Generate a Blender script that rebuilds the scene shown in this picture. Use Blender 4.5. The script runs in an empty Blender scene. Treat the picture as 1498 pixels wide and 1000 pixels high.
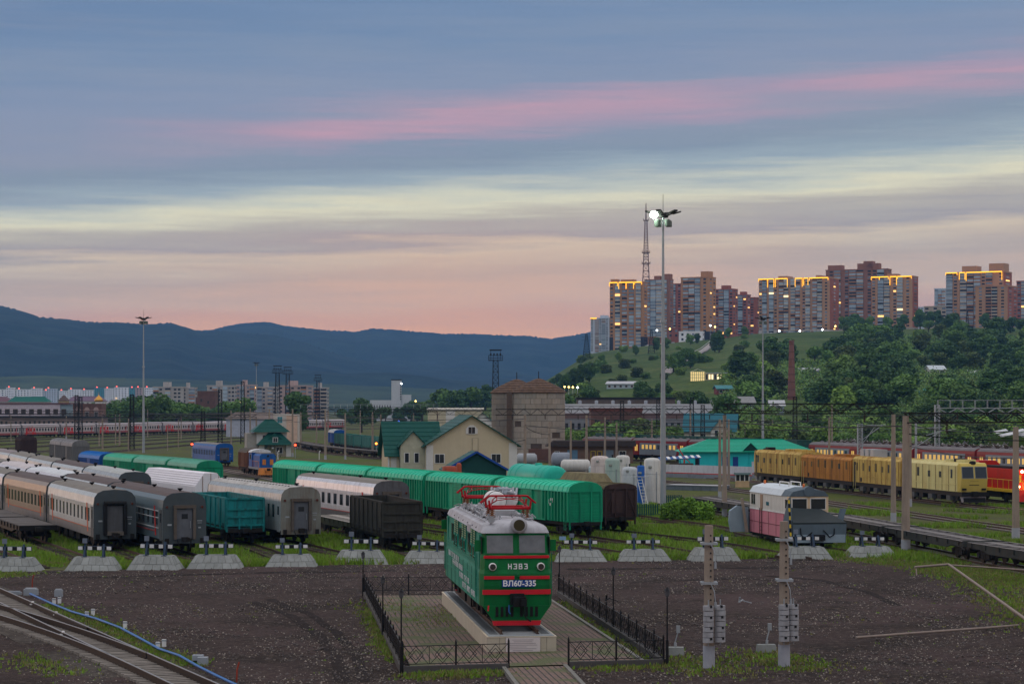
import bpy,bmesh,math,random
import numpy as np
from mathutils import Vector,Matrix,noise as mnoise
random.seed(7)
SC = bpy.context.scene
COL = SC.collection
R = math.radians
# ------------------------------------------------------------------ camera
F,H,HY = 3400.0,10.7,592.0          # focal length in photo pixels, eye height in m, horizon row
cam_data = bpy.data.cameras.new('camera')
cam = bpy.data.objects.new('camera',cam_data); COL.objects.link(cam)
cam.location = (0,0,H); cam.rotation_euler = (R(90),0,0)
cam_data.sensor_width = 36.0; cam_data.lens = 36.0 * F / 1498.0
cam_data.shift_y = (HY - 500.0) / 1498.0
cam_data.clip_start = 1.0; cam_data.clip_end = 40000.0
SC.camera = cam
# ------------------------------------------------------------------ dusk sky
def lin(c):
 return tuple((x / 255 / 12.92 if x <= 10 else ((x / 255 + .055) / 1.055) ** 2.4) for x in c)
SUN_AZ,SUN_EL = R(-48),R(4.0)          # after-glow to the left of the view
world = bpy.data.worlds.new('World'); SC.world = world; world.use_nodes = True
wt = world.node_tree; wn = wt.nodes; wl = wt.links; wn.clear()
def WN(t,**k):
 n = wn.new(t)
 for a,b in k.items(): setattr(n,a,b)
 return n
def wmath(op,a,b=None,c=None,clamp=False):
 n = WN('ShaderNodeMath',operation=op); n.use_clamp = clamp
 for i,v in enumerate((a,b,c)):
  if v is None: continue
  if isinstance(v,(int,float)): n.inputs[i].default_value = v
  else: wl.new(v,n.inputs[i])
 return n.outputs[0]
tc = WN('ShaderNodeTexCoord'); sep = WN('ShaderNodeSeparateXYZ'); wl.new(tc.outputs['Generated'],sep.inputs[0])
sx,sy,sz = sep.outputs
def wnoise(scale,detail,rough=.5,seed=0.0):
 mp = WN('ShaderNodeMapping'); wl.new(tc.outputs['Generated'],mp.inputs[0])
 mp.inputs['Scale'].default_value = scale; mp.inputs['Location'].default_value = (seed,seed * .7,0)
 n = WN('ShaderNodeTexNoise'); wl.new(mp.outputs[0],n.inputs['Vector'])
 n.inputs['Scale'].default_value = 1.0; n.inputs['Detail'].default_value = detail; n.inputs['Roughness'].default_value = rough
 return n.outputs['Fac']
up = wmath('MULTIPLY',wmath('MINIMUM',sz,.12),1 / .12,clamp=True)          # tilt of the cloud sheets
h = wmath('SUBTRACT',sz,wmath('MULTIPLY',wmath('MULTIPLY',sx,.075),up))
w1 = wmath('SUBTRACT',wnoise((5,5,40),6,.6,3.1),.5)
w2 = wmath('SUBTRACT',wnoise((8,8,170),7,.62,9.3),.5)
h = wmath('ADD',h,wmath('ADD',wmath('MULTIPLY',w1,.018),wmath('MULTIPLY',w2,.024)))
hn = wmath('DIVIDE',h,.2,clamp=True)
ramp = WN('ShaderNodeValToRGB'); wl.new(hn,ramp.inputs[0]); cr = ramp.color_ramp
stops = [(0,(218,166,134)),(.15,(222,170,138)),(.19,(204,160,140)),(.235,(208,178,154)),(.285,(182,164,150)),(.325,(206,188,162)),(.355,(160,152,150)),
   (.395,(178,170,156)),(.43,(216,210,180)),(.452,(192,194,178)),(.49,(146,160,168)),(.54,(124,138,154)),(.585,(130,138,158)),
   (.69,(124,136,160)),(.78,(108,129,158)),(.9,(92,118,152)),(1,(96,120,150))]
while len(cr.elements) < len(stops): cr.elements.new(.5)
for e,(p,c) in zip(cr.elements,stops): e.position = p; e.color = (*lin(c),1)
def wmix(fac,a,b,blend='MIX'):
 n = WN('ShaderNodeMix',data_type='RGBA',blend_type=blend)
 for i,v in ((0,fac),(6,a),(7,b)):
  if isinstance(v,(int,float)): n.inputs[i].default_value = v
  elif isinstance(v,tuple): n.inputs[i].default_value = (*v,1)
  else: wl.new(v,n.inputs[i])
 return n.outputs[2]
def bump_band(c,wdt):   # 1 at h = c, 0 outside
 return wmath('SUBTRACT',1.0,wmath('DIVIDE',wmath('ABSOLUTE',wmath('SUBTRACT',hn,c)),wdt),clamp=True)
pink = wmath('MULTIPLY',wmath('MULTIPLY',bump_band(.625,.058),wmath('MULTIPLY',wmath('ADD',sx,.185),9.0,clamp=True)),wmath('MULTIPLY',wmath('SUBTRACT',wnoise((4,4,50),4,.55,1.7),.27),3.0,clamp=True),clamp=True)
col = wmix(wmath('MULTIPLY',pink,.52),ramp.outputs[0],lin((226,150,158)))
grey = wmath('MULTIPLY',wmath('SUBTRACT',wnoise((7,7,110),6,.6,5.5),.48),2.0,clamp=True)
col = wmix(wmath('MULTIPLY',grey,.45),col,lin((150,150,158)))
glow = wmath('MULTIPLY',wmath('SUBTRACT',1.0,wmath('MULTIPLY',wmath('ABSOLUTE',wmath('ADD',sx,.035)),5.0),clamp=True),wmath('SUBTRACT',1.0,wmath('MULTIPLY',h,12.0),clamp=True))
col = wmix(wmath('MULTIPLY',glow,.85,clamp=True),col,lin((255,176,112)))
# above the frame brightness is added towards the zenith to light the ground
zen = wmath('MULTIPLY',wmath('SUBTRACT',sz,.16),2.2,clamp=True)
col = wmix(zen,col,(.80,.78,.80))
sky = WN('ShaderNodeTexSky'); sky.sky_type = 'NISHITA'; sky.sun_disc = False
sky.sun_elevation = SUN_EL; sky.sun_rotation = SUN_AZ; sky.air_density = 1.2; sky.dust_density = 2.0
bg1 = WN('ShaderNodeBackground'); wl.new(sky.outputs[0],bg1.inputs[0]); bg1.inputs[1].default_value = .05
bg2 = WN('ShaderNodeBackground'); wl.new(col,bg2.inputs[0]); bg2.inputs[1].default_value = 1.08
mx = WN('ShaderNodeMixShader'); mx.inputs[0].default_value = .9
wl.new(bg1.outputs[0],mx.inputs[1]); wl.new(bg2.outputs[0],mx.inputs[2])
wo = WN('ShaderNodeOutputWorld'); wl.new(mx.outputs[0],wo.inputs[0])
# ------------------------------------------------------------------ weak after-glow sun
sl = bpy.data.lights.new('sun','SUN'); sun = bpy.data.objects.new('sun',sl); COL.objects.link(sun)
sl.energy = .6; sl.angle = R(24); sl.color = (1.0,.62,.42)
sd = Vector((math.sin(SUN_AZ) * math.cos(SUN_EL),math.cos(SUN_AZ) * math.cos(SUN_EL),math.sin(SUN_EL)))
sun.rotation_euler = (-sd).to_track_quat('-Z','Y').to_euler(); sun.location = (-200,100,120)
SC.view_settings.view_transform = 'Standard'; SC.view_settings.look = 'None'
SC.view_settings.exposure = 0.36; SC.view_settings.gamma = 1.0; SC.view_settings.use_curve_mapping = False
SC.cycles.max_bounces = 6; SC.cycles.diffuse_bounces = 2; SC.cycles.glossy_bounces = 2; SC.cycles.transparent_max_bounces = 8
SC.cycles.volume_bounces = 0
# ------------------------------------------------------------------ pixel -> place
def gx(px,D): return (px - 749.0) * D / F
def at(px,py,z=0.0):
 D = F * (H - z) / (py - HY); return (gx(px,D),D)
def zat(py,D): return H - (py - HY) * D / F
# ------------------------------------------------------------------ materials
MATS = {}
def M(name,col,rough=.65,metal=0.0,var=.18,scale=1.5,streak=0.0,streakcol=None,bump=0.0,bscale=20.0,inst=.0,spec=.14,emit=None,estr=0.0,coat=0.0,sf=3.0):
 if name in MATS: return MATS[name]
 m = bpy.data.materials.new(name); m.use_nodes = True; MATS[name] = m
 nt = m.node_tree; N = nt.nodes; L = nt.links; b = N['Principled BSDF']
 b.inputs['Roughness'].default_value = rough; b.inputs['Metallic'].default_value = metal
 b.inputs['Specular IOR Level'].default_value = spec
 if coat: b.inputs['Coat Weight'].default_value = coat
 def mixn(fac,a,bb,blend='MIX'):
  n = N.new('ShaderNodeMix'); n.data_type = 'RGBA'; n.blend_type = blend
  for i,v in ((0,fac),(6,a),(7,bb)):
   if isinstance(v,(int,float)): n.inputs[i].default_value = v
   elif isinstance(v,tuple): n.inputs[i].default_value = (*v[:3],1)
   else: L.new(v,n.inputs[i])
  return n.outputs[2]
 def mth(op,a,bb,clamp=False):
  n = N.new('ShaderNodeMath'); n.operation = op; n.use_clamp = clamp
  for i,v in enumerate((a,bb)):
   if isinstance(v,(int,float)): n.inputs[i].default_value = v
   else: L.new(v,n.inputs[i])
  return n.outputs[0]
 t = N.new('ShaderNodeTexCoord')
 oi = N.new('ShaderNodeObjectInfo')
 vadd = N.new('ShaderNodeVectorMath'); vadd.operation = 'MULTIPLY_ADD'
 cmb = N.new('ShaderNodeCombineXYZ')
 for i in range(3): L.new(oi.outputs['Random'],cmb.inputs[i])
 L.new(cmb.outputs[0],vadd.inputs[0]); vadd.inputs[1].default_value = (37,53,71); L.new(t.outputs['Object'],vadd.inputs[2])
 def nz(sc,det=4,rgh=.6,vscale=None):
  v = vadd.outputs[0]
  if vscale:
   mp = N.new('ShaderNodeMapping'); L.new(v,mp.inputs[0]); mp.inputs['Scale'].default_value = vscale; v = mp.outputs[0]
  n = N.new('ShaderNodeTexNoise'); L.new(v,n.inputs['Vector']); n.inputs['Scale'].default_value = sc
  n.inputs['Detail'].default_value = det; n.inputs['Roughness'].default_value = rgh
  return n.outputs['Fac']
 c = tuple(col)
 out = None
 if var > 0:
  f = nz(scale)
  lo = tuple(max(0,x * (1 - var * 1.6)) for x in c); hi = tuple(min(1,x * (1 + var * 1.6)) for x in c)
  f2 = mth('MULTIPLY_ADD',f,1.0) if False else f
  out = mixn(f2,lo,hi)
 else:
  out = c
 if streak > 0:
  s = nz(1.0,5,.65,(sf,sf,sf * .12))
  s = mth('MULTIPLY',mth('SUBTRACT',s,.46),5.0,True)
  s2 = mth('MULTIPLY',s,streak)
  out = mixn(s2,out,streakcol or (.05,.035,.025))
 if inst > 0:
  g = mth('MULTIPLY_ADD',oi.outputs['Random'],inst * 2)
  g.node.inputs[2].default_value = 1 - inst
  cb = N.new('ShaderNodeCombineXYZ')
  for i in range(3): L.new(g,cb.inputs[i])
  out = mixn(1.0,out,cb.outputs[0],'MULTIPLY')
 if isinstance(out,tuple): b.inputs['Base Color'].default_value = (*out,1)
 else: L.new(out,b.inputs['Base Color'])
 if bump > 0:
  bn = N.new('ShaderNodeBump'); bn.inputs['Strength'].default_value = min(1,bump); bn.inputs['Distance'].default_value = .05
  L.new(nz(bscale,3),bn.inputs['Height']); L.new(bn.outputs[0],b.inputs['Normal'])
 if emit:
  b.inputs['Emission Color'].default_value = (*emit,1); b.inputs['Emission Strength'].default_value = estr
 return m
# ------------------------------------------------------------------ mesh builder
class MB:
 def __init__(s): s.v = []; s.f = []; s.sm = []; s.mi = []; s.cur = 0
 def add(s,vs,fs,smooth=False):
  o = len(s.v); s.v += [tuple(p) for p in vs]
  for f in fs: s.f.append([i + o for i in f]); s.sm.append(smooth); s.mi.append(s.cur)
  return s
 def box(s,x0,x1,y0,y1,z0,z1):
  return s.add([(x0,y0,z0),(x1,y0,z0),(x1,y1,z0),(x0,y1,z0),(x0,y0,z1),(x1,y0,z1),(x1,y1,z1),(x0,y1,z1)],
      [(0,3,2,1),(4,5,6,7),(0,1,5,4),(1,2,6,5),(2,3,7,6),(3,0,4,7)])
 def cbox(s,c,d): return s.box(c[0]-d[0]/2,c[0]+d[0]/2,c[1]-d[1]/2,c[1]+d[1]/2,c[2]-d[2]/2,c[2]+d[2]/2)
 def hexa(s,lo,hi):          # two quads of four points
  return s.add(list(lo) + list(hi),[(0,3,2,1),(4,5,6,7),(0,1,5,4),(1,2,6,5),(2,3,7,6),(3,0,4,7)])
 def bar(s,a,b,w,d=None):  # square bar between two points
  a = Vector(a); b = Vector(b); d = d or w; t = (b - a)
  if t.length < 1e-6: return s
  t.normalize(); u = t.cross(Vector((0,0,1)))
  if u.length < 1e-3: u = Vector((1,0,0))
  u.normalize(); n = u.cross(t)
  q = [u * (w/2) + n * (d/2),-u * (w/2) + n * (d/2),-u * (w/2) - n * (d/2),u * (w/2) - n * (d/2)]
  return s.add([a + x for x in q] + [b + x for x in q],[(0,1,2,3),(7,6,5,4),(1,0,4,5),(2,1,5,6),(3,2,6,7),(0,3,7,4)])
 def cyl(s,a,b,r0,r1=None,n=12,caps=True,smooth=True):
  a = Vector(a); b = Vector(b); r1 = r0 if r1 is None else r1; t = (b - a).normalized()
  u = t.cross(Vector((0,0,1)))
  if u.length < 1e-3: u = Vector((1,0,0))
  u.normalize(); w = t.cross(u)
  A = [a + (u * math.cos(k*2*math.pi/n) + w * math.sin(k*2*math.pi/n)) * r0 for k in range(n)]
  B = [b + (u * math.cos(k*2*math.pi/n) + w * math.sin(k*2*math.pi/n)) * r1 for k in range(n)]
  s.add(A + B,[(k,(k+1) % n,n + (k+1) % n,n + k) for k in range(n)],smooth)
  if caps: s.add(A,[tuple(range(n))[::-1]]); s.add(B,[tuple(range(n))])
  return s
 def tube(s,pts,r,n=6):
  for a,b in zip(pts[:-1],pts[1:]): s.cyl(a,b,r,r,n,caps=True)
  return s
 def lathe(s,c,prof,n=20,smooth=True):   # prof [(r,z)], axis vertical through c
  rings = [[(c[0] + r * math.cos(k*2*math.pi/n),c[1] + r * math.sin(k*2*math.pi/n),c[2] + z) for k in range(n)] for r,z in prof]
  vs = [p for g in rings for p in g]; fs = []
  for i in range(len(prof) - 1):
   for k in range(n): fs.append((i*n+k,i*n+(k+1) % n,(i+1)*n+(k+1) % n,(i+1)*n+k))
  s.add(vs,fs,smooth)
  s.add(rings[0],[tuple(range(n))[::-1]]); s.add(rings[-1],[tuple(range(n))])
  return s
 def lathe_y(s,c,prof,n=20,smooth=True): # axis along y; prof [(r,y)]
  rings = [[(c[0] + r * math.sin(k*2*math.pi/n),c[1] + y,c[2] + r * math.cos(k*2*math.pi/n)) for k in range(n)] for r,y in prof]
  vs = [p for g in rings for p in g]; fs = []
  for i in range(len(prof) - 1):
   for k in range(n): fs.append((i*n+k,i*n+(k+1) % n,(i+1)*n+(k+1) % n,(i+1)*n+k))
  s.add(vs,fs,smooth); s.add(rings[0],[tuple(range(n))[::-1]]); s.add(rings[-1],[tuple(range(n))])
  return s
 def prism_y(s,prof,y0,y1,smooth=False,caps=True):   # profile [(x,z)] counter-clockwise seen from -y
  n = len(prof); A = [(x,y0,z) for x,z in prof]; B = [(x,y1,z) for x,z in prof]
  s.add(A + B,[(k,(k+1) % n,n+(k+1) % n,n+k) for k in range(n)],smooth)
  if caps: s.add(A,[tuple(range(n))[::-1]]); s.add(B,[tuple(range(n))])
  return s
 def prism_x(s,prof,x0,x1,smooth=False):   # profile [(y,z)]
  n = len(prof); A = [(x0,y,z) for y,z in prof]; B = [(x1,y,z) for y,z in prof]
  s.add(A + B,[(k,n+k,n+(k+1) % n,(k+1) % n) for k in range(n)],smooth)
  s.add(A,[tuple(range(n))]); s.add(B,[tuple(range(n))[::-1]])
  return s
 def prism_z(s,prof,z0,z1):
  n = len(prof); A = [(x,y,z0) for x,y in prof]; B = [(x,y,z1) for x,y in prof]
  s.add(A + B,[(k,(k+1) % n,n+(k+1) % n,n+k) for k in range(n)])
  s.add(A,[tuple(range(n))[::-1]]); s.add(B,[tuple(range(n))])
  return s
 def mesh(s,name,mat=None):
  me = bpy.data.meshes.new(name); me.from_pydata(s.v,[],s.f)
  for m in (mat if isinstance(mat,(list,tuple)) else [mat]):
   if m: me.materials.append(m)
  if any(s.sm): me.polygons.foreach_set('use_smooth',s.sm)
  if any(s.mi): me.polygons.foreach_set('material_index',s.mi)
  me.update(); return me
 def build(s,name,mat,parent=None,loc=None,rz=0.0,fix=True):
  me = s.mesh(name,mat)
  if fix and len(s.f) < 4000:
   bm = bmesh.new(); bm.from_mesh(me); bmesh.ops.recalc_face_normals(bm,faces=bm.faces); bm.to_mesh(me); bm.free()
  return place(name,me,parent,loc,rz)
def place(name,me,parent=None,loc=None,rz=0.0,scale=None):
 o = bpy.data.objects.new(name,me); COL.objects.link(o)
 if parent: o.parent = parent
 if loc: o.location = loc
 if rz: o.rotation_euler = (0,0,rz)
 if scale: o.scale = scale
 return o
def tag(o,label=None,cat=None,group=None,kind=None):
 if label: o['label'] = label
 if cat: o['category'] = cat
 if group: o['group'] = group
 if kind: o['kind'] = kind
 return o
def thing(name,label,cat,loc=(0,0,0),rz=0.0,group=None):
 o = bpy.data.objects.new(name,None); COL.objects.link(o); o.empty_display_size = .3
 o.location = loc; o.rotation_euler = (0,0,rz)
 return tag(o,label,cat,group)
KIDS = {}
def copy_tree(o,parent=None):
 if not KIDS.get('n') == len(bpy.data.objects):
  KIDS.clear()
  for q in bpy.data.objects:
   if q.parent: KIDS.setdefault(q.parent.name,[]).append(q)
 def rec(a,p):
  c = a.copy(); COL.objects.link(c); c.parent = p
  for ch in kids.get(a.name,[]): rec(ch,c)
  return c
 kids = dict(KIDS); r = rec(o,parent); KIDS['n'] = -1
 return r
def text_mesh(body,size,mat,ext=.01,bold=0.0,shear=0.0):
 cu = bpy.data.curves.new('lettering','FONT'); cu.body = body; cu.size = size; cu.extrude = ext; cu.align_x = 'CENTER'; cu.align_y = 'CENTER'
 cu.offset = bold; cu.shear = shear; cu.resolution_u = 3
 o = bpy.data.objects.new('lettering',cu); COL.objects.link(o)
 dg = bpy.context.evaluated_depsgraph_get()
 me = bpy.data.meshes.new_from_object(o.evaluated_get(dg)); me.materials.clear(); me.materials.append(mat)
 bpy.data.objects.remove(o); bpy.data.curves.remove(cu)
 return me
GLASS = M('window_glass',(.02,.025,.03),.12,0,0,spec=.5)
DARKM = M('dark_steel',(.022,.02,.019),.75,.2,.3,2)
BLACK = M('black_paint',(.012,.012,.013),.6,0,.2,3)
WHITE = M('white_paint',(.74,.74,.73),.55,0,.1,2,.25,(.3,.27,.24))
CONC = M('concrete',(.36,.34,.31),.9,0,.18,1.2,.35,(.15,.13,.11),.4,30)
POLE = M('pole_concrete',(.31,.25,.20),.9,0,.16,.8,.35,(.13,.10,.08),.3,25)
GALV = M('galvanised_steel',(.36,.39,.42),.5,.5,.15,1)
LITW = M('lit_window',(.3,.2,.08),.5,0,0,emit=(1.0,.55,.16),estr=1.6)
LITW2 = M('lit_window_pale',(.3,.28,.2),.5,0,0,emit=(1.0,.78,.42),estr=1.3)
REDL = M('red_lamp',(.6,.03,.02),.4,0,0,emit=(1,.05,.02),estr=6)
# ================================================================== SETTING: ground, yard, hill, mountains
def ground_material(name,cols,scales,thr,bump=.5,bscale=8,rough=.95,speck=None):
 """blend of ground colours by noise: cols[0] base, then (col, noise scale, threshold, softness)"""
 m = bpy.data.materials.new(name); m.use_nodes = True; N = m.node_tree.nodes; L = m.node_tree.links; b = N['Principled BSDF']
 b.inputs['Roughness'].default_value = rough; b.inputs['Specular IOR Level'].default_value = .06
 t = N.new('ShaderNodeTexCoord')
 def nz(sc,det=5,rgh=.6):
  n = N.new('ShaderNodeTexNoise'); L.new(t.outputs['Object'],n.inputs['Vector']); n.inputs['Scale'].default_value = sc
  n.inputs['Detail'].default_value = det; n.inputs['Roughness'].default_value = rgh; return n.outputs['Fac']
 def mr(v,a,b2):
  n = N.new('ShaderNodeMapRange'); L.new(v,n.inputs[0]); n.inputs[1].default_value = a; n.inputs[2].default_value = b2; return n.outputs[0]
 def mix(f,a,c,blend='MIX'):
  n = N.new('ShaderNodeMix'); n.data_type = 'RGBA'; n.blend_type = blend
  for i,v in ((0,f),(6,a),(7,c)):
   if isinstance(v,(int,float)): n.inputs[i].default_value = v
   elif isinstance(v,tuple): n.inputs[i].default_value = (*v,1)
   else: L.new(v,n.inputs[i])
  return n.outputs[2]
 out = cols[0]
 for c,sc,th,so in zip(cols[1:],scales,thr,[.08] * 9):
  out = mix(mr(nz(sc),th - so,th + so),out,c)
 g = mr(nz(bscale * .6,4,.7),.3,.7)
 dk = N.new('ShaderNodeMix'); dk.data_type = 'RGBA'; dk.blend_type = 'MULTIPLY'; dk.inputs[0].default_value = .6
 L.new(out,dk.inputs[6]) if not isinstance(out,tuple) else None
 cb = N.new('ShaderNodeCombineXYZ'); [L.new(g,cb.inputs[i]) for i in range(3)]; L.new(cb.outputs[0],dk.inputs[7])
 out = dk.outputs[2]
 if speck:
  v = N.new('ShaderNodeTexVoronoi'); L.new(t.outputs['Object'],v.inputs['Vector']); v.inputs['Scale'].default_value = speck[1]
  out = mix(mr(v.outputs['Distance'],.16,.10),out,speck[0])
 L.new(out,b.inputs['Base Color'])
 bn = N.new('ShaderNodeBump'); bn.inputs['Strength'].default_value = bump; bn.inputs['Distance'].default_value = .08
 L.new(nz(bscale,6,.75),bn.inputs['Height']); L.new(bn.outputs[0],b.inputs['Normal'])
 return m
G_MAT = ground_material('yard_soil',[(.115,.165,.026),(.085,.125,.02),(.18,.18,.05),(.125,.10,.065),(.085,.072,.06)],[.05,.3,.09,.035],[.5,.56,.58,.55],.6,3)
GRAVEL = ground_material('dark_gravel',[(.070,.050,.046),(.098,.066,.064),(.046,.035,.031),(.13,.10,.085)],[.045,.2,2.2],[.53,.54,.60],1.0,9,speck=((.20,.165,.135),6.0))
SHADE_BALLAST = ground_material('painted_shade_ballast',[(.055,.046,.038),(.038,.032,.027),(.08,.066,.054)],[.2,1.5],[.52,.6],1.0,10)  # ballast darkened in its colour to stand for contact shade under the wagons
BALLAST = ground_material('track_ballast',[(.115,.098,.085),(.075,.062,.055),(.16,.14,.12)],[.2,1.5],[.52,.6],1.0,10)
HILLM = ground_material('hill_grass',[(.095,.145,.034),(.062,.11,.026),(.14,.165,.05),(.045,.085,.022)],[.012,.05,.02],[.5,.58,.6],.8,.6)
def flat(name,poly,z,mat,kind='structure'):
 me = bpy.data.meshes.new(name); me.from_pydata([(x,y,z) for x,y in poly],[],[tuple(range(len(poly)))]); me.materials.append(mat)
 return tag(place(name,me),kind=kind)
flat('ground',[(-8900,-270),(8900,-270),(8900,9550),(-8900,9550)],-.02,G_MAT)
# gravel yard in front of the buffer stops, gently uneven
def gravel_edge(x): return 158.2 + x * (.27 if x < 0 else .19) + .3 * (math.sin(x * .35) + .6 * math.sin(x * 1.1 + 1))
def make_gravel():
 nx,ny = 150,110; vs = []; fs = []
 for j in range(ny + 1):
  for i in range(nx + 1):
   x = -55 + 100 * i / nx; e = gravel_edge(x)
   if x > 24: e -= (x - 24) * 1.35
   y = 60 + (e - 60) * j / ny
   z = .03 + .07 * mnoise.noise(Vector((x * .16,y * .16,0))) + .03 * mnoise.noise(Vector((x * .9,y * .9,4)))
   edge = min(1,(ny - j) / 4)
   vs.append((x,y,max(-.012,.012 + max(0,z) * edge)))
 for j in range(ny):
  for i in range(nx): a = j * (nx + 1) + i; fs.append((a,a + 1,a + nx + 2,a + nx + 1))
 me = bpy.data.meshes.new('gravel_yard'); me.from_pydata(vs,[],fs); me.materials.append(GRAVEL)
 me.polygons.foreach_set('use_smooth',[True] * len(fs))
 tag(place('gravel_yard',me),kind='structure')
make_gravel()
def scatter_stones(name,n,region,sizes,mat,label,cat,seed):
 rng = np.random.default_rng(seed); P = region(rng,n); n = len(P)
 base = np.array([(1,0,0),(0,1,0),(-1,0,0),(0,-1,0),(0,0,.8),(.3,.2,-.5)],float)
 F6 = np.array([(0,1,4),(1,2,4),(2,3,4),(3,0,4),(1,0,5),(2,1,5),(3,2,5),(0,3,5)])
 s = sizes[0] + (sizes[1] - sizes[0]) * rng.random(n) ** 3
 a = rng.random(n) * 6.28; jit = .6 + .8 * rng.random((n,6,1))
 b = base[None] * jit * s[:,None,None]
 ca,sa = np.cos(a)[:,None],np.sin(a)[:,None]
 V = np.stack([b[:,:,0] * ca - b[:,:,1] * sa,b[:,:,0] * sa + b[:,:,1] * ca,b[:,:,2]],-1) + P[:,None,:]
 Fc = (F6[None] + 6 * np.arange(n)[:,None,None]).reshape(-1,3)
 me = np_mesh(name,V.reshape(-1,3),Fc,mat)
 return tag(place(name,me),label,cat,kind='stuff')
def np_mesh(name,V,Fc,mat,mi=None):
 me = bpy.data.meshes.new(name); k = Fc.shape[1]
 me.vertices.add(len(V)); me.vertices.foreach_set('co',np.ascontiguousarray(V,dtype=np.float32).ravel())
 me.loops.add(Fc.size); me.loops.foreach_set('vertex_index',np.ascontiguousarray(Fc,dtype=np.int32).ravel())
 me.polygons.add(len(Fc)); me.polygons.foreach_set('loop_start',np.arange(0,Fc.size,k,dtype=np.int32))
 me.polygons.foreach_set('loop_total',np.full(len(Fc),k,dtype=np.int32))
 for m in (mat if isinstance(mat,(list,tuple)) else [mat]): me.materials.append(m)
 if mi is not None: me.polygons.foreach_set('material_index',np.ascontiguousarray(mi,dtype=np.int32))
 me.update(calc_edges=True); me.validate(); return me
def rut(pts,w,nm='wheel_rut'):
 P = [Vector((*at(a,b),0)) for a,b in pts]; vs = []; fs = []
 Q = []
 for a,b in zip(P[:-1],P[1:]):
  for k in range(8): Q.append(a.lerp(b,k / 8))
 for i,p in enumerate(Q):
  d = (Q[min(i + 1,len(Q) - 1)] - Q[max(0,i - 1)]).normalized(); n = Vector((d.y,-d.x,0)) * (w * (.5 + .25 * mnoise.noise(Vector((p.x,p.y,2)))))
  for q in (p - n,p + n):
   z = .03 + .07 * mnoise.noise(Vector((q.x * .16,q.y * .16,0))) + .03 * mnoise.noise(Vector((q.x * .9,q.y * .9,4))); vs.append((q.x,q.y,.012 + max(0,z) + .012))
 fs = [(2 * i,2 * i + 1,2 * i + 3,2 * i + 2) for i in range(len(Q) - 1)]
 me = bpy.data.meshes.new(nm); me.from_pydata(vs,[],fs); me.materials.append(RUTM); tag(place(nm,me),kind='structure')
RUTM = ground_material('damp_gravel',[(.040,.031,.029),(.055,.041,.039),(.030,.024,.022)],[.3,1.2],[.5,.56],1.0,9)
rut([(372,882),(425,902),(466,930),(492,962),(502,1004)],.55); rut([(395,878),(450,898),(492,926),(522,960),(534,1004)],.5); rut([(90,846),(260,842),(430,838),(600,835)],1.1); rut([(830,834),(960,832),(1110,831),(1240,829)],1.2); rut([(1120,842),(1200,850),(1270,866),(1320,890)],.5); rut([(980,850),(1080,846),(1180,852)],.6)
STONE_L = M('pale_stone',(.30,.26,.22),.9,0,.35,3)
STONE_D = M('dark_stone',(.10,.085,.08),.9,0,.4,3)
def gravel_region(rng,n):
 y = 84 + 80 * rng.random(n); x = (rng.random(n) - .5) * y * .5
 e = 158.2 + x * np.where(x < 0,.27,.19) - np.where(x > 24,(x - 24) * 1.35,0); ok = (y < e - 1) & ~((x < -3.5 + -.103 * (y - 99.7) + 9) & (x > -4.6 - .103 * (y - 93)) & (y > 93) & (y < 130.5) & (x < 6.6 - .103 * (y - 95)))
 x,y = x[ok],y[ok]; q = np.array([mnoise.noise(Vector((a * .22,b * .12,9))) + .5 * mnoise.noise(Vector((a * .9,b * .5,3))) for a,b in zip(x,y)]); ok = q + .55 * rng.random(len(x)) > .12; x,y = x[ok],y[ok]; return np.stack([x,y,np.full(len(x),.05)],-1)
scatter_stones('gravel_stones',44000,gravel_region,(.012,.06),STONE_L,'pale loose stones scattered over the dark gravel yard','stones',3)
scatter_stones('dark_gravel_stones',34000,gravel_region,(.03,.10),STONE_D,'dark loose stones scattered over the gravel yard','stones',4)
YARDM = ground_material('worn_yard',[(.125,.108,.082),(.095,.082,.062),(.135,.155,.04),(.16,.14,.11),(.11,.14,.03)],[.25,.11,.9,.045],[.5,.50,.62,.50],.9,6)
flat('worn_ballast_yard',[(36,168),(60,168),(95,300),(70,372),(18,372),(14,300),(24,232)],-.008,YARDM)
flat('far_track_yard',[(-104,405),(-22,420),(-20,560),(-40,760),(-60,1040),(-190,1040),(-300,560),(-190,430)],-.012,YARDM)
# ------------------------------------------------------------------ the hill under the tower blocks
HX = [(-400,0),(590,0),(650,9),(720,13),(770,22),(800,30),(830,40),(860,50),(890,53),(950,57),(1000,60),(1050,62),(1100,66),(1200,68),(1300,69.5),(1400,70.5),(1500,71.5),(2600,74)]
def interp(tab,x):
 if x <= tab[0][0]: return tab[0][1]
 for (a,b),(c,d) in zip(tab[:-1],tab[1:]):
  if x <= c:
   t = (x - a) / (c - a); t = t * t * (3 - 2 * t) if False else t
   return b + (d - b) * t
 return tab[-1][1]
def hill_z(X,Y):
 if Y < 560: return 0.0
 px = 749 + X * F / Y
 zt = interp(HX,px)
 t = min(1.0,max(0.0,(Y - 560) / 1250.0))
 g = t ** 1.15
 n = mnoise.fractal(Vector((X * .006,Y * .006,1.3)),1.0,2.0,4)
 n2 = mnoise.noise(Vector((X * .0022,Y * .0022,7.7)))
 bulge = math.sin(math.pi * min(1,t))
 return zt * (g + bulge * (.05 * n + .07 * n2)) * (1 if t < 1 else 1)
def hillD(px,py):
 D = 600.0
 while D < 1800 and HY - (hill_z(gx(px,D),D) - H) * F / D > py: D += 4
 return D
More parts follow.
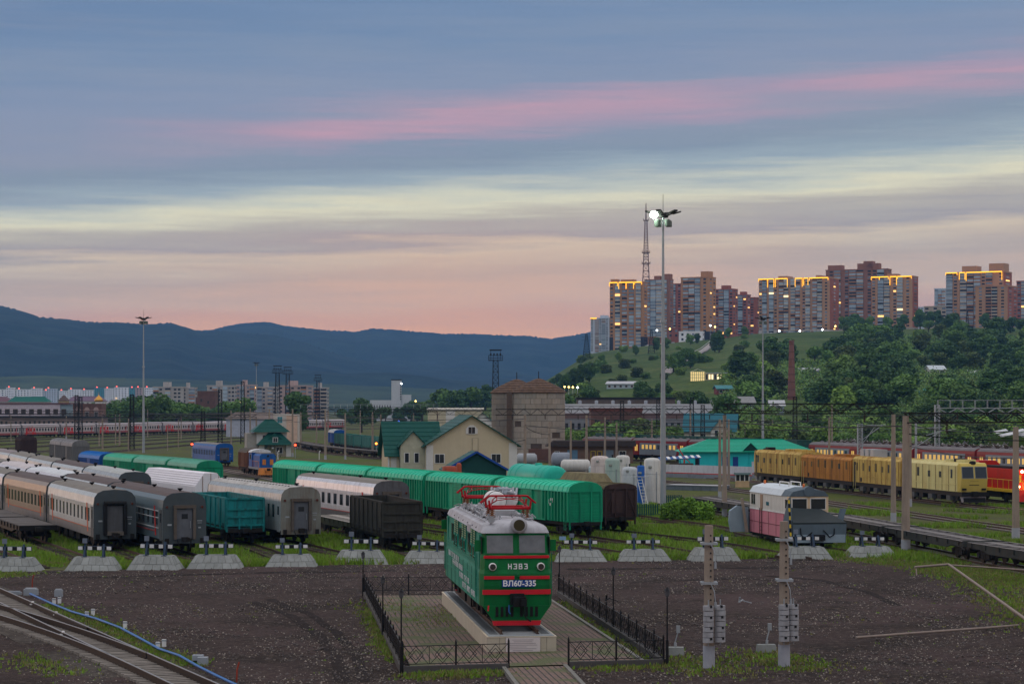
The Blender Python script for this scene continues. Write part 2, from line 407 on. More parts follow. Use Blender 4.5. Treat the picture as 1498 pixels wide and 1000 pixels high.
def make_hill():
 us = [620 + 7 * i for i in range(190)]; Ds = [560 + 13 * i for i in range(98)] + [1840 + 60 * i for i in range(14)]
 vs = []; fs = []
 for D in Ds:
  for u in us:
   X = gx(u,D); vs.append((X,D,hill_z(X,D) - .1))
 n = len(us)
 for j in range(len(Ds) - 1):
  for i in range(n - 1): a = j * n + i; fs.append((a,a + 1,a + n + 1,a + n))
 me = bpy.data.meshes.new('hill'); me.from_pydata(vs,[],fs); me.materials.append(HILLM); me.polygons.foreach_set('use_smooth',[True] * len(fs))
 tag(place('hill',me),kind='structure')
make_hill()
# ------------------------------------------------------------------ mountains
MTN = ground_material('mountain_forest',[(.016,.034,.034),(.011,.026,.028),(.024,.042,.036)],[.0012,.006],[.5,.56],1.0,.02)
MEADOW = ground_material('foothill_meadow',[(.075,.10,.038),(.045,.07,.03),(.03,.05,.026)],[.0015,.004],[.5,.55],.6,.02)
def ridge_mesh(name,tab,D0,D1,rough,seed,mat,zfoot=-5.0,p=.8,x0=-500,x1=1900,ser=4.0):
 us = [x0 + 3 * i for i in range(int((x1 - x0) / 3))]; rows = 26; vs = []; fs = []
 for j in range(rows + 3):
  t = min(1,j / rows); D = D0 + (D1 - D0) * t + max(0,j - rows) * 300
  for u in us:
   zr = H + (HY - interp(tab,u)) * D1 / F
   X = gx(u,D)
   n = mnoise.fractal(Vector((X * .0011 + seed,D * .0011,seed)),1.0,2.0,5)
   z = zfoot + (zr - zfoot) * (t ** p) + rough * n * math.sin(math.pi * t) * 1.0
   if j == rows: z += ser * (mnoise.noise(Vector((u * .35,seed,0))) + .8 * mnoise.noise(Vector((u * .9,seed,3))))
   if j > rows: z -= (j - rows) * 40
   vs.append((X,D,z))
 n = len(us)
 for j in range(rows + 2):
  for i in range(n - 1): a = j * n + i; fs.append((a,a + 1,a + n + 1,a + n))
 me = bpy.data.meshes.new(name); me.from_pydata(vs,[],fs); me.materials.append(mat)
 tag(place(name,me),kind='structure')
near_r = [(-500,430),(-120,438),(-40,441),(0,447),(20,451),(60,464),(100,467),(130,471),(170,471),(215,474),(250,472),(290,484),(330,484),(400,490),(450,502),(500,520),(560,532),(620,540),(700,548),(780,555),(900,560),(1900,575)]
far_r = [(-500,480),(180,482),(205,475),(235,474),(250,472.5),(265,477),(285,483),(305,483),(330,477),(350,473.5),(375,471),(395,471),(415,476),(440,479),(480,483),(520,485),(545,480),(575,482),(610,485),(650,488),(690,488),(730,490),(770,491),(805,495),(840,490),(865,485),(900,489),(1000,496),(1200,500),(1900,500)]
ridge_mesh('mountain_range',near_r,4300,6400,55,2.0,MTN)
ridge_mesh('far_mountain_range',far_r,5600,8200,70,5.0,MTN)
foot = [(-500,551),(0,551),(60,549),(120,552),(200,553),(300,556),(420,559),(520,563),(620,568),(720,572),(1000,576),(1900,580)]
ridge_mesh('foothills',foot,3700,4500,5,8.0,MEADOW,p=1.0,ser=1.0)
# ================================================================== RAILWAY TRACKS
TRK = {  # polylines (x, y) from the near end to the far end
 'a': [(-31.5,152),(-37,166),(-47,190),(-62,225),(-85,278)],
 'b': [(-27.0,152.5),(-36,176.6),(-46.5,205),(-65,255),(-90,320)],
 'c': [(-23.2,153.5),(-28.8,168.6),(-37,192),(-46.6,217.7),(-60,255),(-84,318)],
 'd': [(-19.6,154.5),(-23,163.3),(-31,186),(-39,209),(-47.3,232.6),(-55.3,256),(-72,300),(-90,345)],
 'e': [(-14.7,156),(-20.1,175),(-27.5,195),(-34.7,214),(-43,239),(-51,263),(-58.5,286),(-66,310),(-73,330),(-98,400)],
 'f': [(-10.2,158),(-15.9,174.8),(-23.9,196),(-36,229),(-54,276),(-80,345)],
 'g': [(-5.7,158.5),(-7.95,168),(-15,194),(-23,212),(-29.7,227),(-39,249),(-60,300)],
 'h': [(-.6,159),(-4.5,173),(-9.8,188.7),(-18.5,212),(-33.3,256),(-48.9,292),(-54.5,305),(-75,360),(-92,410)],
 'k0': [(4.7,160.5),(-1.5,180),(-10,201),(-20,226)],
 'k1': [(9.1,160.5),(4,175),(-1.5,189),(-9,207)],
 'i': [(13.9,161),(10.7,172),(5.8,185),(-10,222),(-25.4,259),(-45,305),(-72,388),(-98,465)],
 'j': [(19.8,159.5),(17.0,172),(13.5,183),(9.0,193),(-6.2,230),(-30,288),(-52,340),(-78,402)],
 'k': [(25.1,163.5),(22.4,172),(19.6,189),(17.0,203),(10,225),(0,254),(-13,295),(-29,342),(-49.5,400),(-58,425),(-80,490)],
 'sh': [(-27,305),(-35.7,340),(-45,372),(-58,415)],
 'l': [(36.5,130),(31.9,155.8),(27.1,191.6),(21.3,219),(16.6,247),(6,290),(-14,352)],
 'm': [(52,150),(43.3,196.6),(35,249),(22,318),(0,400)],
 'n': [(60,185),(48.4,242.5),(34.8,313),(20,386),(4,450)],
 'o': [(66,195),(54.5,249),(41.5,318),(28,390)],
 'p': [(80,302),(69.6,338),(57.9,378),(43,430),(25,495)],
 'q': [(52,393),(31,432),(12,470),(-10,515)],
 'r': [(-162-60,556),(-162,735),(-118,868),(-74.4,1000),(-58,1050)],
 's': [(-19,462),(-33,525),(-44.7,587),(-60,668),(-78,760)],
 't': [(-20,440),(-42,520),(-57,600),(-80,700)],
 'u': [(-102,420),(-94,480),(-90,540),(-84,640),(-76,760)],
 'v': [(-120,420),(-110,500),(-103,580),(-94,680),(-84,800)],
 'w': [(-140,430),(-128,520),(-118,620),(-104,740),(-92,860)],
 'x': [(-160,440),(-146,540),(-133,650),(-116,780),(-100,900)],
 'y': [(-182,480),(-160,620),(-140,740),(-112,880)],
 'z': [(66,430),(44,505),(18,590),(-16,690)],
}
def smooth_line(pts,step=6.0):
 P = [Vector((x,y,0)) for x,y in pts]; out = []
 for i in range(len(P) - 1):
  p0 = P[i-1] if i else P[i] * 2 - P[i+1]; p1,p2 = P[i],P[i+1]; p3 = P[i+2] if i + 2 < len(P) else P[i+1] * 2 - P[i]
  n = max(2,int((p2 - p1).length / step))
  for k in range(n):
   t = k / n
   out.append(.5 * ((2 * p1) + (p2 - p0) * t + (2*p0 - 5*p1 + 4*p2 - p3) * t*t + (3*p1 - p0 - 3*p2 + p3) * t**3))
 out.append(P[-1]); return out
LINE = {k: smooth_line(v) for k,v in TRK.items()}
def arc(line,s):
 """point and heading at arc length s from the near end (s may be negative: extends the first chord)"""
 if s <= 0:
  d = (line[1] - line[0]).normalized(); return line[0] + d * s,d
 for a,b in zip(line[:-1],line[1:]):
  l = (b - a).length
  if s <= l: return a + (b - a) * (s / l),(b - a).normalized()
  s -= l
 d = (line[-1] - line[-2]).normalized(); return line[-1] + d * s,d
def s_of(line,y):   # arc length where the line reaches depth y
 s = 0
 for a,b in zip(line[:-1],line[1:]):
  if a.y <= y <= b.y: return s + (b - a).length * (y - a.y) / (b.y - a.y)
  s += (b - a).length
 return s
RAIL_Z = .24
RUST = M('rusty_rail',(.075,.048,.036),.7,.4,.3,2)
RAILTOP = M('worn_rail_head',(.30,.27,.25),.35,.9,.2,3)
SLEEP_C = M('concrete_sleeper',(.24,.215,.19),.95,0,.2,2,.3,(.09,.07,.06),inst=.2)
SLEEP_W = M('timber_sleeper',(.060,.048,.040),.95,0,.3,2,inst=.3)
def ribbon(line,off,w,z0,z1,mb,zt=None):
 A = []
 for i,p in enumerate(line):
  d = (line[min(i+1,len(line)-1)] - line[max(i-1,0)]).normalized(); n = Vector((d.y,-d.x,0))
  c = p + n * off; A.append((c - n * w/2,c + n * w/2))
 vs = []; fs = []
 for a,b in A: vs += [(a.x,a.y,z0),(b.x,b.y,z0),(b.x,b.y,z1),(a.x,a.y,z1)]
 for i in range(len(A) - 1):
  o = i * 4
  for k in (1,2,3): fs.append((o + k,o + (k+1) % 4,o + 4 + (k+1) % 4,o + 4 + k))
 n = len(A) - 1
 fs += [(0,3,2,1),(n*4,n*4+1,n*4+2,n*4+3)]
 mb.add(vs,fs); return mb
TLAB = {'sh': 'track under the small blue and orange shunting locomotive','a': 'overgrown siding ending at the buffer stop beside the flat wagon track','b': 'siding with a flat wagon left of the grey passenger cars','c': 'siding under the pale corrugated passenger train with closed gangway',
 'd': 'siding under the dark grey passenger train with brown end door','e': 'siding under the teal open wagon','f': 'siding under the weathered old passenger car','g': 'siding under the black open wagon',
 'h': 'siding under the white passenger car with a red mark','k0': 'short grassy siding behind the monument locomotive','k1': 'short grassy siding beside the last green boxcar','i': 'siding under the row of green boxcars',
 'j': 'grassy siding leading to the dark brown covered wagon','k': 'siding under the pink snow plough wagon','l': 'track under the empty flat wagons','m': 'empty track between flat wagons and yellow work train',
 'n': 'track under the yellow grinding train','o': 'track under the red locomotive with lit headlamps','p': 'track under the red and grey electric train','q': 'track under the far red electric train','r': 'main track under the long grey and red passenger train',
 's': 'track under the far row of teal open wagons','t': 'track under the far black flat wagons','u': 'empty yard track right of the blue coach','v': 'empty rusty yard track among tall lattice masts','w': 'empty yard track behind the tall floodlight mast','x': 'empty yard track nearest the long passenger train','y': 'yard track under the far black open wagon','z': 'track under the far dark green wagons behind the brick shed'}
def make_track(k):
 ln = LINE[k]; o = ln[0]
 t = thing('railway_track',TLAB[k],'railway track',(o.x,o.y,0),0)
 L = [p - o for p in ln]
 mb = MB(); grassy = k in 'a b c d e f g h k0 k1 i j k'.split()
 ribbon(L,0,2.5 if grassy else 3.3,-.3,.035 if grassy else .06,mb); mb.build('ballast',SHADE_BALLAST if grassy or k == 'l' else BALLAST,t)
 for s in (-.79,.79):
  mb = MB(); ribbon(L,s,.07,.03,RAIL_Z - .02,mb); r = mb.build('rail',RUST,t)
  mb = MB(); ribbon(L,s,.068,RAIL_Z - .02,RAIL_Z,mb); mb.build('rail_head',RAILTOP if not grassy else RUST,r)
 tot = sum((b - a).length for a,b in zip(L[:-1],L[1:])); n = int(min(tot,160 if k != 'm' else 180) / .6); mb = MB()
 for i in range(n):
  p,d = arc(L,i * .6 + .3); nn = Vector((d.y,-d.x,0)) * 1.3; dd = d * .13
  if grassy and random.random() < .3: continue
  q = [p - nn - dd,p + nn - dd,p + nn + dd,p - nn + dd]
  mb.hexa([(a.x,a.y,-.05) for a in q],[(a.x,a.y,.085) for a in q])
 o2 = mb.build('sleepers',SLEEP_W if grassy else SLEEP_C,t,fix=False); o2['kind'] = 'stuff'
for k in TRK: make_track(k)
# ------------------------------------------------------------------ turnout in the front left
def turnout():
 o = Vector((-12.17,87,0)); d = Vector((-.371,.928,0)).normalized(); n = Vector((d.y,-d.x,0))
 t = thing('railway_turnout','railway turnout with worn rails and concrete sleepers beside the blue hose','turnout',(o.x,o.y,0))
 Ls = 64.0
 def offB(s): return 0.0 if s < 6 else -((s - 6) ** 2) / 480.0 if s < 30 else -(24**2/480.0 + (s - 30) * 48 / 480.0)
 A = [d * s for s in np.arange(-14,Ls,2.0)]; B = [d * s + n * offB(s) for s in np.arange(-14,Ls,2.0)]
 mb = MB(); ribbon(A,-.5,4.8,-.2,.06,mb); mb.build('ballast',BALLAST,t)
 gang = [(A,.79),(A,-.79),(B,.79),(B,-.79)]
 for i,(ln,off) in enumerate(gang):
  if i == 2 : ln = ln[12:]
  if i == 1 : ln = ln[12:]
  if i == 3: ln = ln[0:]
  mb = MB(); ribbon(ln,off,.15,.16,.19,mb); ribbon(ln,off,.06,.19,.36,mb); ribbon(ln,off,.10,.36,.405,mb); r = mb.build('rail',M('dark_rail',(.032,.024,.020),.7,.3,.3,2),t)
  mb = MB(); ribbon(ln,off,.085,.405,.42,mb); mb.build('rail_head',RAILTOP,r)
 # guard rails and frog
 for ln,off,a,b in ((A,.70,18,25),(B,-.70,18,25)):
  mb = MB(); ribbon(ln[a:b],off,.06,.16,.40,mb); mb.build('guard_rail',MATS['dark_rail'],t)
 cache = {}
 for i in range(int((Ls + 14) / .55)):
  s = -14 + i * .55; ob = offB(s); w0,w1 = ob - 1.35,1.35
  key = round(w1 - w0,1)
  if key not in cache:
   mb = MB(); x = key / 2
   mb.prism_x([(-.14,-.1),(.14,-.1),(.11,.17),(-.11,.17)],-x,x); cache[key] = mb.mesh('sleeper',SLEEP_C)
  c = d * s + n * ((w0 + w1) / 2)
  place('sleeper',cache[key],t,(c.x,c.y,random.uniform(-.01,.01)),math.atan2(n.y,n.x))
 for s,off in ((30,.79),(36.5,.79),(20,-.79),(41,-2.0)):
  c = d * s + n * off; mb = MB(); mb.cbox((0,0,.44),(.10,.2,.07)); mb.cbox((0,0,.32),(.3,.12,.05)); mb.build('rail_clamp',WHITE,t,(c.x,c.y,0),math.atan2(n.y,n.x))
 # point machine at the far end
 for s,off,sz in ((45.5,2.3,(.75,.5,.36)),(44.2,3.6,(.42,.35,.36)),(46.2,1.5,(.8,.25,.16))):
  c = d * s + n * off; mb = MB(); mb.cbox((0,0,sz[2]/2),sz); mb.cbox((0,0,sz[2] + .03),(sz[0] * .8,sz[1] * .8,.06)); mb.build('point_machine',GALV,t,(c.x,c.y,.05))
turnout()
# ================================================================== ROLLING STOCK
WHEEL = M('wheel_steel',(.05,.042,.038),.6,.6,.2,3)
def wheel_mesh():
 mb = MB(); mb.cyl((-.07,0,0),(.07,0,0),.47,.47,16); mb.cyl((-.10,0,0),(-.07,0,0),.52,.52,16); mb.cyl((.07,0,0),(.16,0,0),.16,.16,8)
 return mb.mesh('wheel',WHEEL)
WHEEL_ME = wheel_mesh()
def bogie_mesh(wb):
 mb = MB()
 for s in (-1,1):
  mb.prism_x([(-wb/2 - .35,.42),(-wb/2 + .3,.40),(-.35,.25),(.35,.25),(wb/2 - .3,.40),(wb/2 + .35,.42),(wb/2 + .35,.66),(.5,.82),(-.5,.82),(-wb/2 - .35,.66)],s * 1.02 - .07,s * 1.02 + .07)
  for k in (-1,1): mb.cbox((s * 1.05,k * wb/2,.5),(.24,.34,.36))
  for k in (-.16,.16): mb.cyl((s * 1.03,k,.3),(s * 1.03,k,.62),.09,.09,8)
 mb.box(-1.0,1.0,-.22,.22,.5,.8)
 for k in (-1,1): mb.cyl((-.75,k * wb/2,.5),(.75,k * wb/2,.5),.08,.08,8)
 return mb.mesh('bogie',DARKM)
BOG = {wb: bogie_mesh(wb) for wb in (1.85,2.4,2.2)}
def bogies(t,dist,wb=1.85):
 for s in (-1,1):
  b = place('bogie',BOG[wb],t,(0,s * dist / 2,RAIL_Z))
  for x in (-.79,.79):
   for k in (-1,1): place('wheel',WHEEL_ME,b,(x,k * wb / 2,.49),0 if x > 0 else math.pi)
def coupler(t,L):
 if 'coup' not in MATS:
  mb = MB(); mb.box(-.12,.12,-.55,.25,.92,1.16); mb.cbox((-.08,-.55,1.04),(.42,.34,.36)); mb.cbox((.16,-.72,1.04),(.14,.2,.3)); mb.bar((.45,-.1,1.1),(.42,-.15,.5),.05)
  mb.tube([(-.5,0,1.0),(-.5,-.3,.8),(-.42,-.42,.55)],.03,6); MATS['coup'] = mb.mesh('coupler',DARKM)
 place('coupler',MATS['coup'],t,(0,-L/2,RAIL_Z)); place('coupler',MATS['coup'],t,(0,L/2,RAIL_Z),math.pi)
# ---- green boxcar
def boxcar(name,body,roofm,label,cat='boxcar',L=13.9,W=2.80,wall0=1.15,wall1=3.55,roof=4.35,underm=None):
 t = thing(name,label,cat); z = RAIL_Z; w = W/2
 mb = MB(); mb.box(-w,w,-L/2,L/2,z + wall0,z + wall1); mb.build('body',body,t)
 ar = [(-w - .10,z + wall1 - .02)]
 for i in range(9):
  a = math.pi * (1 - i / 8); ar.append(((w + .10) * math.cos(a),z + wall1 + .06 + (roof - wall1 - .06) * math.sin(a) ** .8))
 ar.append((w + .10,z + wall1 - .02))
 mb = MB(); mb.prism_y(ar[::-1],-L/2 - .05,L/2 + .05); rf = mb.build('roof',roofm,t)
 rib = MB()
 for (x0,z0),(x1,z1) in zip(ar[1:-2],ar[2:-1]): rib.bar((x0,0,z0 + .01),(x1,0,z1 + .01),.08,.07)
 rme = rib.mesh('roof_rib',roofm); n = 17
 for i in range(n): place('roof_rib',rme,rf,(0,-L/2 + .25 + (L - .5) * i / (n - 1),0))
 # side posts, sliding doors with slats
 pm = MB(); pm.box(-.05,.11,-.075,.075,z + wall0 + .02,z + wall1 - .03); pme = pm.mesh('side_post',body)
 ys = [-L/2 + .1 + i * .62 for i in range(9)]
 for s in (-1,1):
  for y in ys + [-q for q in ys]: place('side_post',pme,t,(s * (w + .03),y,0),0 if s > 0 else math.pi)
  dm = MB(); dm.box(-.03,.03,-1.0,1.0,z + wall0 + .05,z + wall1 - .06)
  for sg in (-1,1): dm.box(-.06,.06,sg * 1.0 - .05,sg * 1.0 + .05,z + wall0 + .05,z + wall1 - .06)
  d = dm.build('sliding_door',body,t,(s * (w + .075),0,0))
  sm = MB(); sm.box(-.05,.05,-.96,.96,-.025,.025); sme = sm.mesh('door_slat',body)
  for i in range(9): place('door_slat',sme,d,(0,0,z + wall0 + .25 + i * .25))
  mb = MB(); mb.box(-.04,.04,-3.2,3.2,z + wall0 - .02,z + wall0 + .08); mb.build('door_rail',body,t,(s * (w + .11),0,0))
 for s in (-1,1):
  for x in (-.5,.5):
   mb = MB(); mb.box(x - .05,x + .05,-.09,.09,z + wall0,z + wall1); mb.build('end_post',body,t,(0,s * (L/2 + .06),0))
  for x in (-w + .05,w - .05):
   mb = MB(); mb.box(x - .06,x + .06,-.06,.06,z + .55,z + wall1); mb.build('corner_post',body,t,(0,s * (L/2 + .03),0))
  sm = MB(); sm.box(-w + .1,w - .1,-.03,.03,-.02,.02); sme = sm.mesh('end_slat',body)
  for i in range(10): place('end_slat',sme,t,(0,s * (L/2 + .01),z + wall0 + .2 + i * .23))
  mb = MB(); g = [(x,zz) for x,zz in ar]; mb.prism_y(g[::-1],-.03,.03); mb.build('end_gable',body,t,(0,s * (L/2 + .06),-.0))
 mb = MB(); mb.box(-w + .08,w - .08,-L/2 - .1,L/2 + .1,z + .88,z + wall0 - .005); mb.box(-.3,.3,-L/2 + 1,L/2 - 1,z + .55,z + .88); mb.cyl((-.9,1.2,z + .6),(-.9,2.4,z + .6),.2,.2,10); mb.box(.4,1.0,-1,.2,z + .5,z + .87); mb.build('underframe',DARKM,t)
 mb = MB()
 for x in (-w - .16,-w - .16):
  pass
 for yy in (-.18,.18): mb.bar((-w - .12,-L/2 + .55 + yy,z + .5),(-w - .12,-L/2 + .55 + yy,z + 2.2),.035)
 for i in range(6): mb.bar((-w - .12,-L/2 + .37,z + .55 + i * .32),(-w - .12,-L/2 + .73,z + .55 + i * .32),.03)
 mb.build('ladder',body,t)
 bogies(t,L - 3.9); coupler(t,L); return t
# ---- open wagon
def gondola(name,body,label,L=12.7,W=2.92,top=3.45,inner=None,group=None,load=None):
 t = thing(name,label,'open wagon',group=group); z = RAIL_Z; w = W/2; b0 = 1.32
 mb = MB(); mb.box(-w,w,-L/2,L/2,z + b0 - .12,z + b0); mb.build('floor',DARKM,t)
 for s in (-1,1):
  mb = MB(); mb.box(-.04,.04,-L/2,L/2,z + b0 - .25,z + top); sd = mb.build('side_wall',body,t,(s * (w - .04),0,0))
  mb = MB(); mb.prism_y([(-.09,z + b0 - .2),(0,z + b0 - .3),(.0,z + top - .06),(-.09,z + top - .06)] if s < 0 else [(.09,z + b0 - .2),(.09,z + top - .06),(0,z + top - .06),(0,z + b0 - .3)],-.10,.10); me = mb.mesh('side_post',body)
  for i in range(8): place('side_post',me,sd,(s * .04,-L/2 + .12 + (L - .24) * i / 7,0))
  mb = MB(); mb.box(-.07,.08,-L/2 - .02,L/2 + .02,z + top - .06,z + top + .05); mb.build('top_rail',body,sd)
  for i in range(7):
   mb2 = MB(); y = -L/2 + .12 + (L - .24) * (i + .5) / 7; mb2.box(-.03,.03,-.62,.62,z + b0 + .02,z + b0 + .14); mb2.build('hatch_edge',body,sd,(s * .05,y,0))
  mb = MB(); mb.box(-w + .08,w - .08,-.04,.04,z + b0 - .25,z + top); ew = mb.build('end_wall',body,t,(0,s * (L/2 - .04),0))
  hm = MB(); hm.box(-w + .02,w - .02,-.06,.06,-.07,.07); hme = hm.mesh('end_rib',body)
  for zz in (b0 + .1,b0 + .72,b0 + 1.3,top - .05): place('end_rib',hme,ew,(0,s * .07,z + zz))
  for x in (-w + .06,w - .06):
   mb = MB(); mb.box(-.07,.07,-.09,.09,z + b0 - .4,z + top); mb.build('corner_post',body,ew,(x,s * .03,0))
  for x in (-.45,.45):
   mb = MB(); mb.box(-.05,.05,-.05,.05,z + b0 - .2,z + b0 + .7); mb.build('end_post',body,ew,(x,s * .09,0))
 mb = MB(); mb.box(-1.35,1.35,-L/2 - .08,L/2 + .08,z + .86,z + b0 - .13); mb.box(-.25,.25,-L/2 + 1,L/2 - 1,z + .55,z + .86); mb.box(.4,.9,-.6,.6,z + .4,z + .85); mb.build('underframe',DARKM,t)
 mb = MB()
 for yy in (-.18,.18): mb.bar((-w - .08,-L/2 + .6 + yy,z + .5),(-w - .08,-L/2 + .6 + yy,z + 1.6),.03)
 for i in range(4): mb.bar((-w - .08,-L/2 + .42,z + .55 + i * .3),(-w - .08,-L/2 + .78,z + .55 + i * .3),.03)
 mb.build('ladder',DARKM,t)
 bogies(t,L - 4.0); coupler(t,L)
 if load:
  rng = random.Random(load); mb = MB()
  for i in range(260):
   a = Vector((rng.uniform(-1.2,1.2),rng.uniform(-L/2 + .6,L/2 - .6),z + top - .5 + rng.random() ** 2 * .9)); d = Vector((rng.uniform(-1,1),rng.uniform(-1,1),rng.uniform(-.6,.8))).normalized() * rng.uniform(.25,.6)
   mb.cur = rng.choice((0,0,1,2)); mb.bar(a,a + d,rng.uniform(.05,.3),rng.uniform(.02,.15))
  o = mb.build('scrap_load',[M('scrap_rust',(.09,.055,.04),.9),M('scrap_grey',(.2,.19,.18),.7,.3),M('scrap_white',(.4,.38,.37),.8)],t,fix=False); o['kind'] = 'stuff'
 return t
# ---- flat wagon
def flatcar(name,label,L=13.6,deckm=None,frame=None,skeletal=False,group=None,bare_end=False):
 t = thing(name,label,'flat wagon',group=group); z = RAIL_Z; w = 1.38; d0 = 1.28
 frame = frame or DARKM; deckm = deckm or M('grey_deck',(.28,.255,.245),.85,0,.25,1.2,.4)
 for s in (-1,1):
  mb = MB(); mb.prism_x([(-L/2,z + d0 - .32),(-L/2 + 2.6,z + d0 - .36),(-L/2 + 3.6,z + .72),(L/2 - 3.6,z + .72),(L/2 - 2.6,z + d0 - .36),(L/2,z + d0 - .32),(L/2,z + d0),(-L/2,z + d0)],s * w - .06,s * w + .06); so = mb.build('side_beam',frame,t)
  for i in range(8):
   mb = MB(); mb.box(-.05,.05,-.08,.08,z + d0 - .3,z + d0 + .02); mb.build('stake_pocket',frame,so,(s * (w + .09),-L/2 + .8 + i * (L - 1.6) / 7,0))
 n = 9
 for i in range(n + 1):
  mb = MB(); mb.box(-w + .06,w - .06,-.17,.17,z + d0 - .16,z + d0 + .01); mb.build('cross_beam',deckm if skeletal else frame,t,(0,-L/2 + .2 + (L - .4) * i / n,0))
 if skeletal:
  mb = MB(); mb.box(-.34,.34,-L/2 + .2,L/2 - .2,z + d0 - .22,z + d0 + .03); mb.build('centre_beam',deckm,t)
  for s in (-1,1):
   mb = MB(); mb.box(s * w - .09,s * w + .09,-L/2 + .1,L/2 - .1,z + d0 + .0,z + d0 + .025); mb.build('deck_edge',deckm,t)
 else:
  pl = MB(); pl.box(-w,w,-.115,.115,z + d0 + .011,z + d0 + .05); me = pl.mesh('deck_plank',deckm); k = int(L / .5)
  for i in range(k):
   q = MB(); q.box(-w,w,-.24,.24,z + d0 + .011,z + d0 + .05)
   if i == 0: me = q.mesh('deck_plank',M('flat_deck_plank',(.115,.105,.10),.9,0,.3,2,.3,inst=.35))
   place('deck_plank',me,t,(0,-L/2 + .25 + i * (L - .5) / (k - 1),0))
 for s in (-1,1):
  mb = MB(); mb.box(-w - .06,w + .06,-.08,.08,z + d0 - .34,z + d0 + .04); mb.build('end_beam',frame,t,(0,s * (L/2 + .0),0))
 mb = MB(); mb.box(-.3,.3,-L/2 + .3,L/2 - .3,z + .65,z + d0 - .24); mb.cyl((-.8,.5,z + .62),(-.8,1.6,z + .62),.18,.18,8); mb.build('centre_sill',DARKM,t)
 bogies(t,L - 4.2); coupler(t,L); return t
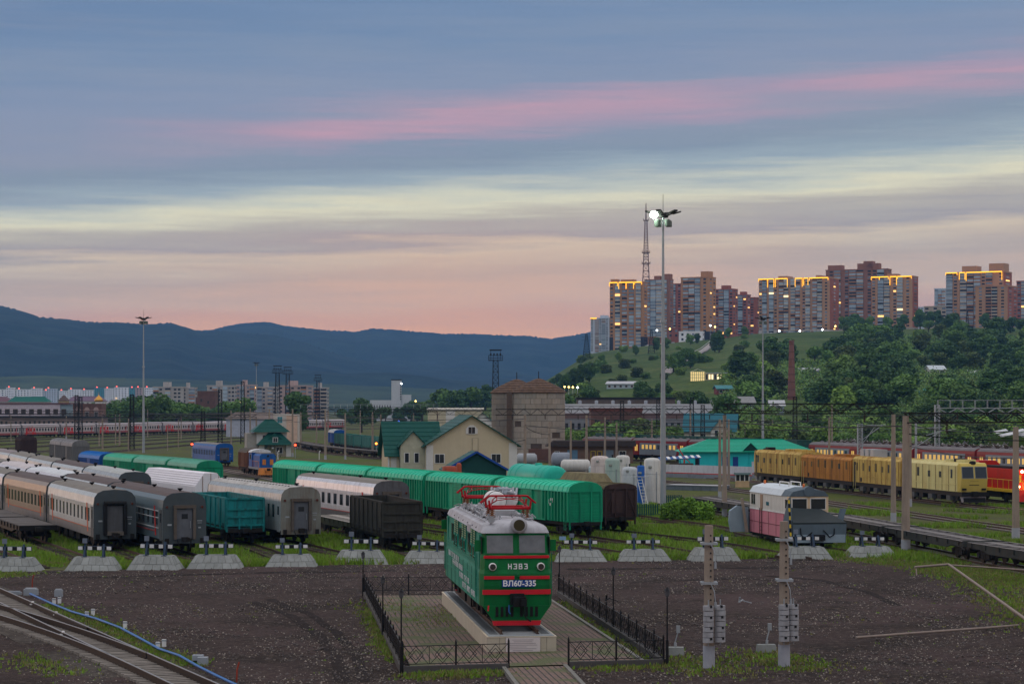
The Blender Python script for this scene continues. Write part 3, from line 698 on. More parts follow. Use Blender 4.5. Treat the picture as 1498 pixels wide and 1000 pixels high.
# ---- passenger car
def coach_profile(hw,z0,zw,zt):
 p = [(-hw,z0),(-hw,zw)]
 for i in range(1,8):
  a = math.pi * (1 - i / 8); p.append((hw * math.copysign(abs(math.cos(a)) ** .62,math.cos(a)),zw + (zt - zw) * math.sin(a) ** .72))
 p += [(hw,zw),(hw,z0)]; return p
def coach(name,label,sidem,roofm,endm,lowm=None,accent=None,win='std',L=23.8,W=3.06,corr=True,mark=None,gang='closed',vents=True,panes=None,stripe=None):
 t = thing(name,label,'passenger car'); z = RAIL_Z; w = W/2; zb,zw,zt = z + 1.02,z + 3.22,z + 4.32
 pr = coach_profile(w,zb,zw,zt)
 mb = MB(); mb.prism_y(pr[::-1],-L/2 + .04,L/2 - .04); bo = mb.build('body',sidem,t)
 inner = [(x * 1.006,zz + .012) for x,zz in pr[3:-3]]; low = [(x,zz - .25) for x,zz in pr[3:-3]][::-1]
 mb = MB(); mb.prism_y((inner + low)[::-1],-L/2 + .08,L/2 - .08); rf = mb.build('roof',roofm,t)
 if lowm:
  for s in (-1,1):
   mb = MB(); mb.box(-.02,.02,-L/2 + .1,L/2 - .1,zb - .12,zb + .52); mb.build('lower_panel',lowm,t,(s * (w + .005),0,0))
 if corr:
  gm = MB(); gm.box(-.018,.018,-L/2 + 1.3,L/2 - 1.3,-.022,.022); gme = gm.mesh('corrugation',sidem)
  for s in (-1,1):
   for zz in (1.62,1.72,1.82,1.92,3.02,3.12,3.22): place('corrugation',gme,bo,(s * (w + .012),0,z + zz))
 # windows
 wm = MB(); wm.box(-.015,.015,-.5,.5,z + 2.12,z + 2.92); wme = wm.mesh('window_frame',sidem)
 gm = MB(); gm.box(-.02,.02,-.40,.40,z + 2.02,z + 2.92); gme = gm.mesh('window',GLASS)
 nm = MB(); nm.box(-.02,.02,-.25,.25,z + 2.0,z + 2.95); nme = nm.mesh('window',GLASS)
 n = 10 if win != 'wide' else 9
 for s in (-1,1):
  for i in range(n):
   y = -L/2 + 3.6 + (L - 7.2) * i / (n - 1)
   o = place('window',gme if win == 'std' else nme,t,(s * (w + .016),y,0))
  for y in (-L/2 + 2.2,L/2 - 2.2): place('window',nme,t,(s * (w + .016),y,0))
  for e in (-1,1):
   dm = MB(); dm.box(-.02,.02,-.40,.40,zb - .1,z + 3.1); dd = dm.build('door',sidem if not accent else endm,t,(s * (w + .01),e * (L/2 - .72),0))
   pm = MB(); pm.box(-.02,.02,-.22,.22,z + 2.2,z + 2.85); pm.build('door_window',GLASS,dd,(s * .012,0,0))
 if accent:
  for s in (-1,1):
   for e in (-1,1):
    mb = MB(); y = e * (L/2 - 2.9)
    mb.hexa([(-.012,y - .16 - .35,zb + .2),(.012,y - .16 - .35,zb + .2),(.012,y + .16 - .35,zb + .2),(-.012,y + .16 - .35,zb + .2)],[(-.012,y - .16 + .1,z + 3.3),(.012,y - .16 + .1,z + 3.3),(.012,y + .16 + .1,z + 3.3),(-.012,y + .16 + .1,z + 3.3)]); mb.build('red_stripe',accent,t,(s * (w + .032),0,0))
   mb = MB(); mb.box(-.012,.012,-L/2 + 3,L/2 - 3,z + 1.50,z + 1.54); mb.build('red_line',accent,t,(s * (w + .028),0,0))
 if mark:
  me = mark
  o = place('railway_mark',me,t,(-w - .05,L/2 - 5.0,z + 2.2)); o.rotation_euler = (R(90),0,R(-90))
  o = place('railway_mark',me,t,(w + .05,-L/2 + 5.0,z + 2.2)); o.rotation_euler = (R(90),0,R(90))
 if stripe:
  for s in (-1,1):
   for zz in (1.78,2.5,2.98):
    mb = MB(); mb.box(-.01,.01,-L/2 + 1.4,L/2 - 1.4,z + zz - .03,z + zz + .03); mb.build('pale_line',stripe,t,(s * (w + .034),0,0))
 # ends
 for e in (-1,1):
  mb = MB(); mb.prism_y([(x * 1.012,zz if zz > zb + .01 else zb - .28) for x,zz in pr][::-1],-.05,.05); en = mb.build('end_wall',endm,t,(0,e * (L/2 - .02),0))
  y = e * .09
  if gang == 'open':
   mb = MB(); mb.box(-.55,.55,-.02,.02,zb + .15,zb + 2.15); mb.build('end_door',M('end_door_grey',(.10,.105,.115),.6,0,.2,2,.4),en,(0,y * .8,0))
   for x in (-.72,.72):
    mb = MB(); mb.box(x - .13,x + .13,-.16,.16,zb + .05,zb + 2.25); mb.build('gangway_bellows',BLACK,en,(0,y * 2,0))
   mb = MB(); mb.cyl((-.80,0,zb + 2.32),(.80,0,zb + 2.32),.16,.16,10); mb.build('gangway_bellows',BLACK,en,(0,y * 2,0))
   mb = MB(); mb.box(-.62,.62,-.14,.14,zb - .0,zb + .28); mb.build('gangway_plate',M('gangway_plate',(.16,.14,.12),.6,.4,.3),en,(0,y * 2.2,0))
  else:
   fr = M('gangway_frame',(.12,.10,.085),.75,.1,.3,2,.3)
   for x in (-.68,.68):
    mb = MB(); mb.box(x - .10,x + .10,-.12,.12,zb + .02,zb + 2.2); mb.build('gangway_frame',fr,en,(0,y * 1.6,0))
   mb = MB(); mb.box(-.80,.80,-.14,.14,zb + 2.2,zb + 2.42); mb.build('gangway_frame',fr,en,(0,y * 1.6,0))
   mb = MB(); mb.box(-.55,.55,-.03,.03,zb + .05,zb + 2.15); dd = mb.build('end_door',M('end_door_blue',(.115,.125,.145),.55,0,.2,2,.3),en,(0,y * .9,0))
   mb = MB(); mb.box(-.22,.22,-.02,.02,zb + 1.45,zb + 1.8); mb.build('door_window',GLASS,dd,(0,e * .03,0))
   mb = MB(); mb.cyl((.4,0,zb + .8),(.4,0,zb + 1.3),.02,.02,6); mb.build('handle',GALV,dd,(0,e * .06,0))
  for x in (-1.25,1.25):
   mb = MB(); mb.cyl((x,-.05,z + 3.3),(x,.05,z + 3.3),.09,.09,10); mb.build('tail_lamp',M('tail_lamp',(.10,.03,.02),.3),en,(0,y,0))
   mb = MB(); mb.box(x - .14,x + .14,-.03,.03,zb - .26,zb + .1); mb.build('step_plate',DARKM,en,(0,y * 1.3,0))
  for xa,xb,za,zc in ((-1.2,-.9,2.0,2.12),(.9,1.25,2.3,2.36),(.92,1.22,2.16,2.2),(.98,1.16,1.8,1.9)): mb = MB(); mb.box(xa,xb,-.01,.01,z + za,z + zc); mb.build('stencil',M('stencil_grey',(.32,.35,.38),.7),en,(0,e * .058,0))
 if vents:
  vm = MB(); vm.cyl((0,0,0),(0,0,.14),.09,.09,10); vm.cyl((0,0,.14),(0,0,.26),.16,.20,10); vme = vm.mesh('roof_vent',BLACK)
  vr = random.Random(label)
  for (x,y) in ((.25,-L/2 + vr.uniform(1,3)),(-.5,L/2 - vr.uniform(1,3)),(.1,vr.uniform(-4,4))): place('roof_vent',vme,rf,(x,y,zt - .05))
  mb = MB(); mb.tube([(-.9,-L/2 + .4,zt - .15),(-.9,-L/2 + 2.2,zt - .12),(.9,-L/2 + 2.2,zt - .12),(.9,-L/2 + .4,zt - .15)],.025,5); mb.build('roof_rail',DARKM,rf)
 # under-car boxes
 mb = MB(); mb.box(-1.3,1.3,-L/2 + .2,L/2 - .2,z + .82,zb - .01)
 for y,l in ((-3.2,1.8),(0,2.2),(3.0,1.4)):
  for s in (-1,1): mb.box(s * 1.0 - .35,s * 1.0 + .35,y - l/2,y + l/2,z + .32,z + .82)
 mb.build('underframe',DARKM,t)
 bogies(t,17.0,2.4); coupler(t,L); return t
def put(t,line,s,flip=False):
 """centre of thing t at arc length s on a track"""
 ln = LINE[line]; p,d = arc(ln,s); t.location = (p.x,p.y,0); t.rotation_euler = (0,0,math.atan2(-d.x,d.y) + (math.pi if flip else 0)); return t
def put_ends(t,line,s,dist):
 """on curves: align to the chord between the two bogies"""
 ln = LINE[line]; a,_ = arc(ln,s - dist/2); b,_ = arc(ln,s + dist/2); c = (a + b) / 2; d = (b - a).normalized()
 t.location = (c.x,c.y,0); t.rotation_euler = (0,0,math.atan2(-d.x,d.y)); return t
TRIM = M('trim_white',(.66,.66,.66),.6)
def window(par,x,y,z,w,h,rz=0.0,frame=None,glass=None,mull=1,depth=.06):
 fr = MB(); fr.box(-w/2 - .08,w/2 + .08,-depth,.01,-h/2 - .08,h/2 + .08); f = fr.build('window',frame or TRIM,par,(x,y,z),rz)
 g = MB(); n = mull + 1
 for k in range(n): g = MB(); x0 = -w/2 + w * k / n + .025; x1 = -w/2 + w * (k + 1) / n - .025; g.box(x0,x1,-depth - .02,-depth + .02,-h/2,h/2); g.build('pane',glass or GLASS,f)
 return f
# ------------------------------------------------------------------ trains standing in the yard
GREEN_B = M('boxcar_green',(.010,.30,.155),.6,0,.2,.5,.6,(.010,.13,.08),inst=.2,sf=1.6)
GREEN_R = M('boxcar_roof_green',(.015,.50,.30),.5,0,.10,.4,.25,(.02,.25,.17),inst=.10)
TEAL_B = M('wagon_teal',(.012,.20,.21),.7,0,.3,.8,.7,(.02,.05,.045))
BLK_B = M('wagon_black_green',(.040,.040,.034),.8,0,.3,.8,.6,(.02,.016,.013))
RUST_IN = M('wagon_inside_rust',(.05,.035,.03),.9)
BROWN_B = M('wagon_brown',(.060,.036,.034),.8,0,.25,.8,.5,(.025,.018,.016))
BLUE_B = M('wagon_blue',(.010,.09,.33),.5,0,.15,.8,.4,(.01,.04,.12))
BLUE_R = M('wagon_blue_roof',(.02,.18,.50),.5,0,.1)
RED_ACC = M('red_marking',(.50,.03,.02),.55,0,.15,2)
ORG_ACC = M('orange_marking',(.62,.12,.04),.55,0,.15,2)
PALE_LN = M('pale_line',(.55,.56,.56),.5)
def cm(n,c,**k): return M(n,c,k.pop('rough',.36),k.pop('metal',.25),.10,.6,k.pop('streak',.35),k.pop('sc',(.16,.14,.12)))
S_SILVER = cm('coach_silver',(.50,.55,.56)); S_BROWNG = cm('coach_brown_grey',(.29,.235,.185)); S_WHITE = cm('coach_white',(.66,.66,.70)); S_DARK = cm('coach_slate',(.11,.165,.19))
S_OLD = cm('coach_old_grey',(.36,.41,.43),streak=.6); R_BROWN = M('roof_brown',(.080,.053,.047),.6,.1,.2,.5,.3,(.14,.11,.10)); R_GREY = M('roof_grey',(.185,.165,.14),.6,.1,.2,.5,.4,(.14,.12,.10))
R_WHITE = M('roof_white',(.60,.62,.64),.5,.1,.15,.5,.4,(.3,.28,.26)); R_PINK = M('roof_pale_pink',(.56,.50,.50),.5,.1,.15,.5,.4,(.3,.25,.22))
E_GREY = M('end_slate',(.062,.078,.088),.6,0,.15,1,.35,(.08,.085,.08)); E_OLD = M('end_old',(.20,.205,.185),.75,0,.2,1,.6,(.12,.075,.045)); LOW_D = M('lower_dark',(.10,.10,.105),.6)
LOW_G = M('lower_grey',(.17,.165,.165),.6)
RZD = text_mesh('рЖд',2.9,M('railway_red',(.62,.012,.012),.5),.012,.05)
P = 24.6
s0 = s_of(LINE['c'],168.6) + 11.9
for i,(sm,rm,ac,gang,lb) in enumerate([
 (S_SILVER,R_GREY,ORG_ACC,'open','pale silver passenger car with black bellows around its end doorway'),
 (S_BROWNG,R_BROWN,ORG_ACC,'closed','brownish grey passenger car with orange markings coupled behind the pale silver car'),
 (S_WHITE,R_GREY,ORG_ACC,'closed','white corrugated passenger car coupled behind the brownish grey car'),
 (S_SILVER,R_BROWN,None,'closed','silver passenger car at the far end of the brownish grey car\'s train')]):
 put_ends(coach('passenger_car',lb,sm,rm,E_GREY,LOW_G if i else LOW_G,ac,'std' if i else 'slim',corr=True,gang=gang),'c',s0 + P * i,17)
s0 = s_of(LINE['d'],163.3) + 11.9
for i,(sm,rm,ac,lb) in enumerate([
 (S_DARK,R_BROWN,RED_ACC,'slate grey passenger car with pale lines and a brown framed end door'),
 (S_SILVER,R_BROWN,None,'silver passenger car with brown roof coupled to the slate grey car'),
 (S_WHITE,R_WHITE,None,'white roofed passenger car coupled behind the brown roofed silver car'),
 (S_WHITE,R_PINK,ORG_ACC,'passenger car with pale pink roof behind the white roofed car'),
 (S_WHITE,R_GREY,None,'white passenger car at the far end of the slate grey car\'s train')]):
 put_ends(coach('passenger_car',lb,sm,rm,E_GREY,None if i == 0 else LOW_G,ac,'slim',corr=(i > 0),stripe=PALE_LN if i == 0 else None),'d',s0 + P * i,17)
put(gondola('open_wagon',TEAL_B,'teal open wagon with battered sides between slate grey and weathered passenger cars'),'e',s_of(LINE['e'],175) + 6.35)
s0 = s_of(LINE['e'],214) + 11.9
for i,(sm,rm,lb) in enumerate([
 (S_OLD,M('roof_old_pale',(.40,.42,.41),.6,.1,.2,.5,.5,(.18,.17,.15)),'old grey passenger car with ribbed pale roof beside the white covered wagon'),
 (S_SILVER,R_BROWN,'silver passenger car with brown roof on the bend, coupled to the pale roofed old car'),
 (S_SILVER,R_GREY,'silver passenger car with grey roof second on the bend behind the brown roofed one'),
 (S_SILVER,R_GREY,'silver passenger car with grey roof third on the bend behind the brown roofed one'),
 (S_SILVER,M('roof_mauve',(.22,.18,.18),.6),'silver passenger car with mauve roof ending the train on the bend')]):
 put_ends(coach('passenger_car',lb,sm,rm,E_GREY,LOW_G,ORG_ACC if i in (1,3) else None,'slim',corr=i > 0,vents=True),'e',s0 + P * i,17)
oldcar = put_ends(coach('passenger_car','weathered old passenger car with peeling grey end and open gangway',S_OLD,M('roof_old_white',(.44,.43,.41),.65,.1,.25,.6,.6,(.2,.15,.11)),E_OLD,None,None,'slim',corr=False,gang='closed'),'f',s_of(LINE['f'],174.8) + 11.9,17)
mb = MB(); mb.cyl((0,0,4.2),(0,0,4.36),.09,.09,8); vme = mb.mesh('roof_vent',M('vent_grey',(.2,.2,.19),.8))
for i in range(48): place('roof_vent',vme,oldcar,(-.55 if i % 2 else .45,-10.5 + i // 2 * .9,RAIL_Z))
put(gondola('open_wagon',BLK_B,'black open wagon with rusty ribbed sides in front of the white passenger car',L=12.7),'g',s_of(LINE['g'],168) + 6.35)
put(flatcar('flat_wagon','dark flat wagon with pale beams coupled behind the black open wagon',13.4,M('pale_beam',(.34,.31,.28),.8),M('olive_frame',(.045,.05,.03),.8),True),'g',s_of(LINE['g'],168) + 12.7 + 1.2 + 6.9)
put_ends(coach('passenger_car','white passenger car with red letter mark and boarded end beside the green boxcars',S_WHITE,R_GREY,M('end_boarded',(.105,.105,.115),.7,0,.2,2,.4),LOW_D,RED_ACC,'std',corr=True),'h',s_of(LINE['h'],188.7) + 11.9,17)
# ---- white covered wagon with ribbed hexagonal hood
def hood_wagon():
 t = thing('covered_wagon','white covered wagon with ribbed slanting hood behind the teal open wagon','wagon'); z = RAIL_Z; L = 22.0; w = 1.55
 WH = M('hood_white',(.78,.76,.80),.5,0,.05,.4,.12,(.5,.46,.46))
 pr = [(-w,z + 1.5),(-w,z + 2.55),(-.62,z + 3.85),(.62,z + 3.85),(w,z + 2.55),(w,z + 1.5)]
 mb = MB(); mb.prism_y(pr[::-1],-L/2,L/2); hd = mb.build('hood',WH,t)
 for i in range(6):
  f = (i + .5) / 6
  for s in (-1,1):
   x = s * (w - (w - .62) * f); zz = z + 2.55 + 1.3 * f
   mb = MB(); mb.bar((x,-L/2 + .02,zz),(x,L/2 - .02,zz),.09,.06); mb.build('hood_rib',WH,hd)
 for e in (-1,1):
  for x in (-.8,0.02,.8):
   mb = MB(); h = z + 3.8 if abs(x) < .6 else z + 3.55; mb.box(x - .025,x + .025,-.03,.03,z + 1.5,h); mb.build('end_seam',M('rusty_seam',(.22,.12,.08),.8),hd,(0,e * (L/2 + .01),0))
 mb = MB(); mb.box(-1.45,1.45,-L/2 - .3,L/2 + .3,z + 1.0,z + 1.49); mb.build('underframe',M('rusty_frame',(.08,.05,.035),.85),t)
 mb = MB(); mb.box(-.25,.25,-L/2 + 1,L/2 - 1,z + .6,z + .99); mb.build('centre_sill',DARKM,t)
 bogies(t,L - 5); coupler(t,L + .6); return t
put(hood_wagon(),'g',s_of(LINE['g'],226) + 11)
# ---- green boxcars
def slide(o,k):
 for c in o.children:
  if c.name.startswith('sliding_door'): c.location.y += random.Random(k).uniform(-.9,.9)
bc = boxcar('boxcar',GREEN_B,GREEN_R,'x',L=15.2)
LB5 = ['green boxcar with bare end, nearest of its row to the monument locomotive','green boxcar coupled second from the bare end of the long green row','green boxcar in the middle of the long green row, beside the white passenger car',
  'green boxcar next to last in the long green row, towards the blue shunting locomotive','green boxcar heading the long green row by the blue shunting locomotive']
s0 = s_of(LINE['i'],185) + 7.6
for i in range(5):
 o = bc if i == 0 else copy_tree(bc); o['label'] = LB5[i]; o['group'] = 'long row of green boxcars'; put(o,'i',s0 + 16.15 * i); slide(o,i)
STEN = M('stencil_white',(.62,.66,.62),.7)
for y,zz,wd in ((-4.2,2.7,.3),(-4.4,3.1,.5),(-3.8,3.0,.22),(3.6,2.8,.4)):
 mb = MB(); mb.box(-.006,.006,y - wd/2,y + wd/2,zz - .1,zz + .1); mb.box(-.006,.006,y - wd/2,y - wd/2 + .06,zz - .25,zz - .1); mb.build('stencil',STEN,bc,(-1.4 - .12,0,0))
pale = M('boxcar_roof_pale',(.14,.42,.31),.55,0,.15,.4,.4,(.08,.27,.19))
bc2 = boxcar('boxcar',GREEN_B,pale,'x',L=13.9)
LB3 = ['green boxcar with faded pale roof and bare end behind the white covered wagon','green boxcar in the middle of the short green row behind the white covered wagon','green boxcar coupled to the blue boxcar behind the white covered wagon']
s0 = s_of(LINE['h'],256) + 6.95
for i in range(3):
 o = bc2 if i == 0 else copy_tree(bc2); o['label'] = LB3[i]; o['group'] = 'short row of green boxcars'; put(o,'h',s0 + 14.7 * i); slide(o,i + 7)
 if i == 2:
  for ch in o.children:
   if ch.name.startswith('roof'): ch.data = ch.data.copy(); ch.data.materials[0] = GREEN_R
bb = boxcar('boxcar',BLUE_B,BLUE_R,'bright blue boxcar coupled to the short green row',L=13.0); put(bb,'h',s0 + 14.7 * 3 + .4)
# ---- brown covered wagon with a raised khaki roof hatch
br = boxcar('covered_wagon',BROWN_B,M('khaki_roof',(.16,.14,.075),.9,0,.25,.6,.5,(.07,.05,.035)),'dark brown covered wagon with raised khaki roof beside the green boxcar','wagon',L=12.4,roof=3.95,wall1=3.5)
mb = MB(); z = RAIL_Z
mb.hexa([(-1.2,-2.6,z + 3.7),(1.2,-2.6,z + 3.7),(1.2,4.2,z + 3.7),(-1.2,4.2,z + 3.7)],[(-.7,-1.9,z + 4.65),(.7,-1.9,z + 4.65),(.7,3.6,z + 4.65),(-.7,3.6,z + 4.65)]); mb.build('roof_hatch',M('khaki_hatch',(.20,.17,.095),.9,0,.25,1,.5,(.07,.05,.04)),br)
mb = MB(); mb.box(-.5,.5,-.03,.03,z + 1.5,z + 3.2); mb.build('end_door',BROWN_B,br,(-.35,-6.32,0))
for sx_ in (-1,1):
 mb = MB(); mb.bar((sx_ * 1.4,-6.2,z + 1.2),(sx_ * .55,-6.2,z + 3.4),.07); mb.build('end_brace',BROWN_B,br,(0,-.12,0))
put(br,'j',s_of(LINE['j'],193) + 6.2)
# ---- tank wagons
def tankcar(name,col,label,R_=1.35,L=11.2,zc=2.75,dome=True):
 t = thing(name,label,'tank wagon'); z = RAIL_Z
 mb = MB(); mb.lathe_y((0,0,z + zc),[(.05,-L/2),(R_ * .55,-L/2 + .07),(R_ * .85,-L/2 + .22),(R_,-L/2 + .5),(R_,L/2 - .5),(R_ * .85,L/2 - .22),(R_ * .55,L/2 - .07),(.05,L/2)],28); tk = mb.build('tank',col,t)
 for y in (-L/2 + 1.4,-L/4,L/4,L/2 - 1.4):
  mb = MB(); mb.lathe_y((0,0,z + zc),[(R_ + .015,y - .05),(R_ + .03,y - .04),(R_ + .03,y + .04),(R_ + .015,y + .05)],28); mb.build('tank_band',col,tk)
 if dome:
  mb = MB(); mb.lathe((0,0,z + zc + R_ - .1),[(.75,0),(.75,.55),(.5,.62),(.05,.64)],18); mb.build('dome',col,tk); mb = MB(); mb.lathe((.15,-2.1,z + zc + R_ - .1),[(.25,0),(.25,.8),(.18,.95),(.02,1.0)],12); mb.build('valve',col,tk)
 else:
  mb = MB(); mb.lathe((0,-.5,z + zc + R_ - .05),[(.4,0),(.4,.2),(.02,.24)],14); mb.build('hatch',col,tk)
 mb = MB(); mb.box(-1.3,1.3,-L/2 - .3,L/2 + .3,z + .95,z + 1.3); mb.build('underframe',DARKM,t)
 for y in (-L/2 + 1.2,L/2 - 1.2):
  mb = MB(); mb.prism_y([(-1.2,z + 1.3),(1.2,z + 1.3),(1.0,z + 2.1),(-1.0,z + 2.1)],y - .2,y + .2); mb.build('saddle',DARKM,t)
 bogies(t,L - 3); coupler(t,L + .6); return t
put(tankcar('tank_wagon',M('tank_turquoise',(.02,.42,.31),.45,0,.08,.6,.25,(.02,.25,.19)),'turquoise tank wagon beside the cream gabled house',1.4,12.5,2.75,False),'k',s_of(LINE['k'],240) + 6.5)
put(tankcar('tank_wagon',M('tank_red_brown',(.34,.07,.035),.6,0,.15,.8,.4,(.16,.04,.03)),'red brown tank wagon with dome half hidden behind the green boxcars',1.2,7.2,2.7,True),'j',s_of(LINE['j'],228) + 2)
# ---- flat wagons
fl = flatcar('flat_wagon','black planked flat wagon beside the pale silver passenger car',13.4,None,BLACK); put(fl,'b',s_of(LINE['b'],176.6) + 6.7)
c2 = copy_tree(fl); c2['label'] = 'black planked flat wagon coupled behind the first beside the passenger train'; put(c2,'b',s_of(LINE['b'],176.6) + 6.7 + 14.6)
SK = M('skeletal_pale',(.20,.185,.18),.85,0,.25,1,.4,(.09,.075,.065)); SKF = M('skeletal_frame',(.040,.045,.042),.8,0,.3,1,.5,(.07,.05,.04))
sk = flatcar('flat_wagon','x',18.4,SK,SKF,True)
LBF = ['empty skeletal flat wagon coupled at the near end of the row beside the gravel slope','empty skeletal flat wagon second in the row, by the thick concrete pole','empty skeletal flat wagon behind the pink snow plough','empty skeletal flat wagon beyond the snow plough, before the white wall','empty skeletal flat wagon at the far end of the row, near the tall lit mast']
for i in range(5):
 o = sk if i == 0 else copy_tree(sk); o['label'] = LBF[i]; o['group'] = 'row of empty skeletal flat wagons'; put(o,'l',s_of(LINE['l'],156) - 9.7 + 19.4 * i)
ft = flatcar('flat_wagon','x',13.4,M('black_deck',(.05,.045,.04),.9),BLACK)
for i in range(9):
 o = ft if i == 0 else copy_tree(ft); o['label'] = 'small far black flat wagon in the row beside the far teal open wagons'; o['group'] = 'far row of black flat wagons'; put(o,'t',14 + 14.6 * i)
# ---- far open wagons
TEAL2 = M('wagon_teal_far',(.03,.17,.15),.7,0,.3,.3,.4,inst=.35)
tg = gondola('open_wagon',TEAL2,'x')
for i in range(8):
 o = tg if i == 0 else copy_tree(tg); o['label'] = 'far teal open wagon in the row beyond the cream house'; o['group'] = 'far row of teal open wagons'; put(o,'s',12 + 13.9 * i)
bw = boxcar('boxcar',BLUE_B,R_WHITE,'small far blue boxcar with white roof edge heading the teal wagons',L=13); put(bw,'s',12 + 13.9 * 8)
tz = gondola('open_wagon',M('wagon_dark_green',(.02,.085,.075),.7,0,.3,.5,.4),'x')
for i in range(9):
 o = tz if i == 0 else copy_tree(tz); o['label'] = 'far dark green open wagon in the row behind the brick shed'; o['group'] = 'far row of dark green open wagons'; put(o,'z',36 + 13.9 * i)
put(gondola('open_wagon',BLK_B,'small far black open wagon in front of the long passenger train'),'y',s_of(LINE['y'],664))
# ---- two grey hopper wagons and a brown one, far left
gh = boxcar('covered_wagon',M('hopper_grey',(.17,.17,.175),.7,0,.2,.8,.5,(.09,.085,.08)),M('hopper_roof',(.32,.31,.32),.6,0,.2,.8,.4),'grey covered wagon with rounded pale roof, its end towards the curved silver train','wagon',L=13.9,roof=4.55); put(gh,'i',s_of(LINE['i'],388) + 7)
g2 = copy_tree(gh); g2['label'] = 'grey covered wagon with pale roof coupled behind the other grey one'; put(g2,'i',s_of(LINE['i'],388) + 7 + 14.8)
put(boxcar('covered_wagon',BROWN_B,BROWN_B,'small far dark brown covered wagon left of the grey wagons','wagon',L=10),'i',s_of(LINE['i'],388) + 7 + 14.8 * 4.6)
# ---- blue coach and shunter with a brown van
W_ = coach('passenger_car','bright blue old coach with grey roof beside the green roofed signal house',M('coach_blue',(.012,.12,.36),.5,0,.2,.7,.5,(.015,.06,.15)),R_GREY,BLUE_B,None,None,'slim',L=20.5,corr=False); W_.scale = (1,1,.9); put_ends(W_,'k',s_of(LINE['k'],400) + 10.2,14)
def shunter():
 t = thing('shunting_locomotive','small blue shunting locomotive with orange front beside the green roofed signal house','locomotive'); z = RAIL_Z; OR = M('shunter_orange',(.62,.22,.05),.6,0,.2,1,.4,(.25,.1,.04)); LB = M('shunter_blue',(.012,.10,.34),.5,0,.15,.8,.4)
 mb = MB(); mb.box(-1.45,1.45,-4.6,4.6,z + 1.0,z + 1.3); mb.build('frame',M('shunter_frame',(.2,.22,.25),.6),t)
 mb = MB(); mb.prism_y([(-1.2,z + 1.3),(1.2,z + 1.3),(1.2,z + 3.0),(.9,z + 3.3),(-.9,z + 3.3),(-1.2,z + 3.0)],-4.5,1.6); hd = mb.build('hood',LB,t)
 mb = MB(); mb.box(-.9,.9,-4.0,1.5,z + 3.3,z + 3.42); mb.build('hood_top',R_GREY,hd)
 for x in (-.55,.55): mb = MB(); mb.box(x - .25,x + .25,-.03,.03,z + 1.7,z + 2.5); mb.build('grille',OR,hd,(0,-4.52,0))
 mb = MB(); mb.cyl((0,-4.62,z + 3.0),(0,-4.45,z + 3.0),.16,.16,12); mb.build('headlamp',BLACK,hd)
 mb = MB(); mb.box(-1.4,1.4,1.6,4.4,z + 1.3,z + 3.4); cb = mb.build('cab',BLUE_B,t)
 a = [(1.5 * math.cos(q),z + 3.4 + .5 * math.sin(q)) for q in [math.pi * k / 8 for k in range(9)]]
 mb = MB(); mb.prism_y(a[::-1],1.5,4.5); mb.build('cab_roof',R_WHITE,cb)
 for x in (-.75,.75): mb = MB(); mb.box(x - .35,x + .35,-.02,.02,z + 2.55,z + 3.2); mb.build('cab_window',GLASS,cb,(0,1.585,0))
 for s in (-1,1): mb = MB(); mb.box(-.02,.02,2.3,3.6,z + 2.4,z + 3.1); mb.build('cab_window',GLASS,cb,(s * 1.41,0,0))
 mb = MB(); mb.hexa([(-1.5,-5.0,z + .25),(1.5,-5.0,z + .25),(1.5,-4.6,z + .25),(-1.5,-4.6,z + .25)],[(-1.35,-4.7,z + 1.25),(1.35,-4.7,z + 1.25),(1.35,-4.58,z + 1.25),(-1.35,-4.58,z + 1.25)]); mb.build('buffer_beam',OR,t)
 mb = MB()
 for s in (-1,1):
  mb.tube([(s * 1.4,-4.5,z + 1.3),(s * 1.4,-4.5,z + 2.2),(s * 1.4,1.5,z + 2.2)],.03,5)
  for k in range(4): mb.cyl((s * 1.4,-3.2 + k * 1.4,z + 1.3),(s * 1.4,-3.2 + k * 1.4,z + 2.2),.025,.025,5)
 mb.build('handrail',OR,t); bogies(t,4.8,1.85); coupler(t,9.8); return t
put(shunter(),'sh',s_of(LINE['sh'],340) + 4.6)
vn = boxcar('covered_wagon',M('van_red_brown',(.20,.085,.05),.8,0,.25,.8,.6,(.09,.05,.035)),R_GREY,'short red brown wooden van coupled behind the blue shunting locomotive','wagon',L=7.5,roof=3.9,wall1=3.3); put(vn,'sh',s_of(LINE['sh'],340) + 9.6 + 4.4)
# ---- long far passenger train
far = coach('passenger_car','far grey passenger car with red letter mark in the long train on the main track',M('coach_far_grey',(.50,.43,.44),.45,.1,.08,.5,.2),M('roof_far',(.36,.33,.34),.6),M('end_far',(.2,.19,.2),.7),M('lower_far',(.30,.09,.09),.6),RED_ACC,'std',corr=False,mark=RZD,vents=False)
far['group'] = 'long passenger train on the main track'
for i in range(16):
 o = far if i == 0 else copy_tree(far); put_ends(o,'r',s_of(LINE['r'],1003) - 12 - 24.7 * i,17)
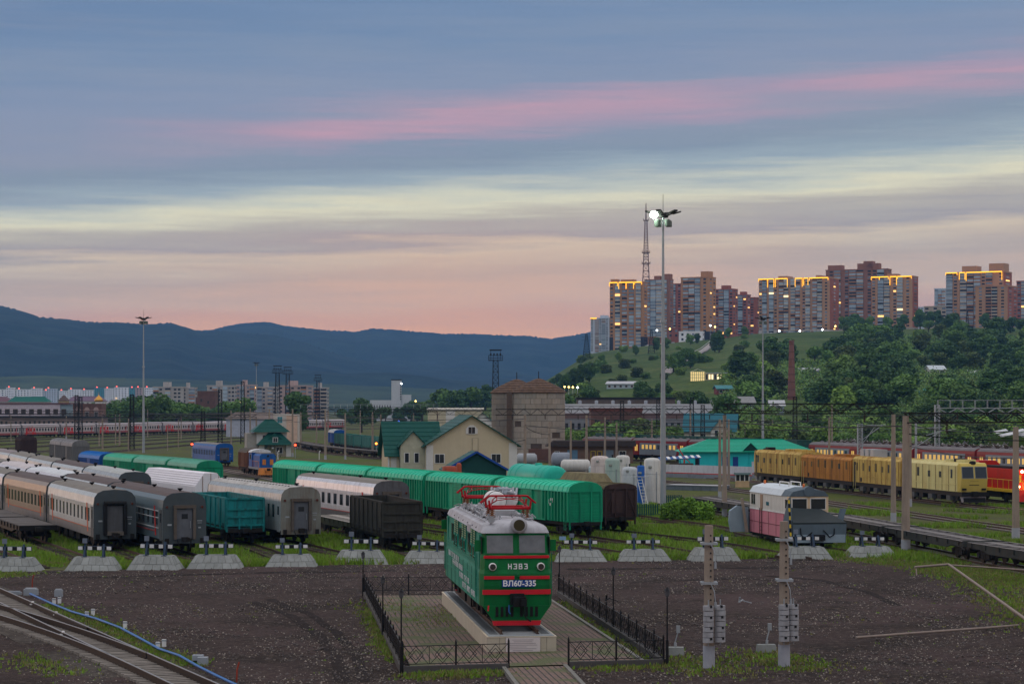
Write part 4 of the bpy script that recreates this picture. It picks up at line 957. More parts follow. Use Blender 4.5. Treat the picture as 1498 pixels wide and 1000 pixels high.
# ================================================================== MONUMENT LOCOMOTIVE
AX = math.atan2(2.63,23.8)                 # heading of the monument, turned a little left of the view
def monument():
 fx,fy = .42,99.7                      # middle of the pedestal's front edge
 d = Vector((-math.sin(AX),math.cos(AX),0))
 CREAM = M('pedestal_cream',(.47,.42,.33),.7,0,.10,1.5,.25,(.3,.25,.18)); CAP = M('pedestal_cap',(.52,.45,.34),.6)
 TOPG = M('pedestal_top_grey',(.24,.26,.27),.8,0,.2,1.2,.3)
 ped = thing('monument_pedestal','long cream tiled pedestal carrying the green locomotive','pedestal',(fx,fy,0),AX)
 L,w,h = 24.2,1.49,.80
 mb = MB(); mb.box(-w + .03,w - .03,.03,L - .03,-.1,h - .03); mb.build('core',M('joint_grey',(.16,.145,.12),.9),ped)
 # facing tiles, one by one
 n = 20; tl = L / n
 tm = MB(); tm.box(-.02,.02,-tl/2 + .008,tl/2 - .008,-.0,h - .05); tme = tm.mesh('facing_tile',CREAM)
 for s in (-1,1):
  for i in range(n): place('facing_tile',tme,ped,(s * (w - .012),tl * (i + .5),0))
 fm = MB()
 for x0,x1 in ((-w,-.96),(-.952,-.72),(.82,1.07),(1.078,w)):
  for z0,z1 in ((0,.23),(.238,h - .05)):
   mb = MB(); mb.box(x0 + .004,x1 - .004,-.03,.02,z0,z1); mb.build('facing_tile',CREAM,ped)
 mb = MB(); mb.box(-.716,.816,-.03,.02,0,h - .05); mb.build('facing_tile',CREAM,ped)
 mb = MB(); mb.box(-.69,.79,-.06,-.032,.06,h - .06); pl = mb.build('inscription_plate',M('plate_white',(.62,.56,.55),.5,0,.05),ped)
 for i,(a,b) in enumerate(((-.42,.5),(-.35,.45),(-.55,.6),(-.6,.66),(-.58,.2),(-.5,.62),(-.4,.48))):
  mb = MB(); mb.box(a,b,-.066,-.06,h - .17 - i * .075,h - .145 - i * .075); mb.build('engraved_line',M('engraved_grey',(.36,.32,.33),.7),pl)
 mb = MB(); mb.box(-w - .02,w + .02,-.05,L + .02,h - .05,h - .018); mb.build('coping',CAP,ped)
 mb = MB(); mb.box(-w + .07,w - .07,.05,L - .07,h - .02,h); mb.build('top_slab',TOPG,ped)
 for s in (-.79,.79):
  mb = MB(); mb.box(s - .065,s + .065,.75,L - .4,h,h + .03); mb.box(s - .02,s + .02,.75,L - .4,h + .03,h + .14); mb.box(s - .036,s + .036,.75,L - .4,h + .14,h + .18); mb.build('rail',RUST,ped)
 sm = MB(); sm.box(-1.30,-.95,-.07,.07,h,h + .015); sm.box(.95,1.30,-.07,.07,h,h + .015); sme = sm.mesh('slat',M('slat_grey',(.12,.13,.135),.8))
 for i in range(72): place('slat',sme,ped,(0,.9 + i * .32,0))
 rz = h + .18
 base = Vector((fx,fy,0)) + d * (1.35 + 10.3)
 GF = M('loco_green_front',(.004,.135,.034),.6,0,.2,1.2,.45,(.010,.085,.035),.25,12)
 GS = M('loco_green_side',(.008,.21,.140),.6,0,.2,.9,.5,(.02,.28,.20),.25,12,sf=1.5)
 RD = M('loco_red',(.55,.018,.03),.4,0,.12,2); RG = M('loco_roof',(.42,.42,.45),.6,0,.18,.8,.5,(.2,.19,.2),sf=1.5); RG2 = M('loco_roof_gear',(.34,.35,.37),.55,.2,.2,1.5)
 PR = M('pantograph_red',(.36,.008,.014),.4,0,.2,3); INS = M('insulator_brown',(.20,.085,.04),.35)
 t = thing('electric_locomotive','green electric locomotive with red stripes and red pantographs standing on the pedestal','locomotive',(base.x,base.y,0),AX)
 Y0,Y1 = -9.8,9.8
 def Z(a): return rz + a
 prof = [(-1.58,.95),(-1.58,2.35),(-1.54,2.5),(-1.47,4.12),(1.47,4.12),(1.54,2.5),(1.58,2.35),(1.58,.95)]
 # main body between cabs (teal-green sides) and the two cab fronts with sloping faces
 mb = MB(); mb.prism_y([(x,Z(z)) for x,z in prof][::-1],Y0 + .9,Y1 - .9); bd = mb.build('body',GS,t)
 for e in (-1,1):
  # front: lower bulge, upper raked window band
  def yy(q): return e * (9.8 - q)
  sec = [(0.95,.10,1.58),(1.85,.0,1.58),(2.35,.02,1.58),(2.52,.10,1.545),(3.05,.16,1.52),(3.16,.28,1.50),(4.12,.52,1.45)]
  vs = []; fs = []
  for z,q,hw in sec:
   for x,dq in ((-hw,.38),(-hw + .14,.08),(-hw * .5,.0),(hw * .5,.0),(hw - .14,.08),(hw,.38)): vs.append((x,yy(q + dq),Z(z)))
   vs.append((hw,yy(.98),Z(z))); vs.append((-hw,yy(.98),Z(z)))
  for j in range(len(sec) - 1):
   for k in range(8): fs.append((j*8 + k,j*8 + (k+1) % 8,(j+1)*8 + (k+1) % 8,(j+1)*8 + k))
  fs.append(tuple(range(8))); fs.append(tuple(range((len(sec)-1)*8,len(sec)*8)))
  mb = MB(); mb.add(vs,fs); cf = mb.build('cab_front',GF,t)
  # windscreens
  for s in (-1,1):
   x0,x1 = (.14,1.28) if s > 0 else (-1.28,-.14)
   def W(x,z): return (x,e * (9.8 - (.28 + (z - 3.16) * .25 + (0 if abs(x) < .75 else .06 * (abs(x) - .75) / .5))) ,Z(z))
   for nm,mat,g,out in (('window_frame',GF,.06,.035),('windscreen',M('windscreen_dusty',(.15,.16,.17),.4,0,.3,2),0,.05)):
    mb = MB(); q = [(x0 - g,3.24 - g),(x1 + g,3.24 - g),(x1 + g,4.0 + g),(x0 - g,4.0 + g)]
    A = [Vector(W(x,z)) + Vector((0,e * out,0)) for x,z in q]; B = [a - Vector((0,e * .08,0)) for a in A]
    mb.hexa(A,B); mb.build(nm,mat,cf)
  for z0,z1,q,xs in ((3.02,3.14,.15,((-1.44,1.44),)),(2.12,2.26,.01,((-1.44,-.12),(.12,1.44))),(1.45,1.66,.03,((-1.5,1.5),))):
   for a,b in xs:
    mb = MB()
    pts = [(-1.5,.10),(-1.40,.055),(-.75,-.005),(.75,-.005),(1.40,.055),(1.5,.10)]
    P = [p for p in pts if a <= p[0] <= b]
    if P[0][0] > a: P = [(a,-.005 if abs(a) < .75 else .05)] + P
    if P[-1][0] < b: P = P + [(b,-.005 if abs(b) < .75 else .05)]
    zq = q
    for (xa,da),(xb,db) in zip(P[:-1],P[1:]):
     A = [(xa,e * (9.8 - zq - da + .05),Z(z0)),(xb,e * (9.8 - zq - db + .05),Z(z0)),(xb,e * (9.8 - zq - db - .05),Z(z0)),(xa,e * (9.8 - zq - da - .05),Z(z0))]
     mb.hexa(A,[(x,y,Z(z1)) for x,y,_ in A])
    mb.build('red_stripe',RD,cf)
  for s in (-1,1):
   mb = MB(); mb.lathe_y((0,0,0),[(.17,-.06),(.17,.06),(.13,.08)],20); hl = mb.build('headlamp',WHITE,cf,(s * 1.06,e * 9.72,Z(2.66))); hl.rotation_euler = (0,0,math.pi if e < 0 else 0)
   mb = MB(); mb.cyl((0,.0,0),(0,.10,0),.13,.13,18); mb.build('lens',M('lens_dark',(.05,.045,.04),.08),hl)
  # lower skirt with slots and plough
  mb = MB(); A = [(-1.5,e * 9.74,Z(.96)),(1.5,e * 9.74,Z(.96)),(1.5,e * 9.2,Z(.96)),(-1.5,e * 9.2,Z(.96))]; B = [(-.98,e * 9.66,Z(.22)),(.98,e * 9.66,Z(.22)),(.98,e * 9.3,Z(.22)),(-.98,e * 9.3,Z(.22))]; mb.hexa(B,A); sk = mb.build('skirt',GF,t)
  sl = MB(); sl.box(-.065,.065,-.05,.05,Z(.48),Z(.92)); sme2 = sl.mesh('slot',BLACK)
  for x in (-.87,-.65,-.43,-.21,.21,.43,.65,.87): place('slot',sme2,sk,(x,e * 9.685,0))
  mb = MB(); A = [(-1.02,e * 9.78,Z(.10)),(1.02,e * 9.78,Z(.10)),(1.02,e * 9.5,Z(.10)),(-1.02,e * 9.5,Z(.10))]; mb.hexa(A,[(x * 1.05,y,Z(.30)) for x,y,z in A]); mb.build('rail_guard',RD,sk)
  # coupler, hoses
  mb = MB(); mb.box(-.3,.3,min(e*9.6,e*10.0),max(e*9.6,e*10.0),Z(1.02),Z(1.5)); mb.box(-.2,.34,min(e*9.9,e*10.35),max(e*9.9,e*10.35),Z(.95),Z(1.38)); mb.box(.1,.36,min(e*10.3,e*10.5),max(e*10.3,e*10.5),Z(1.0),Z(1.3)); mb.build('coupler',BLACK,t)
  mb = MB(); mb.tube([(.3,e * 9.9,Z(1.0)),(.28,e * 10.0,Z(.6)),(.4,e * 10.0,Z(.4)),(.6,e * 9.9,Z(.28))],.03,6); mb.build('air_hose',BLACK,t)
  mb = MB(); mb.tube([(-.35,e * 9.85,Z(1.0)),(-.37,e * 9.95,Z(.7)),(-.3,e * 9.95,Z(.62))],.03,6); mb.build('air_hose',M('hose_blue',(.03,.12,.35),.5),t)
  mb = MB(); mb.bar((-1.25,e * 9.85,Z(.98)),(-1.28,e * 9.9,Z(.75)),.05); mb.build('lever',RD,t)
  mb = MB(); mb.lathe_y((0,0,0),[(.06,-.1),(.08,.0),(.06,.1)],10); mb.build('horn_boss',GF,cf,(.06,e * 9.78,Z(2.28)));
  # roof end cap
  cap = []
  for k in range(9):
   a = math.pi * k / 8; cap.append((1.5 * math.cos(a) if abs(math.cos(a)) < 1 else math.copysign(1.5,math.cos(a)),4.10 + .52 * math.sin(a) ** .6))
  vs = []; fs = []
  for y,sc,zs in ((9.36,.94,.0),(9.30,.985,.45),(9.05,1.0,.82),(8.2,1.0,1.0)):
   for x,z in cap: vs.append((x * sc,e * y,Z(4.10 + (z - 4.10) * zs)))
  for j in range(3):
   for k in range(8): fs.append((j*9+k,j*9+k+1,(j+1)*9+k+1,(j+1)*9+k))
  mb = MB(); mb.add(vs,fs,True); mb.build('roof_end',RG,t)
  if e < 0:
   mb = MB(); mb.lathe_y((0,0,0),[(.33,-.35),(.36,.0),(.36,.25),(.26,.30)],22); sp = mb.build('searchlight',RG,t,(.12,-9.35,Z(4.46))); sp.rotation_euler = (0,0,math.pi)
   mb = MB(); mb.cyl((0,.22,0),(0,.31,0),.25,.25,20); mb.build('lens',M('lens_amber',(.06,.05,.03),.08),sp)
   mb = MB(); mb.cyl((-1.05,-9.1,Z(4.68)),(-1.05,-8.5,Z(4.68)),.16,.07,12); mb.cyl((-1.05,-8.8,Z(4.4)),(-1.05,-8.8,Z(4.65)),.05,.05,8); mb.build('horn',RG2,t)
  for s in (-1,1):   # cab side door, window, handrails
   mb = MB(); mb.box(-.02,.02,e * 8.35 - .32,e * 8.35 + .32,Z(2.0),Z(4.0)); dd = mb.build('cab_door',GS,t,(s * 1.53,0,0)); dd.rotation_euler = (0,R(-s * 2.2) * 0,0)
   mb = MB(); mb.box(-.02,.02,e * 9.0 - .24,e * 9.0 + .24,Z(3.2),Z(3.95)); mb.build('cab_window',GLASS,t,(s * 1.505,0,0))
   mb = MB(); mb.tube([(s * 1.66,e * 8.0,Z(1.3)),(s * 1.66,e * 8.0,Z(3.2))],.02,6); mb.tube([(s * 1.66,e * 8.72,Z(1.3)),(s * 1.66,e * 8.72,Z(3.2))],.02,6); mb.build('handrail',GS,t)
   mb = MB(); mb.box(s * 1.5,s * 1.8,e * 9.15 - .03,e * 9.15 + .03,Z(3.3),Z(3.8)); mb.build('wing_mirror',GF,t)
 # roof between the ends
 mb = MB(); rp = [(-1.52,4.08)] + [(1.5 * math.cos(math.pi * (1 - k/8)),4.12 + .5 * math.sin(math.pi * k/8) ** .6) for k in range(9)] + [(1.52,4.08)]
 mb.prism_y([(x,Z(z)) for x,z in rp][::-1],-8.25,8.25); rf = mb.build('roof',RG,t)
 for y in (-6.4,-4.6,-2.2,0.2,2.6,5.0):
  for s in (-1,1):
   mb = MB(); mb.bar((s * 1.49,y,Z(4.2)),(s * .9,y,Z(4.60)),.05); mb.build('roof_seam',DARKM,rf)
 mb = MB(); mb.box(-.95,-.75,-7.8,7.8,Z(4.63),Z(4.67)); mb.box(.75,.95,-7.8,7.8,Z(4.63),Z(4.67)); mb.build('roof_walkway',RG2,rf)
 mb = MB(); mb.tube([(-.62,-7.5,Z(4.74)),(-.62,7.5,Z(4.74))],.035,6); mb.tube([(-1.2,-7.6,Z(4.56)),(-1.2,7.6,Z(4.56))],.025,6)
 rng = random.Random(5)
 for i in range(70):
  y = rng.uniform(-7.6,6.8); x = rng.uniform(-1.2,-.3) if i < 46 else rng.uniform(.3,1.1); mb.tube([(x,y,Z(4.6)),(x + rng.uniform(-.1,.1),y + rng.uniform(-.3,.3),Z(4.72 + .15 * rng.random())),(x + rng.uniform(-.3,.3),y + rng.uniform(-.6,.6),Z(4.66))],.022,5)
 mb.build('roof_conduit',RG2,rf)
 for y in (-3.6,-1.8,4.0): mb = MB(); mb.box(-.35,.55,y - .5,y + .5,Z(4.62),Z(4.86)); mb.build('roof_box',RG2,rf)
 # main reservoirs / breakers on the roof
 for x,y in ((-.15,-1.7),(.75,1.2)):
  mb = MB(); mb.lathe_y((0,0,0),[(.05,-.95),(.38,-.93),(.46,-.85),(.46,.85),(.38,.93),(.05,.95)],22); rs = mb.build('reservoir',WHITE,t,(x,y,Z(5.22)))
  for q in (-.78,.78): mb = MB(); mb.lathe_y((0,0,0),[(.465,q - .05),(.485,q - .04),(.485,q + .04),(.465,q + .05)],22); mb.build('band',DARKM,rs)
  for q in (-.6,.6): mb = MB(); mb.box(-.3,.3,q - .08,q + .08,-.62,-.35); mb.build('cradle',RG2,rs)
 mb = MB()
 for i in range(9):
  a = Vector((rng.uniform(-.2,1.0),rng.uniform(-.6,.8),5.6)); mb.cyl((a.x,a.y,Z(5.3)),(a.x + .1,a.y + .3,Z(5.75)),.06,.06,8)
 mb.cyl((.1,-.6,Z(5.72)),(.9,.6,Z(5.62)),.1,.1,8); mb.cyl((.45,-.9,Z(5.6)),(.95,.3,Z(5.45)),.09,.09,8); mb.build('air_breaker',GALV,t)
 mb = MB(); mb.cyl((-1.0,-4.6,Z(4.6)),(-.45,-4.0,Z(5.35)),.045,.045,8); mb.build('roof_lead',RG,t)
 # pantographs
 for e in (-1,1):
  yc = e * 6.1
  pg = bpy.data.objects.new('pantograph',None); COL.objects.link(pg); pg.parent = t; pg.location = (0,yc,Z(4.62))
  im = MB(); im.cyl((0,0,0),(0,0,.42),.06,.06,8)
  for k in range(4): im.cyl((0,0,.06 + k * .09),(0,0,.10 + k * .09),.13,.10,10)
  ime = im.mesh('insulator',INS)
  for x in (-.8,.8):
   for y in (-.85,.85): place('insulator',ime,pg,(x,y,0))
  mb = MB(); b = .47
  for y in (-.85,.85): mb.cyl((-.95,y,b),(.95,y,b),.065,.065,8)
  for x in (-.8,.8): mb.cyl((x,-1.0,b),(x,1.0,b),.065,.065,8)
  mb.build('base_frame',PR,pg)
  mb = MB()
  for s in (-1,1):
   mb.cyl((s * .85,0.75 * s * 0 + .7,b + .05),(s * .6,-.9,b + .35),.03,.03,6); mb.cyl((s * .85,-.7,b + .05),(s * .6,.9,b + .32),.03,.03,6)
   mb.cyl((s * .6,-.9,b + .35),(s * .5,.1,b + .52),.025,.025,6); mb.cyl((s * .6,.9,b + .32),(s * .5,-.1,b + .52),.025,.025,6)
   mb.cyl((s * .9,-.9,b),(s * .95,-.9,b + .35),.05,.05,6); mb.cyl((s * .9,.9,b),(s * .95,.9,b + .35),.05,.05,6)
  mb.cyl((.6,-.9,b + .35),(-.6,.0,b + .45),.02,.02,6); mb.cyl((-.6,-.9,b + .35),(.6,.0,b + .45),.02,.02,6); mb.build('arm',PR,pg)
  mb = MB()
  for y in (-.25,.25): mb.tube([(-1.25,y,b + .2),(-.86,y,b + .52),(.86,y,b + .52),(1.25,y,b + .2)],.04,6)
  for x in (-.9,.9): mb.cyl((x,-.25,b + .52),(x,.25,b + .52),.03,.03,6)
  mb.build('collector',PR,pg)
 # left and right sides: louvres, windows, belt lines, slogan
 for s in (-1,1):
  xw = s * 1.53
  LV = M('louvre_frame',(.012,.13,.09),.6)
  for i,y in enumerate((-6.2,-4.9,-1.6,-.3,2.6,3.9)):
   mb = MB(); mb.box(-.03,.03,-.42,.42,Z(3.42),Z(4.08)); fr = mb.build('louvre',LV,t,(s * 1.505,y,0)); window(t,s * 1.53,y,Z(3.08),.62,.5,R(-90) if s < 0 else R(90),frame=GS,mull=0,depth=.05)
   sm2 = MB(); sm2.box(-.03,.03,-.38,.38,-.02,.02); m2 = sm2.mesh('louvre_slat',M('louvre_slat',(.26,.33,.17),.6))
   for k in range(6): place('louvre_slat',m2,fr,(s * .02,0,Z(3.48) + k * .108))
  for y in (-3.3,1.15,5.6):
   mb = MB(); mb.box(-.03,.03,-.40,.40,Z(2.92),Z(3.8)); mb.build('side_window',GLASS,t,(s * 1.515,y,0))
  mb = MB(); mb.box(-.012,.012,-4.1,-2.4,Z(3.85),Z(4.2)); mb.build('white_panel',RG,t,(s * 1.51,0,0))
  for z in (2.42,2.66,2.80,2.06,1.62):
   mb = MB(); mb.box(-.018,.018,-8.7,8.7,Z(z) - .022,Z(z) + .022); mb.build('belt_moulding',GS,t,(s * (1.585 if z < 2.4 else 1.545),0,0))
  for y in np.arange(-7.7,8,2.2): mb = MB(); mb.box(-.012,.012,y - .014,y + .014,Z(.97),Z(2.4)); mb.build('panel_seam',M('seam_green',(.006,.07,.05),.8),t,(s * 1.583,0,0))
  mb = MB()
  for y in np.arange(-7.4,8,1.6): mb.cyl((s * 1.6,y,Z(2.95)),(s * 1.6,y + .9,Z(2.95)),.02,.02,5)
  mb.build('side_handrail',GS,t)
 # slogan on the side towards the pale cars: four stepped lines of white letters (illegible in the picture)
 LM = M('slogan_white',(.62,.65,.66),.6)
 for ln,(ya,yb,z) in enumerate(((6.9,1.3,2.28),(4.6,-1.0,1.98),(1.2,-4.2,1.62),(-.9,-6.9,1.25))):
  y = ya; rng2 = random.Random(ln)
  while y > yb:
   w_ = rng2.uniform(.2,.3)
   if rng2.random() < .86:
    mb = MB()
    mb.box(-.008,.008,y - w_,y - w_ + .05,Z(z) - .13,Z(z) + .13)
    if rng2.random() < .7: mb.box(-.008,.008,y - .05,y,Z(z) - .13,Z(z) + .13)
    if rng2.random() < .7: mb.box(-.008,.008,y - w_,y,Z(z) + .08,Z(z) + .13)
    if rng2.random() < .6: mb.box(-.008,.008,y - w_,y,Z(z) - .03,Z(z) + .03)
    y -= w_ + .13; mb.build('letter',LM,t,(-1.60,0,0))
   else: y -= .3
 # running gear
 mb = MB(); mb.box(-1.4,1.4,-9.0,9.0,Z(.82),Z(.948))
 for y in (-1.5,1.6): mb.box(-1.35,1.35,y - 1.0,y + 1.0,Z(.3),Z(.82))
 mb.build('underframe',BLACK,t)
 for e in (-1,1):
  mb = MB()
  for s in (-1,1):
   mb.box(s * 1.1 - .06,s * 1.1 + .06,-3.0,3.0,.62,.9)
   for k in (-2.2,0,2.2): mb.cbox((s * 1.16,k,.58),(.26,.4,.42)); mb.cbox((s * 1.2,k + 1.0,.72),(.16,.9,.14))
   for k in (-1.1,1.1): mb.cyl((s * 1.15,k,.3),(s * 1.15,k,.8),.1,.1,8)
  b = mb.build('bogie',DARKM,t,(0,e * 5.0,rz))
  for s in (-1,1):
   for k in (-2.2,0,2.2): o = place('wheel',WHEEL_ME,b,(s * .79,k,.625),0 if s > 0 else math.pi,(1,1.2,1.2))
 # number plate and maker's letters
 mb = MB(); mb.box(-.72,.72,-.02,.02,Z(1.78),Z(2.08)); np_ = mb.build('number_plate',M('plate_blue',(.012,.06,.28),.4),t,(.06,-9.84,0))
 WL = M('letter_white',(.82,.83,.85),.5)
 for body,size,x,z,bold in (('ВЛ60',.345,-.28,1.925,.008),('к',.15,.15,2.03,.0),('-335',.345,.47,1.925,.008)):
  o = place('lettering',text_mesh(body,size,WL,.012,bold),np_,(x - .0,-.03,Z(z))); o.rotation_euler = (R(90),0,0)
 BL = {'H': ((0,0,.04,.24),(.12,0,.16,.24),(0,.1,.16,.14)),'E': ((0,0,.16,.04),(0,.2,.16,.24),(.12,0,.16,.24),(.05,.1,.16,.14)),'V': ((0,0,.04,.24),(0,0,.15,.04),(0,.2,.14,.24),(0,.1,.15,.14),(.12,.02,.16,.11),(.11,.13,.15,.22)),'Z': ((0,0,.15,.04),(0,.2,.14,.24),(.04,.1,.15,.14),(.12,.02,.16,.11),(.11,.13,.15,.22))}
 for k,ch in enumerate('HEVZ'):
  mb = MB(); [mb.box(a,c,-.012 - .0015 * j,.012,b,d2) for j,(a,b,c,d2) in enumerate(BL[ch])]; mb.build('lettering',WL,t,(-.38 + k * .235,-9.70,Z(2.55)))
monument()
# ------------------------------------------------------------------ monument yard: paving, kerbs, fence, lamps
def pave_material():
 m = bpy.data.materials.new('paving_blocks'); m.use_nodes = True; N = m.node_tree.nodes; L = m.node_tree.links; b = N['Principled BSDF']; b.inputs['Roughness'].default_value = .9
 t = N.new('ShaderNodeTexCoord'); mp = N.new('ShaderNodeMapping'); L.new(t.outputs['Object'],mp.inputs[0]); mp.inputs['Rotation'].default_value = (0,0,R(-96.3))
 br = N.new('ShaderNodeTexBrick'); L.new(mp.outputs[0],br.inputs[0]); br.inputs['Color1'].default_value = (.19,.115,.09,1); br.inputs['Color2'].default_value = (.15,.095,.078,1); br.inputs['Mortar'].default_value = (.028,.024,.018,1)
 br.inputs['Scale'].default_value = 1.0; br.inputs['Mortar Size'].default_value = .034; br.inputs['Brick Width'].default_value = .42; br.inputs['Row Height'].default_value = .25; br.inputs['Mortar Smooth'].default_value = .3
 n = N.new('ShaderNodeTexNoise'); L.new(t.outputs['Object'],n.inputs[0]); n.inputs['Scale'].default_value = .45; n.inputs['Detail'].default_value = 6
 r = N.new('ShaderNodeMapRange'); L.new(n.outputs[0],r.inputs[0]); r.inputs[1].default_value = .47; r.inputs[2].default_value = .60
 mx = N.new('ShaderNodeMix'); mx.data_type = 'RGBA'; L.new(r.outputs[0],mx.inputs[0]); L.new(br.outputs[0],mx.inputs[6]); mx.inputs[7].default_value = (.075,.085,.028,1)
 L.new(mx.outputs[2],b.inputs['Base Color'])
 bp = N.new('ShaderNodeBump'); bp.inputs['Distance'].default_value = .02; bp.inputs['Strength'].default_value = .8; iv = N.new('ShaderNodeMath'); iv.operation = 'SUBTRACT'; iv.inputs[0].default_value = 1; L.new(br.outputs['Fac'],iv.inputs[1]); L.new(iv.outputs[0],bp.inputs['Height']); L.new(bp.outputs[0],b.inputs['Normal'])
 return m
PAVE = pave_material()
NL,NR,FL,FR = Vector((-4.36,92.6,0)),Vector((6.2,95.2,0)),Vector((-8.2,129.5,0)),Vector((2.6,130.0,0))
def lerp(a,b,t): return a + (b - a) * t
flat('paved_yard',[(p.x,p.y) for p in (NL + Vector((.35,.4,0)),NR + Vector((-.8,.4,0)),FR + Vector((-1.0,-.4,0)),FL + Vector((.5,-.4,0)))],.135,PAVE)
path = [(-.35,93.7),(2.15,94.3),(3.0,84.0),(.55,83.5)]
flat('paved_path',path,.128,PAVE)
KERB = M('kerb_concrete',(.19,.185,.17),.95,0,.2,2,.3,(.12,.11,.09))
def kerb(a,b,label,seg=1.0):
 a,b = Vector(a),Vector(b); d = (b - a); n = max(1,int(d.length / seg)); u = d.normalized(); t = thing('kerb',label,'kerb',(a.x,a.y,0),math.atan2(u.y,u.x))
 mb = MB(); l = d.length / n; mb.box(.006,l - .006,-.08,.08,-.1,.20); me = mb.mesh('kerb_stone',KERB)
 for i in range(n): place('kerb_stone',me,t,(i * l,0,0))
kerb((FR.x - .9,FR.y - .6,0),(NR.x - .75,NR.y + .3,0),'concrete kerb between the paving and the fence facing the bare posts')
kerb((path[0][0],path[0][1],0),(path[3][0],path[3][1],0),'concrete kerb along the path on the side of the turnout')
kerb((path[1][0],path[1][1],0),(path[2][0],path[2][1],0),'concrete kerb along the path on the side of the weight posts')
IRON = M('wrought_iron',(.018,.018,.020),.5,.3,.2,4); PLINTH = M('plinth_dark',(.085,.08,.078),.9,0,.2,2)
def fence(a,b,label,panel=2.35,plinth=True):
 a,b = Vector(a),Vector(b); d = b - a; n = max(1,round(d.length / panel)); l = d.length / n; u = d.normalized()
 t = thing('iron_fence',label,'fence',(a.x,a.y,0),math.atan2(u.y,u.x))
 if plinth: mb = MB(); mb.box(.02,d.length - .02,-.1,.1,-.1,.30); mb.build('plinth',PLINTH,t)
 pm = MB(); pm.box(-.035,.035,-.035,.035,0,1.22); pm.cyl((0,0,1.22),(0,0,1.32),.045,.01,6); pme = pm.mesh('post',IRON)
 for i in range(n + 1): place('post',pme,t,(i * l,0,0))
 # one panel: rails, middle bar and two figures of nested diamonds
 rm = MB(); rm.box(.04,l - .04,-.018,.018,.36,.39); rm.box(.04,l - .04,-.018,.018,1.08,1.11); rme = rm.mesh('fence_rail',IRON)
 bm_ = MB(); bm_.box(-.012,.012,-.012,.012,.39,1.08); bme = bm_.mesh('bar',IRON)
 gm = MB(); hw = l / 4 - .05; zc,hh = .735,.345
 def dia(cx,w,h,r):
  p = [(cx - w,0,zc),(cx,0,zc + h),(cx + w,0,zc),(cx,0,zc - h),(cx - w,0,zc)]
  for q,s in zip(p[:-1],p[1:]): gm.bar(q,s,r)
 dia(0,hw * .62,hh,.022); dia(0,hw * .36,hh * .58,.02)
 for s in (-1,1):
  gm.bar((s * hw,0,zc + hh),(s * hw * .3,0,zc),.02); gm.bar((s * hw,0,zc - hh),(s * hw * .3,0,zc),.02)
 gme = gm.mesh('diamond_figure',IRON)
 for i in range(n):
  place('fence_rail',rme,t,(i * l,0,0)); place('bar',bme,t,(i * l + l/2,0,0))
  place('diamond_figure',gme,t,(i * l + l * .25,0,0)); place('diamond_figure',gme,t,(i * l + l * .75,0,0))
fence(NL,lerp(NL,NR,.40),'black diamond patterned iron fence before the pedestal, turnout side of the path')
fence(lerp(NL,NR,.63),NR,'black diamond patterned iron fence before the pedestal, weight post side of the path')
fence(NL,FL,'long black iron fence along the grass strip on the turnout side of the monument')
fence(NR,FR,'long black iron fence beside the kerb on the weight post side of the monument')
fence(FL,lerp(FL,FR,.45),'black iron fence closing the monument yard behind the locomotive',plinth=False)
def lamp(p,hgt,label):
 t = thing('lamp_post',label,'lamp post',(p.x,p.y,0)); mb = MB(); mb.cyl((0,0,-.1),(0,0,1.1),.07,.06,10); mb.cyl((0,0,1.1),(0,0,hgt - .45),.035,.028,8); mb.build('post',IRON,t)
 mb = MB(); mb.lathe((0,0,hgt - .45),[(.03,0),(.08,.06),(.11,.24),(.04,.28)],6,False); mb.build('lantern',M('lantern_glass',(.10,.10,.11),.2),t)
 mb = MB(); mb.lathe((0,0,hgt - .18),[(.14,0),(.06,.08),(.02,.14)],6,False); mb.build('lantern_cap',IRON,t)
LLB = 'black lamp post at the %s corner of the monument fence'
lamp(NL + Vector((-.05,-.05,0)),3.45,LLB % 'front turnout side'); lamp(NR + Vector((.15,-.1,0)),3.3,LLB % 'front weight post side')
lamp(lerp(NL,FL,.385) + Vector((-.1,0,0)),2.9,'black lamp post midway along the fence on the turnout side'); lamp(FL + Vector((-.1,0,0)),2.6,LLB % 'back turnout side')
lamp(lerp(NR,FR,.42) + Vector((.1,0,0)),3.1,'black lamp post midway along the fence on the weight post side'); lamp(FR + Vector((.05,0,0)),2.9,LLB % 'back weight post side')
